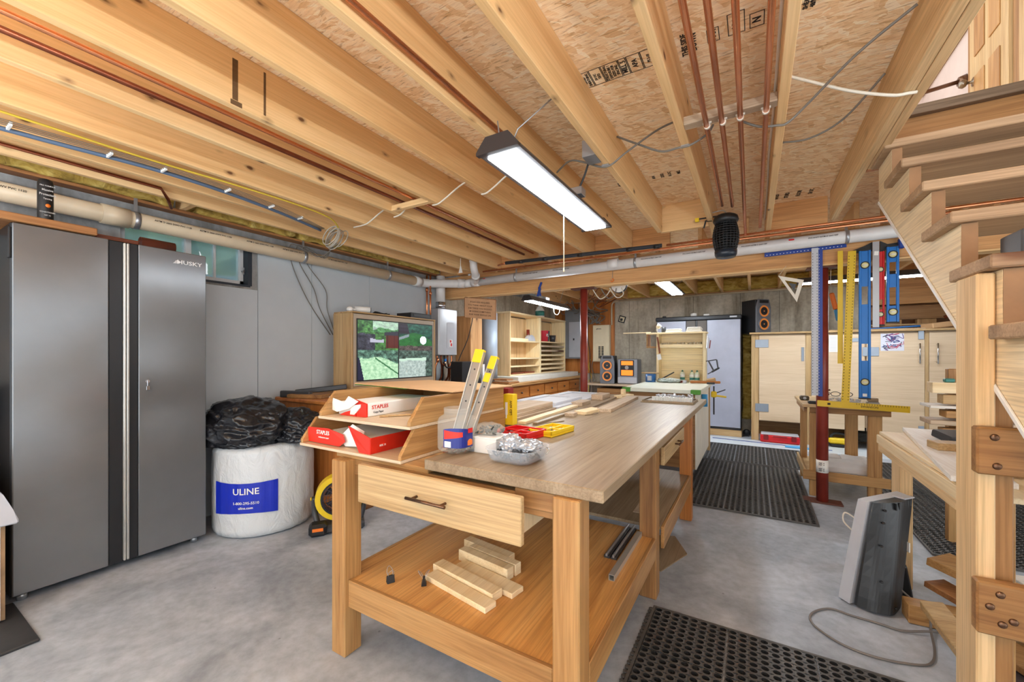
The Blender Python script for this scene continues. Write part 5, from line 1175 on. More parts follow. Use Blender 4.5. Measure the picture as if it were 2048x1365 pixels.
# right side of far wall: framed opening with lumber
board('wall_header', 'brown header across the far wall above the lumber shelf at right', 'header', (1.455, 7.852, 2.02), (3.39, 8.02, 2.358), 'beam', X)
board('wall_ledge', 'brown board across the far wall below the lumber opening', 'board', (1.46, 7.84, 1.80), (3.39, 8.0, 1.99), 'cedar', X)
board('opening_back', 'dark back of the lumber opening in the far wall', 'panel', (1.46, 8.06, 1.665), (3.39, 8.09, 2.36), 'walnut', X)
for k, (x, lab) in enumerate(((1.62, 'left cripple stud in the lumber opening'), (1.98, 'middle cripple stud in the lumber opening'), (2.5, 'right cripple stud in the lumber opening'))):
    board('cripple_stud', lab, 'stud', (x, 7.86, 1.662), (x+.20, 7.95, 1.799), 'fir', Z)
for k, (x0, x1, y, z, mat, lab) in enumerate(((.75, 1.65, 7.35, 1.628, 'pine', 'pale strip lying on the plywood cabinets left of the levels'), (1.3, 2.6, 7.45, 1.628, 'birch', 'wide pale board lying on the plywood cabinets at right'), (1.32, 2.5, 7.62, 1.70, 'pine', 'pale pole resting across boards on the plywood cabinets'))):
    board('stored_board', lab, 'board', (x0, y-.1 if k == 1 else y-.02, z), (x1, y+.1 if k == 1 else y+.02, z+.02), mat, X)
solo(MB().obox((1.75, 7.62, 1.675), (.8, .2, .02), .004, ry=-.05), 'blue_sheet', 'blue edged sheet lying on the plywood cabinets', 'sheet', M_BLUE)
solo(MB().obox((2.15, 7.40, 1.69), (.45, .22, .07), .01, rz=.3, ry=-.12), 'brown_box', 'brown cardboard box on the plywood cabinets at right', 'box', M_CARD)
m = MB().cyl((2.12, 7.40, 1.78), (2.22, 7.36, 1.83), .022, seg=12).cyl((2.2, 7.37, 1.815), (2.225, 7.36, 1.832), .034, seg=12); solo(m, 'brass_fitting', 'brass pipe fitting on the brown box on the cabinets', 'fitting', M_COPPERD)
# ---------------------------------------------------------------- left wall hutch and base cabinets
t = thing('base_cabinet', 'row of orange wood base cabinets along the left wall under the hutch', 'cabinet', (-3.35, 6.3, 0))
MB().box((-3.73, 5.0, .0), (-3.02, 7.70, .83), .002).build('body', wood('orange', Y), t)
MB().box((-3.735, 4.95, .832), (-2.96, 7.78, .872), .005).build('top', wood('fir', Y), t)
for k in range(5):
    y0 = 5.06+.53*k
    d = MB().box((-3.02, y0, .64), (-3.0, y0+.49, .80), .004).build('drawer', wood('orange', Y), t); MB().sph((-2.985, y0+.245, .72), .014, 10).build('knob', M_BLACK, d)
    d = MB().box((-3.02, y0, .08), (-3.0, y0+.49, .62), .004).build('door', wood('orange', Z), t); MB().sph((-2.985, y0+.44, .57), .014, 10).build('knob', M_BLACK, d)
solo(MB().box((-3.70, 5.3, .874), (-3.05, 7.72, .954), .003), 'plinth', 'grey white base the hutch stands on over the orange cabinets', 'base', plain('grey_white', (205, 204, 196), .5))
for k, (a, b, lab) in enumerate((((-3.30, 4.98, .874), (-3.02, 5.28, .895), 'bottom offcut board at the left end of the orange cabinets'), ((-3.28, 5.0, .896), (-3.04, 5.26, .914), 'middle offcut board at the left end of the orange cabinets'), ((-3.32, 5.02, .915), (-3.08, 5.2, .935), 'top offcut board at the left end of the orange cabinets'))):
    board('offcut', lab, 'board', a, b, 'walnut' if k != 1 else 'greypine', Y)
t = thing('hutch', 'open pine hutch with shelves and sliding trays on the left wall cabinets', 'hutch', (-3.5, 6.5, .955))
hz0, hz1 = .955, 1.955
for y0, y1 in ((5.475, 5.50), (6.505, 6.565), (7.62, 7.665)): MB().box((-3.60, y0, hz0), (-3.30, y1, hz1-.001), .003).build('upright', wood('stair' if y0 < 5.5 else 'cream', Z), t)
MB().box((-3.595, 5.5, hz0+.02), (-3.585, 7.62, hz1-.02), .001).build('back_panel', wood('stair', Z), t)
MB().box((-3.61, 5.465, hz1), (-3.29, 7.68, hz1+.025), .003).build('top', wood('pale', Y), t)
MB().box((-3.584, 5.501, hz0), (-3.30, 6.504, hz0+.02), .002).build('shelf', wood('pale', Y), t); MB().box((-3.584, 6.566, hz0), (-3.30, 7.619, hz0+.02), .002).build('shelf', wood('pale', Y), t)
for z in (1.505, 1.22, 1.09): MB().box((-3.584, 5.501, z), (-3.302, 6.504, z+.022), .002).build('shelf', wood('pale', Y), t)
MB().box((-3.58, 5.505, 1.528), (-3.31, 6.1, 1.565), .003).build('tray', wood('pale', Y), t)
MB().box((-3.584, 6.566, 1.515), (-3.302, 7.619, 1.537), .002).build('shelf', wood('pale', Y), t)
for k in range(6):
    z = 1.015+.083*k
    MB().box((-3.58, 6.575, z), (-3.305, 7.61, z+.035), .004).build('tray', wood('greypine' if k > 3 else 'pale', Y), t)
t = thing('tall_bin', 'tall oak cabinet side beside the water heater, behind the hanging sign', 'cabinet', (-3.6, 4.85, .916))
MB().box((-3.735, 4.66, .1), (-3.46, 4.94, 1.85), .003).build('case', wood('beam', Z), t)
solo(MB().cyl((-3.50, 5.20, .873), (-3.50, 5.20, 1.93), .12, seg=32), 'duct_tube', 'tall blue grey round tube between the oak cabinet and the hutch', 'tube', plain('blue_grey_tube', (168, 180, 194), .45, .1, .03))
t = thing('black_bin', 'black box on the bench below the hanging sign cord', 'box', (-3.42, 4.4, .873)); board_ = MB().box((-3.5, 4.26, .88), (-3.30, 4.60, 1.2), .006).build('bin', M_BLACK, t)
board('side_counter', 'brown counter between the bench and the hutch cabinets', 'counter', (-3.73, 3.96, .0), (-3.15, 4.65, .879), 'walnut', Y)
solo(MB().box((-3.33, 4.70, .95), (-3.28, 4.75, 1.16), .004).box((-3.33, 4.68, .90), (-3.26, 4.78, .95), .004), 'white_bottle', 'narrow white bottle shape beside the blue grey tube', 'bottle', M_WHITE)
solo(MB().cyl((-3.30, 4.62, .88), (-3.30, 4.62, 1.02), .04, seg=16), 'grey_can', 'small grey can beside the narrow white bottle', 'can', M_DGREY)
# hutch contents
t = thing('gallon_jug', 'white plastic gallon jug with teal label on top of the hutch', 'jug', (-3.42, 6.75, 1.981))
MB().lathe([(0, 0), (.075, 0), (.085, .02), (.085, .13), (.05, .19), (.022, .215), (.022, .235), (0, .235)], (-3.42, 6.75, 1.981), 24).build('body', M_WHITE, t)
m = MB(); m.lathe([(.0856, .03), (.0856, .12)], (-3.42, 6.75, 1.981), 24); m.build('label', M_TEAL, t)
MB().cyl((-3.42, 6.75, 2.217), (-3.42, 6.75, 2.24), .024, seg=14).build('cap', M_WHITE, t)
t = thing('bucket', 'red and dark teal paper tub on the right hutch shelf', 'tub', (-3.42, 6.95, 1.5375))
MB().lathe([(0, 0), (.10, 0), (.115, .20), (.118, .205), (0, .205)], (-3.42, 6.9, 1.5375), 24).build('tub', plain('tub_red', (196, 48, 62), .5), t)
m = MB(); n_ = 8
for k in range(n_):
    a0, a1 = -.2+1.1*k/n_, -.2+1.1*(k+1)/n_
    m.quad([(-3.42+r*math.cos(a), 6.9+r*math.sin(a), z) for a, r, z in ((a0, .103, 1.545), (a1, .103, 1.545), (a1, .117, 1.735), (a0, .117, 1.735))])
m.build('label', plain('dark_teal', (30, 66, 76), .5), t)
m = MB().text('PS', .08, (-3.304, 6.83, 1.65), (.1, 1, 0), (0, 0, 1), .0008); m.build('print', M_PAPER, t)
solo(MB().lathe([(0, 0), (.05, 0), (.065, .13), (.06, .13), (.048, .01), (0, .01)], (-3.38, 7.22, 1.5375), 20), 'dark_cup', 'dark cup with white mark beside the red tub in the hutch', 'cup', M_DGREY)
m = MB().prism([(6.12+.14-.14*math.cos(PI*k/10), 1.528+.11*math.sin(PI*k/10)) for k in range(11)], 'X', -3.40, -3.33, .004); solo(m, 'tape_roll', 'half round grey object on the left hutch shelf', 'roll', M_LGREY)
m = MB().cyl((-3.48, 6.40, 1.53), (-3.48, 6.40, 1.74), .03, seg=12); solo(m, 'red_can', 'small dark red can at the back of the left hutch shelf', 'can', M_COLRED)
for y0 in (5.6, 6.0):
    board('stored_offcut', ('left' if y0 < 5.8 else 'right')+' wood offcut at the bottom of the left hutch bay', 'board', (-3.55, y0, .976), (-3.32, y0+.35, 1.0), 'redwood', Y)
# sign
t = thing('wooden_sign', 'carved wooden sign with five lines of text hanging below the beam', 'sign', (-3.2, 4.48, 1.8))
import mathutils
def sg(x, z, o=0): return (-3.36+x*.93+o*.37, 4.40+x*.37-o*.93, 1.80+z-.10*x)
m = MB(); a = [sg(0, 0), sg(.42, 0), sg(.42, .27), sg(0, .27)]; b = [sg(0, 0, .018), sg(.42, 0, .018), sg(.42, .27, .018), sg(0, .27, .018)]
va = [m.bm.verts.new(p) for p in a]; vb = [m.bm.verts.new(p) for p in b]
m.bm.faces.new(va); m.bm.faces.new(vb[::-1])
for k in range(4): m.bm.faces.new((va[k], va[(k+1) % 4], vb[(k+1) % 4], vb[k]))
m.build('plaque', wood('cedar', X) if False else plain('sign_wood', (204, 156, 112), .6, 0, .08), t)
m = MB(); r_ = Vector((.93, .37, -.10)); u_ = Vector((0, 0, 1))
for k, tx in enumerate(('IF SUCCESS REQUIRES', 'YOU THINK ABOUT YOUR', 'JOB TWICE YOU SHOULD', 'BE DOING SOMETHING', 'ELSE YOUR WHOLE LIFE')):
    m.text(tx, .028, sg(.21, .215-.042*k, .0185), r_, u_, .0006)
m.build('lettering', plain('burnt_brown', (84, 50, 30), .7), t)
m = MB()
for q0, q1 in (((0, 0), (0, .27)), ((.42, 0), (.42, .27)), ((0, .27), (.42, .27))): m.bar(sg(*q0, .009), sg(*q1, .009), .022, .012, .002)
m.build('edge_frame', wood('walnut', Z), t)
MB().tube([sg(.05, .27, .009), (-3.15, 4.47, 2.12), sg(.37, .27, .009)], .003, 6, False).build('hanging_wire', M_STEEL, t)
cable('power_cord', 'black cord hanging down from behind the wooden sign', [(-3.3, 4.52, 2.0), (-3.32, 4.5, 1.75), (-3.36, 4.45, 1.5), (-3.40, 4.36, 1.3), (-3.42, 4.33, 1.21)], .006, M_BLACK)
# bits on the beam
t = thing('spring_clamp', 'blue spring clamp gripping the beam above the hutch light', 'clamp', (-2.23, 4.38, 2.0))
MB().bar((-2.245, 4.375, 2.0), (-2.215, 4.375, 2.10), .03, .025, .006).bar((-2.235, 4.385, 2.09), (-2.20, 4.385, 2.17), .026, .02, .006).build('jaw', M_DBLUE, t); MB().bar((-2.205, 4.37, 2.0), (-2.23, 4.37, 2.11), .02, .02, .006).build('handle', M_DBLUE, t)
t = thing('cord_reel', 'white retractable cord reel hanging behind the beam', 'reel', (-1.34, 4.68, 2.0))
MB().cyl((-1.34, 4.64, 2.10), (-1.34, 4.70, 2.10), .085, seg=28).build('drum', M_WHITE, t); MB().lathe([(.088, 4.655), (.093, 4.66), (.093, 4.68), (.088, 4.685)], (-1.34, 0, 2.10), 28, 'Y').build('cord', M_BLACK, t)
MB().box((-1.37, 4.66, 2.18), (-1.31, 4.68, 2.36)).build('bracket', M_STEEL, t)
for k in range(3): cable('hanging_cable', ('left', 'middle', 'right')[k]+' loop of white cable under the beam by the cord reel', [(-1.62+.1*k, 4.56, 2.06), (-1.55+.1*k, 4.6, 1.95), (-1.48+.1*k, 4.62, 1.98), (-1.42+.06*k, 4.62, 2.06)], .006, M_CABLEW if k != 1 else M_CABLEG)
t = thing('orange_hook_line', 'thin line with small orange hook hanging on the beam face', 'hook', (-1.33, 4.38, 2.1)); MB().tube([(-1.33, 4.39, 2.24), (-1.333, 4.385, 2.16), (-1.335, 4.385, 2.13)], .002, 6, False).build('line', M_STEEL, t)
MB().tube([(-1.335, 4.385, 2.13), (-1.32, 4.385, 2.11), (-1.34, 4.385, 2.095), (-1.352, 4.385, 2.11)], .005, 8).build('hook', M_ORANGE, t)
# ---------------------------------------------------------------- white-topped rolling bench with its hutch
t = thing('rolling_bench', 'white-topped rolling bench with green corner guards beyond the long workbench', 'bench', (-.82, 4.9, 0))
M_TOPW = plain('white_laminate', (222, 226, 212), .35, 0, .03)
MB().box((-1.195, 4.28, .912), (-.445, 5.62, .95), .004).build('top', M_TOPW, t)
for x0 in (-1.197, -.53): MB().box((x0, 4.272, .908), (x0+.087, 4.34, .953), .004).build('corner_guard', M_GREEN, t)
MB().box((-1.15, 4.36, .16), (-.50, 5.60, .91), .003).build('body', wood('cedar', X), t)
for y0, y1 in ((4.36, 4.97), (4.98, 5.60)): MB().box((-.499, y0, .16), (-.486, y1, .905), .002).build('side_panel', M_PANEL if False else plain('panel_white', (226, 220, 204), .5), t)
MB().box((-.505, 5.602, .1), (-.47, 5.63, .91), .002).build('end_board', wood('pine', Z), t)
for x in (-1.08, -.56):
    for y in (4.45, 5.5):
        c = MB().cyl((x-.015, y, .06), (x+.015, y, .06), .06, seg=18).build('caster', M_BLACK, t); MB().box((x-.03, y-.04, .11), (x+.03, y+.04, .159)).build('fork', M_STEEL, c)
t = thing('bench_hutch', 'pale plywood hutch with shelves standing on the white-topped bench', 'hutch', (-.8, 5.5, .951))
for x0, x1 in ((-1.075, -1.045), (-.535, -.505)): MB().box((x0, 5.42, .951), (x1, 5.60, 1.555), .002).build('side', wood('cream', Z), t)
MB().box((-1.044, 5.585, .951), (-.536, 5.6, 1.554), .001).build('back_panel', wood('cream', X), t)
MB().box((-1.20, 5.40, 1.556), (-.49, 5.61, 1.576), .002).build('top', wood('cream', X), t)
MB().box((-1.044, 5.42, 1.378), (-.536, 5.584, 1.40), .002).build('shelf', wood('cream', X), t); MB().box((-1.044, 5.415, 1.378), (-.536, 5.42, 1.425), .001).build('shelf_lip', wood('cream', X), t)
MB().box((-1.20, 5.42, 1.38), (-1.076, 5.6, 1.40), .002).box((-1.20, 5.42, 1.401), (-1.185, 5.6, 1.555), .002).build('side_box', wood('fir', X), t)
m = MB(); random.seed(41)
for k in range(26): m.obox((-1.02+.019*k, 5.50+random.uniform(-.04, .03), 1.425), (.016, .06, .03+random.uniform(0, .03)), .003, rz=random.uniform(-.6, .6))
o = tag(m.build('small_parts', M_PANEL), 'row of small pale parts on the middle shelf of the bench hutch', 'parts'); o['kind'] = 'stuff'
for k, (x0, x1, n_) in enumerate(((-.97, -.79, 3), (-.73, -.55, 4))):
    for j in range(n_):
        solo(MB().box((x0+.006*j, 5.44, 1.5775+.015*j), (x1-.008*(j % 2), 5.58, 1.5915+.015*j), .003), 'flat_box', 'white flat box in the %s stack on the bench hutch, %s' % (('left', 'right')[k], ('bottom', 'second', 'third', 'fourth')[j]), 'box', M_PAPER if j % 2 else M_WHITE)
t = thing('glue_bottle', 'leftmost of three glue bottles with teal labels on the bench hutch', 'bottle', (0, 0, 0), 'glue bottles in the bench hutch')
MB().lathe([(0, 0), (.026, 0), (.028, .01), (.028, .10), (.022, .12), (.012, .13), (0, .13)], (0, 0, 0), 18).build('body', plain('bottle_cream', (214, 222, 200), .4), t)
MB().cyl((0, 0, .131), (0, 0, .15), .013, .006, seg=12).build('cap', M_TEAL, t)
m = MB(); m.lathe([(.0284, .03), (.0284, .058)], (0, 0, 0), 18); m.build('label', M_TEAL, t)
m = MB(); m.lathe([(.0284, .068), (.0284, .095)], (0, 0, 0), 18); m.build('label_band', M_PAPER, t)
t.location = (-.775, 5.50, .951); LOC[t.name] = Vector(t.location)
dup(t, (-.665, 5.50, .951), 'middle of three glue bottles with teal labels on the bench hutch'); dup(t, (-.605, 5.49, .951), 'rightmost of three glue bottles, palest label, on the bench hutch')
t = thing('blue_can', 'blue paint can with pale stick across it on the white bench', 'can', (-1.12, 5.30, .951))
MB().cyl((-1.125, 5.315, .951), (-1.125, 5.315, 1.05), .062, seg=24).build('can', plain('can_blue', (36, 92, 150), .4), t)
m = MB().box((-1.15, 5.251, .97), (-1.10, 5.2535, 1.03), 0); m.build('label', M_LGREY, t)
solo(MB().bar((-1.24, 5.32, 1.062), (-1.03, 5.36, 1.062), .04, .016, .003), 'stir_stick', 'pale stick lying across the blue can on the white bench', 'stick', wood('pine', X))
t = thing('hand_plane', 'grey hand plane with handle on the white bench by the hutch', 'hand plane', (-.98, 5.34, .951))
MB().obox((-.97, 5.36, .975), (.14, .055, .045), .01, rz=.4).build('body', M_DGREY, t); MB().bar((-1.0, 5.36, .99), (-.86, 5.42, 1.075), .014, .014, .004).build('handle', M_BLACK, t)
t = thing('cloth_pile', 'crumpled pale rags and bags in front of the bench hutch', 'rags', (-.9, 5.3, .951)); m = MB(); crumple(m, (-.90, 5.33, .975), (.16, .11, .035), 9, .45); m.build('rags', plain('rag_grey', (190, 200, 196), .6), t)
solo(MB().cyl((-.72, 5.28, .9505), (-.72, 5.28, .985), .022, seg=14), 'grey_tub', 'small grey tub near the glue bottles on the white bench', 'tub', M_LGREY)
solo(MB().cyl((-.775, 5.38, .9505), (-.775, 5.38, .972), .03, seg=14), 'red_disc', 'small red disc in front of the left glue bottle', 'lid', M_COLRED)
t = thing('bar_clamp', 'wooden handled bar clamp with orange bar along the bench right edge', 'clamp', (-.55, 5.35, .951))
MB().bar((-.66, 5.30, .968), (-.34, 5.36, .968), .03, .03, .005).build('wood_bar', wood('orange', X), t); MB().obox((-.44, 5.38, .99), (.10, .04, .05), .01, ry=-.2).build('wood_jaw', wood('pine', X), t)
t = thing('bar_clamp', 'yellow and black bar clamp hanging at the right of the white bench', 'clamp', (-.40, 5.2, .6))
MB().box((-.408, 5.24, .60), (-.392, 5.246, .93), .001).build('bar', M_BLACK, t); MB().box((-.43, 5.22, .80), (-.37, 5.26, .87), .01).build('jaw', M_YEL, t)
MB().box((-.475, 5.23, .9505), (-.39, 5.255, .972), .004).build('fixed_jaw', M_BLACK, t); MB().bar((-.37, 5.24, .82), (-.27, 5.24, .81), .025, .02, .005).build('handle', M_YEL, t); MB().bar((-.37, 5.24, .855), (-.28, 5.24, .895), .014, .012, .003).build('trigger', M_BLACK, t)
solo(MB().cyl((-.455, 4.80, .74), (-.455, 4.80, .87), .030, seg=16), 'blue_roll', 'blue roll hanging on the right side of the white bench', 'roll', plain('light_blue2', (60, 150, 205), .4))
t = thing('coping_saw', 'black framed saw hanging on the right side of the bench hutch', 'saw', (-.45, 5.5, 1.1))
m = MB()
for p, q in (((-.50, 5.42, 1.215), (-.385, 5.44, 1.235)), ((-.385, 5.44, 1.235), (-.37, 5.44, 1.13)), ((-.37, 5.44, 1.13), (-.48, 5.42, 1.06)), ((-.47, 5.42, 1.215), (-.42, 5.43, 1.11))): m.bar(p, q, .016, .012, .003)
m.build('frame', M_DGREY, t); MB().bar((-.355, 5.44, 1.14), (-.44, 5.43, 1.085), .03, .022, .008).build('handle', M_BLACK, t)
t = thing('tool_bundle', 'pliers with red handles hanging on the right side of the bench hutch', 'pliers', (-.48, 5.45, 1.36))
for k, (x, mt) in enumerate(((-.495, M_CHROME), (-.478, M_STEEL), (-.462, M_COLRED))): MB().bar((x, 5.43, 1.37), (x+.012, 5.43, 1.53-.03*k), .012, .01, .003).build('handle' if k == 2 else 'jaw', mt, t)
t = thing('paint_brush', 'paint brush with red handle hanging at the left of the bench hutch', 'brush', (-1.05, 5.40, 1.2))
MB().bar((-1.06, 5.405, 1.52), (-1.03, 5.405, 1.31), .02, .014, .004).build('handle', wood('redwood', Z), t); MB().bar((-1.045, 5.405, 1.30), (-1.03, 5.405, 1.23), .05, .014, .004).build('bristles', M_WHITE, t)
solo(MB().bar((-1.52, 5.50, 1.583), (-1.16, 5.50, 1.584), .025, .012, .002), 'paint_stick', 'pale stick sticking out left over the bench hutch top', 'stick', wood('pale', X))
t = thing('desk_lamp', 'small grey task light clipped on top of the bench hutch', 'lamp', (-1.05, 5.48, 1.577)); MB().tube([(-1.07, 5.48, 1.577), (-1.08, 5.47, 1.62), (-1.06, 5.46, 1.65)], .008, 8).build('arm', M_LGREY, t); MB().cyl((-1.07, 5.46, 1.64), (-1.04, 5.45, 1.675), .025, .03, seg=14).build('head', M_PANEL, t)
solo(MB().cyl((-1.0, 5.50, 1.577), (-1.0, 5.50, 1.65), .028, seg=14), 'dark_cup', 'dark cup on top of the bench hutch beside the task light', 'cup', M_DGREY)
# ================================================================= RUBBER MATS
def hole_mat(name, lab, x0, y1, nx, ny, px, py, tiles, h=.013, seg=10, inset=.36, tabs=False):
    m = MB(); bm = m.bm
    for i in range(nx):
        for j in range(ny):
            if tiles:
                tx, ty = tiles
                if False: continue
            cx = x0+(i+.5)*px; cy = y1-(j+.5)*py
            ga = .003 if tiles and (i % tiles[0] == 0) else 0; gb = .003 if tiles and (i % tiles[0] == tiles[0]-1) else 0
            gc = .002 if tiles and (j % tiles[1] == 0) else 0; gd = .002 if tiles and (j % tiles[1] == tiles[1]-1) else 0
            sq = []
            X0, X1, Y0, Y1 = cx-px/2+ga, cx+px/2-gb, cy-py/2+gd, cy+py/2-gc
            for k in range(seg):
                a = 2*PI*k/seg+PI/seg; c, s = math.cos(a), math.sin(a); f = 1/max(abs(c), abs(s))
                sq.append(bm.verts.new((cx+c*f*(X1-cx if c > 0 else cx-X0), cy+s*f*(Y1-cy if s > 0 else cy-Y0), h)))
            top = [bm.verts.new((cx+px*inset*math.cos(2*PI*k/seg+PI/seg), cy+py*inset*math.sin(2*PI*k/seg+PI/seg), h+.0012)) for k in range(seg)]
            bot = [bm.verts.new((cx+px*(inset-.05)*math.cos(2*PI*k/seg+PI/seg), cy+py*(inset-.05)*math.sin(2*PI*k/seg+PI/seg), .002)) for k in range(seg)]
            for k in range(seg):
                q = (k+1) % seg
                bm.faces.new((sq[k], sq[q], top[q], top[k])); bm.faces.new((top[k], top[q], bot[q], bot[k])).material_index = 1
            bm.faces.new(bot).material_index = 1
    X1, Y0 = x0+nx*px, y1-ny*py
    m.box((x0-.012, Y0-.012, .0005), (x0, y1+.012, h), 0).box((X1, Y0-.012, .0005), (X1+.012, y1+.012, h), 0).box((x0, y1, .0005), (X1, y1+.012, h), 0).box((x0, Y0-.012, .0005), (X1, Y0, h), 0)
    if tabs:
        for j in range(int(ny*py/.028)): m.cyl((x0-.02, y1-.014-.028*j, .0005), (x0-.02, y1-.014-.028*j, .009), .010, seg=8)
    o = m.build(name, [M_RUBBER, M_HOLE], raw=True); tag(o, lab, 'mat'); return o
hole_mat('rubber_mat', 'black rubber mat with oval holes on the floor at the bottom of the picture', -.43, 2.15, 24, 27, .0408, .0355, (8, 9), seg=14, tabs=True)
hole_mat('rubber_mat', 'long black holed rubber mat beside the workbench and red column', -.555, 5.50, 23, 46, .042, .0368, (8, 9))
hole_mat('rubber_mat', 'black holed rubber mat farther back in front of the plywood cabinets', -.545, 6.60, 25, 28, .042, .0368, (8, 9), seg=8)
hole_mat('rubber_mat', 'black holed rubber mat under and behind the lumber bench at right', 1.0, 6.4, 34, 76, .042, .0362, (8, 9), seg=8)
m = MB().box((-1.5, 3.98, .0005), (-.62, 4.22, .012), .003); solo(m, 'rubber_strip', 'black rubber strip on floor under the far end of the workbench', 'mat', M_RUBBER)
# ================================================================= HANGING RULERS AND LEVELS (on the beam face)
q = 4.365/4.3
def H(x, z): return x*q, 1.3+(z-1.3)*q
def ruler(name, lab, x0, z0, x1, z1, w, mat, y, marks=True, mcol=None, t_=.003, cat='ruler'):
    t = thing(name, lab, cat, (x0, y, min(z0, z1)))
    MB().bar((x0, y, z0), (x1, y, z1), w, t_, .0008).build('blade', mat, t)
    if marks:
        d = Vector((x1-x0, 0, z1-z0)); L = d.length; d.normalize(); s = Vector((d.z, 0, -d.x))
        m = MB(); n = int(L/.025)
        for k in range(1, n):
            for e in (-1, 1):
                c = Vector((x0, y-t_*.75, z0))+d*(.025*k)+s*(e*(w/2-.009)); m.obox(c, (.0055, .001, .0055), 0)
        o = m.build('graduation_marks', mcol or M_INK, t)
    return t
a = H(.445, .95); b = H(.445, 2.205); ruler('straight_edge', 'wide silver straightedge ruler hanging beside the blue square', *a, *b, .048, M_LGREY, 4.352)
t = thing('drywall_square', 'blue T-square hanging on the beam with crossbar at the top', 'square', (.49, 4.37, .94))
a = H(.485, .942); b = H(.485, 2.19); MB().bar((a[0], 4.368, a[1]), (b[0], 4.368, b[1]), .030, .003, .0008).build('blade', M_DBLUE, t)
a = H(.081, 2.195); b = H(.658, 2.208); MB().bar((a[0], 4.372, a[1]), (b[0], 4.372, b[1]), .004, .042, .0008).build('crossbar', M_DBLUE, t)
m = MB()
for k in range(48): x, z = H(.476, .97+.025*k); m.obox((x, 4.366, z), (.004, .001, .004), 0)
for k in range(22): x, z = H(.10+.025*k, 2.188+.0006*k); m.obox((x, 4.3695, z), (.006, .001, .006), 0)
m.build('holes', M_PAPER, t)
a = H(.618, 1.222); b = H(.618, 2.163); ruler('straight_edge', 'narrow yellow straightedge hanging left of the yellow T-square', *a, *b, .036, plain('yellow_ruler', (214, 178, 30), .4), 4.375, False)
M_YELD = plain('yellow_ruler', (214, 178, 30), .4)
t = thing('drywall_square', 'yellow T-square hanging upside down with crossbar at the bottom', 'square', (.66, 4.36, .88))
a = H(.648, .90); b = H(.692, 2.15); MB().bar((a[0], 4.360, a[1]), (b[0], 4.360, b[1]), .054, .003, .0008).build('blade', M_YELD, t)
d = Vector((b[0]-a[0], 0, b[1]-a[1])); L_ = d.length; d.normalize(); s_ = Vector((d.z, 0, -d.x)); m = MB()
for k in range(1, int(L_/.025)):
    for e in (-1, 1): c = Vector((a[0], 4.3578, a[1]))+d*(.025*k)+s_*(e*.018); m.obox(c, (.006, .001, .006), 0)
m.build('graduation_marks', M_INK, t)
a = H(.461, .885); b = H(1.041, .868); MB().bar((a[0], 4.354, a[1]), (b[0], 4.354, b[1]), .004, .052, .0008).build('crossbar', M_YELD, t)
m = MB()
for k in range(20): x, z = H(.72+.016*k, .893-.0004*k); m.obox((x, 4.3512, z), (.0022, .001, .014), 0)
m.build('graduation_marks', M_INK, t); MB().text('SWANSON', .022, (H(.80, .872)[0], 4.3512, H(.80, .872)[1]), (1, 0, -.03), (0, 0, 1), .0004).build('print', M_INK, t); MB().box((H(.53, 0)[0], 4.351, .868), (H(.55, 0)[0], 4.352, .886), 0).build('print', M_INK, t)
def level(lab, x0, x1, z0, z1, holes, vials, mat, y=4.372, name='spirit_level'):
    (x0, z0), (x1, z1) = H(x0, z0), H(x1, z1); holes = sorted([(H(0, a)[1], H(0, b)[1]) for a, b in holes]); vials = [H(0, v)[1] for v in vials]
    t = thing(name, lab, 'level', ((x0+x1)/2, y, z0)); w = x1-x0; e = w*.23; th = .022
    m = MB().box((x0, y-th/2, z0), (x0+e, y+th/2, z1), .003).box((x1-e, y-th/2, z0), (x1, y+th/2, z1), .003)
    zz = z0
    for a, b in holes+[(z1, None)]:
        m.box((x0+e*.98, y-th/2+.005, zz), (x1-e*.98, y+th/2-.005, a), .001); zz = b
    m.build('frame', mat, t)
    for v in vials:
        c = (x0+x1)/2
        r = MB(); r.lathe([(w*.40, -th/2-.002), (w*.40, th/2), (w*.30, th/2), (w*.30, -th/2-.002)], (c, y, v), 20, 'Y'); vi = r.build('vial_ring', M_BLACK, t)
        MB().cyl((c, y-th/2-.001, v), (c, y+th/2, v), w*.29, seg=18).build('vial', plain('vial_yellow', (214, 208, 150), .2), vi)
        MB().cyl((c-w*.2, y-th/2-.003, v), (c+w*.2, y-th/2-.003, v), w*.07, seg=8).build('bubble_tube', M_PAPER, vi)
    for zc in (z0, z1): MB().box((x0-.001, y-th/2-.001, zc-.006), (x1+.001, y+th/2+.001, zc+.006), .002).build('end_cap', M_BLACK, t)
    return t
t = level('long bright blue spirit level hanging at the right of the rulers', .736, .811, .94, 2.146, [(1.247, 1.385), (1.706, 1.851)], [2.024, 1.074], M_BLUE)
c, z = H(.773, .968); MB().box((c-.014, 4.359, z-.012), (c+.014, 4.362, z+.012), .003).build('badge', M_PAPER, t)
t = level('short blue spirit level hanging nearest the stairs', .905, .980, 1.552, 2.156, [(1.685, 1.83), (1.935, 2.03)], [2.09, 1.635], M_BLUE, 4.368)
t = level('short red spirit level half hidden behind the steel straightedge', .845, .897, 1.534, 2.13, [(1.66, 1.74)], [1.62, 1.98], M_RED, 4.382)
a = H(.84, 1.516); b = H(.84, 2.205); t = ruler('straight_edge', 'steel straightedge with white tag between the blue levels', *a, *b, .042, M_STEEL, 4.358, False)
x, z = H(.842, 2.11); MB().obox((x, 4.354, z), (.028, .002, .034), .001, ry=.1).build('tag', M_PAPER, t)
m = MB().prism([(.70, 2.145), (.70, 2.165), (.79, 2.20), (.835, 2.225), (.835, 2.15)], 'Y', 4.386, 4.398); solo(m, 'black_bracket', 'left black curved bracket behind the tops of the levels', 'bracket', M_BLACK)
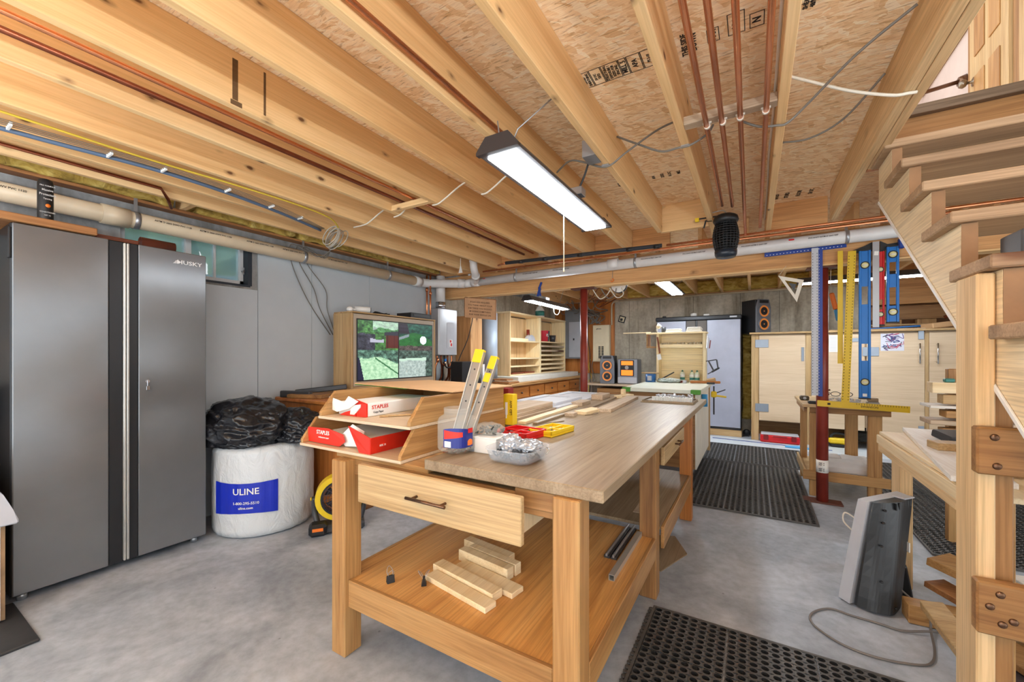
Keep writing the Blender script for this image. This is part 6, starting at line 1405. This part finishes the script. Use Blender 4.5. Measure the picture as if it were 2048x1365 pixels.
m = MB().prism([(.885, 2.225), (.885, 2.15), (1.0, 2.15), (1.0, 2.20), (.93, 2.195)], 'Y', 4.386, 4.398); solo(m, 'black_bracket', 'right black curved bracket behind the tops of the levels', 'bracket', M_BLACK)
a = H(.968, 2.13); t = thing('spring_clamp', 'dark blue clamp end beside the stair stringer above the short level', 'clamp', (1.0, 4.35, 2.13)); MB().box((a[0]+.006, 4.34, a[1]), (a[0]+.042, 4.385, 2.225), .006).build('jaw', M_DBLUE, t)
t = thing('speed_square', 'pale triangular layout square hanging left of the silver straightedge', 'square', (.28, 4.39, 1.76))
P3 = [Vector((*H(.185, 2.0), 0)), Vector((*H(.372, 1.945), 0)), Vector((*H(.322, 1.756), 0))]; ce = sum(P3, Vector())/3
m = MB(); In = [ce+(p-ce)*.55 for p in P3]; y0, y1 = 4.386, 4.392
for k in range(3):
    j = (k+1) % 3; quad = [P3[k], P3[j], In[j], In[k]]
    m.prism([(v.x, v.y) for v in quad], 'Y', y0, y1)
m.build('frame', plain('square_white', (224, 216, 200), .4), t); i2 = [ce+(p-ce)*.30 for p in P3]
MB().prism([(v.x, v.y) for v in i2], 'Y', 4.387, 4.391).build('center_web', M_DGREY, t)
MB().tube([(P3[0].x, 4.39, P3[0].y-.01), (.23, 4.395, 2.07), (.25, 4.40, 2.095)], .0015, 5, False).build('string', M_CABLEW, t)
t = thing('paint_scraper', 'orange handled tool with blue tip hanging behind the yellow straightedge', 'tool', (.62, 4.6, 1.62))
MB().bar((.597, 4.6, 1.85), (.628, 4.6, 1.70), .036, .025, .008).build('handle', M_ORANGE, t); MB().bar((.628, 4.6, 1.70), (.645, 4.6, 1.60), .03, .02, .008).build('tip', plain('tip_blue', (60, 140, 190), .4), t); MB().tube([(.597, 4.6, 1.85), (.588, 4.58, 1.95), (.585, 4.53, 2.066)], .0025, 5, False).build('string', M_CABLEW, t)
# ================================================================= STAND BEHIND THE COLUMN
t = thing('tool_stand', 'small wooden stand with lower shelf behind the red column', 'stand', (.69, 4.95, 0))
MB().box((.385, 4.575, .815), (1.0, 5.45, .842), .003).build('top', wood('pine', X), t)
MB().box((.44, 4.60, .765), (1.0, 4.62, .814), .002).box((.40, 4.62, .765), (.42, 5.40, .814), .002).build('apron', wood('cedar', X), t)
for x0, y0, w in ((.440, 4.575, .05), (.852, 4.575, .095), (.425, 5.25, .06), (.80, 5.25, .10)): MB().box((x0, y0+.046, 0), (x0+w, y0+.09, .764), .003).build('leg', wood('fir', Z), t)
MB().box((.42, 4.67, .185), (.99, 5.40, .203), .002).build('shelf', wood('pine', X), t)
MB().box((.39, 4.60, .15), (1.0, 4.619, .235), .003).build('shelf_rail', wood('fir', X), t); MB().box((.40, 4.622, .15), (.418, 5.40, .235), .003).build('shelf_rail', wood('pine', Y), t)
M_SACK = plain('sack_white', (206, 202, 200), .6)
for k, (c, s, lab) in enumerate((((.72, 4.80, .25), (.17, .12, .055), 'front white sack on the lower shelf of the stand'), ((.62, 5.10, .245), (.13, .12, .05), 'left rear white sack on the lower shelf of the stand'), ((.84, 5.10, .245), (.12, .12, .05), 'right rear white sack on the lower shelf of the stand'))):
    m = MB(); m.box([c[i]-s[i] for i in range(3)], [c[i]+s[i] for i in range(3)], .03); bmesh.ops.subdivide_edges(m.bm, edges=m.bm.edges, cuts=4, use_grid_fill=True)
    for v in m.bm.verts: v.co.z = max(.2035, v.co.z+.012*noise.noise(v.co*14))
    for f in m.bm.faces: f.smooth = True
    solo(m, 'white_sack', lab, 'sack', M_SACK)
t = thing('clear_organizer', 'low clear parts box on the stand behind the yellow T-square', 'box', (.68, 4.9, .842))
MB().box((.55, 4.72, .8425), (.86, 4.95, .90), .006).build('box', M_CLEAR, t); m = MB(); random.seed(51)
for k in range(40): m.obox((random.uniform(.57, .84), random.uniform(.74, .93)+4, .852+random.uniform(0, .03)), (.03, .012, .01), 0, rz=random.uniform(0, 6))
o = m.build('contents', M_LGREY, t); o['kind'] = 'stuff'
t = thing('safety_glasses', 'black rimmed safety glasses on the clear parts box on the stand', 'glasses', (.7, 4.9, .90))
MB().tube([(.66+.035*math.cos(2*PI*k/10), 4.85, .925+.02*math.sin(2*PI*k/10)) for k in range(10)], .003, 6, True, True).tube([(.75+.035*math.cos(2*PI*k/10), 4.85, .925+.02*math.sin(2*PI*k/10)) for k in range(10)], .003, 6, True, True).tube([(.625, 4.85, .93), (.60, 4.95, .935), (.585, 5.02, .92)], .003, 6).tube([(.695, 4.85, .93), (.705, 4.85, .935), (.715, 4.85, .93)], .003, 6).build('frame', M_BLACK, t)
t = thing('tool_pouch', 'brown leather strap tool beside the glasses on the stand', 'tool', (.58, 4.95, .90)); MB().tube([(.54, 4.9, .905), (.58, 4.92, .93), (.62, 4.95, .91), (.60, 5.0, .94), (.64, 5.02, .95)], .010, 8).build('strap', plain('leather', (110, 74, 44), .6), t)
t = thing('tape_measure', 'black tape measure at the left edge of the stand top', 'tape measure', (.42, 4.8, .842)); MB().box((.395, 4.95, .8425), (.47, 5.02, .885), .008).build('case', plain('tape_olive', (70, 62, 44), .5), t); MB().cyl((.433, 4.949, .864), (.433, 4.945, .864), .014, seg=12).build('hub', M_STEEL, t)
solo(MB().box((.43, 4.62, .8425), (.50, 4.68, .868), .006), 'black_box', 'small black box on the stand below the silver straightedge', 'box', M_BLACK)
solo(MB().box((.88, 4.78, .8425), (.96, 4.86, .872), .004), 'grey_box', 'small grey metal box at the right edge of the stand top', 'box', M_STEEL); solo(MB().box((.885, 4.785, .8725), (.955, 4.855, .905), .004), 'tan_block', 'tan wood block stacked on the grey metal box on the stand', 'block', wood('oak', X))
# ================================================================= STAIRS
t = thing('staircase', 'open wooden staircase rising at the right to the upper floor', 'stairs', (1.1, 1.5, 0))
TY, TZ, RUN, RISE = 2.471, 2.184, .2685, .2005
steps = [(TY-RUN*k, TZ-RISE*k) for k in range(-1, 11)]
for i, (y, z) in enumerate(steps): MB().box((.57, y, z-.04), (1.60, y+.285, z), .004).build('tread', wood('tread', X), t)
lo = lambda y: 2.166+.7385*(y-3.033)
pts = [(3.015, lo(3.015)), (3.015, steps[0][1]-.041)]
for (y, z) in steps:
    pts += [(y+.025, z-.041), (y+.025, z-RISE-.041)]
pts[-1] = (steps[-1][0]+.025, 0.0); pts.append((steps[-1][0]+.30, 0.0))
for x0, nm in ((.602, 'stringer'), (1.535, 'stringer')): MB().prism(pts, 'X', x0, x0+.040, .002).build(nm, wood('stringer', Y), t)
M_END = plain('end_grain', (142, 106, 72), .7, 0, .12)
for y, z in steps[:7]: MB().box((.6025, y+.0225, z-RISE-.038), (.6415, y+.0249, z-.042), 0).build('end_grain', M_END, t)
m = MB()
yA, yB = 3.0, .9; m.bar((.598, yA, lo(yA)+.006), (.598, yB, lo(yB)+.006), .006, .014, .001, roll=0); m.build('edge_strip', M_WHITE, t)
t = thing('shelf_frame', 'upright post with bolted cross boards under the stairs at right', 'frame', (.6, 1.75, 0))
MB().box((.560, 1.72, 0), (.5995, 1.862, 1.537), .004).build('post', wood('stair', Z), t)
MB().box((.600, 1.735, .345), (.640, 1.862, 1.20), .003).build('post', wood('cedar', Z), t)
def bolts(par, pts_, y):
    for x, z in pts_: MB().sph((x, y, z), .010, 12, (1, .5, 1)).build('bolt', M_BRONZE, par)
for z0, z1, bp in ((.957, 1.092, ((.583, 1.065), (.588, .984))), (.502, .652, ((.594, .623), (.574, .585), (.598, .541), (.619, .555)))):
    b = MB().box((.548, 1.681, z0), (1.60, 1.7195, z1), .005).build('cross_board', wood('cedar', X), t); bolts(b, bp, 1.680)
b = MB().box((.6405, 1.8625, 1.085), (1.58, 1.90, 1.18), .004).build('cross_board', wood('cedar', X), t); bolts(b, ((.66, 1.150), (.66, 1.105)), 1.8615)
board('cross_shelf', 'pale board shelf under the stairs behind the cross boards', 'board', (.70, 2.0, .955), (1.35, 2.12, 1.0), 'birch', X)
t = thing('metal_box', 'grey metal box with round dial on a stair tread at the right edge', 'box', (.7, 1.75, 1.582)); MB().box((.656, 1.74, 1.5825), (.80, 1.86, 1.66), .004).build('case', M_DGREY, t); MB().cyl((.69, 1.741, 1.622), (.69, 1.735, 1.622), .02, seg=16).build('dial', M_CHROME, t)
# ================================================================= UPSTAIRS THROUGH THE STAIR OPENING
t = struct(MB().box((1.30, 3.2, SF+.02), (1.4, 6.0, 5.0), 0), 'wall_upper', plain('upper_wall', (206, 190, 184), .7))
FLR = SF+.045
d = MB().box((1.245, 3.44, FLR), (1.285, 3.92, 4.65), .003); o = d.build('door_1', wood('pine', Z)); o['kind'] = 'structure'
for y0, y1, z0, z1 in ((3.52, 3.65, 3.25, 4.45), (3.71, 3.84, 3.25, 4.45), (3.52, 3.65, 2.75, 3.12), (3.71, 3.84, 2.75, 3.12)):
    MB().box((1.238, y0, z0), (1.2449, y1, z1), .006).build('door_panel', wood('fir', Z), o)
k_ = MB().lathe([(0, -.07), (.02, -.068), (.028, -.05), (.02, -.035), (.009, -.03), (.009, -.008), (.028, -.004), (.028, 0)], (1.2445, 3.86, 3.10), 18, 'X').build('door_knob', plain('pewter', (130, 118, 104), .3, .9), o)
for nm, y0, y1 in (('trim_3', 3.36, 3.435), ('trim_4', 3.925, 4.0)):
    o = MB().box((1.262, y0, FLR), (1.298, y1, 4.75), .004).build(nm, wood('cedar', Z)); o['kind'] = 'structure'
o = MB().box((1.255, 2.3, FLR), (1.299, 3.355, 5.0), .002).build('wall_panelling', wood('pine', Z)); o['kind'] = 'structure'
struct(MB().box((1.30, 2.0, SF+.02), (1.4, 3.195, 5.0), 0), 'wall_upper_near', MATS['upper_wall'])
o = MB().box((1.262, 4.01, 3.60), (1.299, 5.9, 3.70), .004).build('trim_5', wood('cedar', Y)); o['kind'] = 'structure'
struct(MB().box((.2, 5.0, SF+.02), (1.3, 5.1, 5.0), 0), 'wall_upper_back', MATS['upper_wall'])
struct(MB().box((-.5, -1.7, SF+.03), (3.6, -1.6, 5.0), 0), 'wall_sky_block', MATS['upper_wall']); struct(MB().box((-.5, -1.6, SF+.03), (.59, -1.5, SF+.04), 0), 'floor_upper', MATS['upper_wall']); struct(MB().box((-.5, -1.7, 5.0), (3.6, 6.2, 5.1), 0), 'ceiling_upper', MATS['upper_wall'])  # unseen front wall and ceiling added to keep sky light off the stairs
t = thing('grab_rod', 'dark metal rod on the upstairs wall seen above the stairs', 'rod', (1.2, 4.15, 3.2)); MB().cyl((.85, 4.2, 3.24), (1.27, 4.15, 3.26), .014, seg=10).build('rod', M_BRONZE, t); MB().cyl((1.26, 4.15, 3.26), (1.298, 4.15, 3.26), .03, .04, seg=12).build('flange', M_BRONZE, t)
t = thing('coat_hooks', 'silver coat hooks on the upstairs wall above the landing', 'hooks', (1.2, 4.3, 3.1))
for k in range(2): MB().tube([(1.298, 4.35+.3*k, 3.16), (1.25, 4.35+.3*k, 3.15), (1.22, 4.33+.3*k, 3.18), (1.21, 4.32+.3*k, 3.22)], .008, 8).build('hook', M_CHROME, t)
# ================================================================= HEATER
t = thing('space_heater', 'dark grey tower heater with light grey front standing on the floor', 'heater', (.55, 2.8, 0))
def loft(m, A, B, za, zb, n=6, bow=0):
    rings = []
    for k in range(n+1):
        f = k/n; z = za+(zb-za)*f; e = 1 if 0 < k < n else .985
        ca = sum((Vector(p) for p in A), Vector((0, 0)))/len(A); cb = sum((Vector(p) for p in B), Vector((0, 0)))/len(B); ce = ca.lerp(cb, f)
        rings.append([m.bm.verts.new((*(ce+(Vector(a).lerp(Vector(b), f)-ce)*e), z)) for a, b in zip(A, B)])
    L = len(A)
    for r0, r1 in zip(rings, rings[1:]):
        for i in range(L): m.bm.faces.new((r0[i], r0[(i+1) % L], r1[(i+1) % L], r1[i]))
    m.bm.faces.new(rings[0][::-1]); m.bm.faces.new(rings[-1]); return m
def rnd(P, r=.3, n=4):   # round the corners of a polygon
    out = []; L = len(P)
    for i in range(L):
        p, a, b = Vector(P[i]), Vector(P[i-1]), Vector(P[(i+1) % L]); s, e = p.lerp(a, r), p.lerp(b, r)
        for k in range(n+1): f = k/n; out.append((s*(1-f)**2+p*2*f*(1-f)+e*f*f)[:])
    return out
hb = rnd([(.424, 2.698), (.512, 2.655), (.588, 2.668), (.645, 2.79), (.668, 2.905), (.60, 2.90)], .3)
ht = rnd([(.506, 2.738), (.580, 2.768), (.660, 2.838), (.722, 2.935), (.738, 2.992), (.70, 2.985)], .3)
loft(MB(), hb, ht, .012, .535, 10).build('rear_shell', plain('heater_dark', (38, 39, 41), .4), t)
fb = [(.384, 2.747), (.423, 2.698), (.61, 2.895), (.59, 2.96)]; ft = [(.470, 2.775), (.505, 2.739), (.712, 2.99), (.685, 3.04)]
loft(MB(), fb, ft, .008, .538, 8).build('front_panel', M_LGREY, t)
m = MB()
for k in range(6): f = k/5; m.obox((.625+.082*f, 2.80+.122*f, .515), (.007, .016, .034), .001, rz=.6)
m.build('vent_slot', M_BLACK, t)
m = MB(); m.obox((.685, 2.93, .5385), (.085, .055, .008), .003, rz=.87); m.build('control_panel', M_LGREY, t)
for x, y, z in ((.575, 2.756, .50), (.566, 2.742, .44), (.552, 2.715, .33), (.548, 2.69, .16), (.605, 2.70, .04)): MB().sph((x, y, z), .008, 10, (1, 1, .7)).build('screw_recess', M_BLACK, t)
MB().obox((.682, 2.868, .30), (.004, .045, .05), .001, rz=.35).build('rating_label', M_PAPER, t)
MB().bar((.66, 2.86, .20), (.70, 2.92, .01), .04, .03, .006).build('rear_foot', M_BLACK, t)
cord = [(.64, 2.80, .10), (.70, 2.74, .06), (.718, 2.68, .055), (.702, 2.60, .02), (.678, 2.469, .006), (.644, 2.369, .006), (.591, 2.318, .006), (.46, 2.283, .006), (.347, 2.303, .006), (.266, 2.372, .006), (.235, 2.445, .006), (.259, 2.527, .006), (.333, 2.60, .006), (.42, 2.585, .006), (.52, 2.575, .006), (.595, 2.56, .008), (.708, 2.60, .02), (.84, 2.66, .01), (1.2, 2.7, .006)]
o = MB().tube(cord, .005, 8).build('power_cord', plain('cord_grey', (112, 104, 98), .5), t)
MB().tube([(.47, 2.80, .42), (.425, 2.82, .44), (.415, 2.80, .40), (.45, 2.79, .36)], .004, 8).build('cord_loop', M_CABLEW, t)
# ================================================================= LUMBER BENCH AND SCRAPS UNDER THE STAIRS
t = thing('lumber_bench', 'rough pine work table under the stairs holding wood offcuts', 'table', (1.0, 2.8, 0))
MB().box((.685, 2.06, .79), (1.45, 3.42, .81), .003).build('top', wood('pale', Y), t)
MB().box((.672, 2.06, .735), (.690, 3.42, .789), .003).build('rail', wood('pale', Y), t); MB().box((.676, 2.06, .69), (.70, 3.40, .733), .003).build('rail', wood('stair', Y), t)
for x0, y0 in ((.700, 3.05), (1.38, 3.05), (.72, 2.08), (1.38, 2.08)): MB().box((x0, y0, 0), (x0+.052, y0+.17, .789), .003).build('leg', wood('stair' if x0 < .71 else 'fir', Z), t)
plank('white painted board lying along the front of the lumber table', (.735, 2.20), (.90, 3.50), .17, .022, 'white', .8105, 'wood_board')
for k, (p, q_, w, h, z, kd, lab) in enumerate((((.80, 2.42), (1.0, 2.44), .10, .035, .833, 'fir', 'thick offcut at near end of the white board on lumber table'), ((.76, 2.80), (.98, 2.83), .10, .035, .833, 'pine', 'square offcut in the middle of the white board on lumber table'), ((.95, 3.32), (1.20, 3.36), .09, .04, .811, 'greypine', 'offcut at the far end of the lumber table'), ((1.0, 3.0), (1.3, 2.7), .12, .02, .811, 'white', 'pale strip lying behind the black clamp on lumber table'), ((.86, 2.60), (1.0, 2.64), .05, .05, .833, 'walnut', 'small brown block beside the square offcut on lumber table'), ((1.05, 2.45), (1.3, 2.5), .12, .04, .811, 'fir', 'offcut behind the thick one on the lumber table'))):
    plank(lab, p, q_, w, h, kd, z, 'offcut')
t = thing('black_clamp', 'black and grey clamp tool lying among offcuts on the lumber table', 'clamp', (.95, 3.05, .833)); MB().obox((.93, 3.10, .855), (.14, .12, .04), .006, rz=.4, rx=.2).build('body', M_DGREY, t)
for k in range(4): MB().cyl((.98+.022*k, 3.03, .86), (.985+.022*k, 2.99, .90), .012, seg=10).build('spring', M_BLACK, t)
t = thing('wood_handle_tool', 'small wood handled tool on the white board of lumber table', 'tool', (.84, 2.66, .833)); MB().cyl((.80, 2.62, .862), (.92, 2.68, .862), .018, seg=12).build('handle', wood('walnut', X), t); MB().tube([(.92, 2.68, .862), (.95, 2.66, .88), (.98, 2.70, .87)], .006, 8).build('hook', M_STEEL, t)
for k, (x0, z0, h, dpt, kd, lab) in enumerate(((1.02, .62, .04, .14, 'pine', 'lowest board of the lumber stack behind the post'), (1.0, .70, .035, .18, 'greypine', 'wide grey board in the lumber stack behind the post'), (1.06, .765, .05, .09, 'fir', 'short thick board in the middle of the lumber stack behind the post'), (1.0, .835, .03, .2, 'greypine', 'long grey board in the lumber stack behind the post'), (1.075, .885, .045, .12, 'fir', 'reddish board near the top of the lumber stack behind the post'), (1.0, .945, .018, .2, 'white', 'thin white board near the top of the lumber stack'), (1.06, .975, .06, .10, 'pine', 'thick board second from the top of the lumber stack'), (1.01, 1.045, .07, .10, 'pale', 'pale box beam on top of the lumber stack behind the post'))):
    board('lumber', lab, 'lumber', (x0, 3.72, z0), (x0+.9, 3.72+dpt, z0+h), kd, X, 'lumber stack under the stairs' if False else None)
for k, x in enumerate((1.15, 1.75)): board('rack_post', ('left' if k == 0 else 'right')+' post of the lumber rack behind the stair post', 'post', (x, 3.94, 0), (x+.06, 4.0, 1.2), 'fir', Z)
for k in range(2): board('lumber_bracket', ('left' if k == 0 else 'right')+' bracket carrying the lumber stack behind the stair post', 'arm', ((1.15, 1.75)[k], 3.70, .56), ((1.15, 1.75)[k]+.06, 3.939, .619), 'fir', Y)
solo(MB().obox((1.10, 3.76, 1.128), (.05, .04, .025), .006), 'green_gadget', 'small green gadget on top of the lumber stack', 'gadget', M_TEAL)
def scrap(lab, p, q_, w, h, kind, roll=0):
    p, q_ = Vector(p), Vector(q_); d = q_-p
    R = Matrix((Vector((d.x, d.y, d.z)).normalized(), Vector((-d.y, d.x, 0)).normalized(), Vector((d.x, d.y, d.z)).normalized().cross(Vector((-d.y, d.x, 0)).normalized()))).transposed().to_4x4()
    m = MB().box((-d.length/2, -w/2, -h/2), (d.length/2, w/2, h/2), .003, Matrix.Translation((p+q_)/2) @ R @ Matrix.Rotation(roll, 4, 'X'))
    return solo(m, 'scrap_lumber', lab, 'lumber', wood(kind, X))
scrap('brown two by four on the floor beside the heater cord', (.638, 2.705, .047), (1.30, 2.74, .047), .09, .088, 'fir')
scrap('pine two by four leaning toward the camera across the brown one', (.72, 2.66, .115), (.80, 1.90, .030), .085, .04, 'pine', .15)
scrap('wide pine board tilted beside the rubber mat under the stairs', (.84, 3.02, .21), (1.35, 2.55, .135), .18, .04, 'fir')
scrap('dark bark edged board lying under the tilted pine board', (.80, 2.93, .115), (1.08, 2.58, .07), .12, .03, 'walnut')
scrap('long pale board lying on the floor under the stairs, left of pair', (1.10, 3.40, .05), (1.35, 2.2, .032), .14, .035, 'pine')
scrap('long pale board lying on the floor under the stairs, right of pair', (1.30, 3.40, .05), (1.55, 2.2, .035), .16, .035, 'white')
scrap('reddish board with dark bark edge at the bottom right corner', (.86, 2.64, .055), (1.15, 2.10, .04), .14, .03, 'cedar')
t = thing('hand_tool', 'small black and grey tool lying on the brown two by four', 'tool', (.95, 2.74, .092)); MB().cyl((.84, 2.74, .105), (.92, 2.73, .105), .013, seg=12).build('handle', M_BLACK, t); MB().bar((.92, 2.73, .105), (1.0, 2.72, .105), .022, .014, .004).build('blade', M_STEEL, t)
solo(MB().prism([(.80, 2.46), (.92, 2.50), (.95, 2.0), (.78, 2.0)], 'Z', .0005, .02, .003), 'rug_piece', 'dark worn carpet piece on the floor behind the stair post', 'rug', plain('rug_dark', (84, 70, 68), .9, 0, .2))
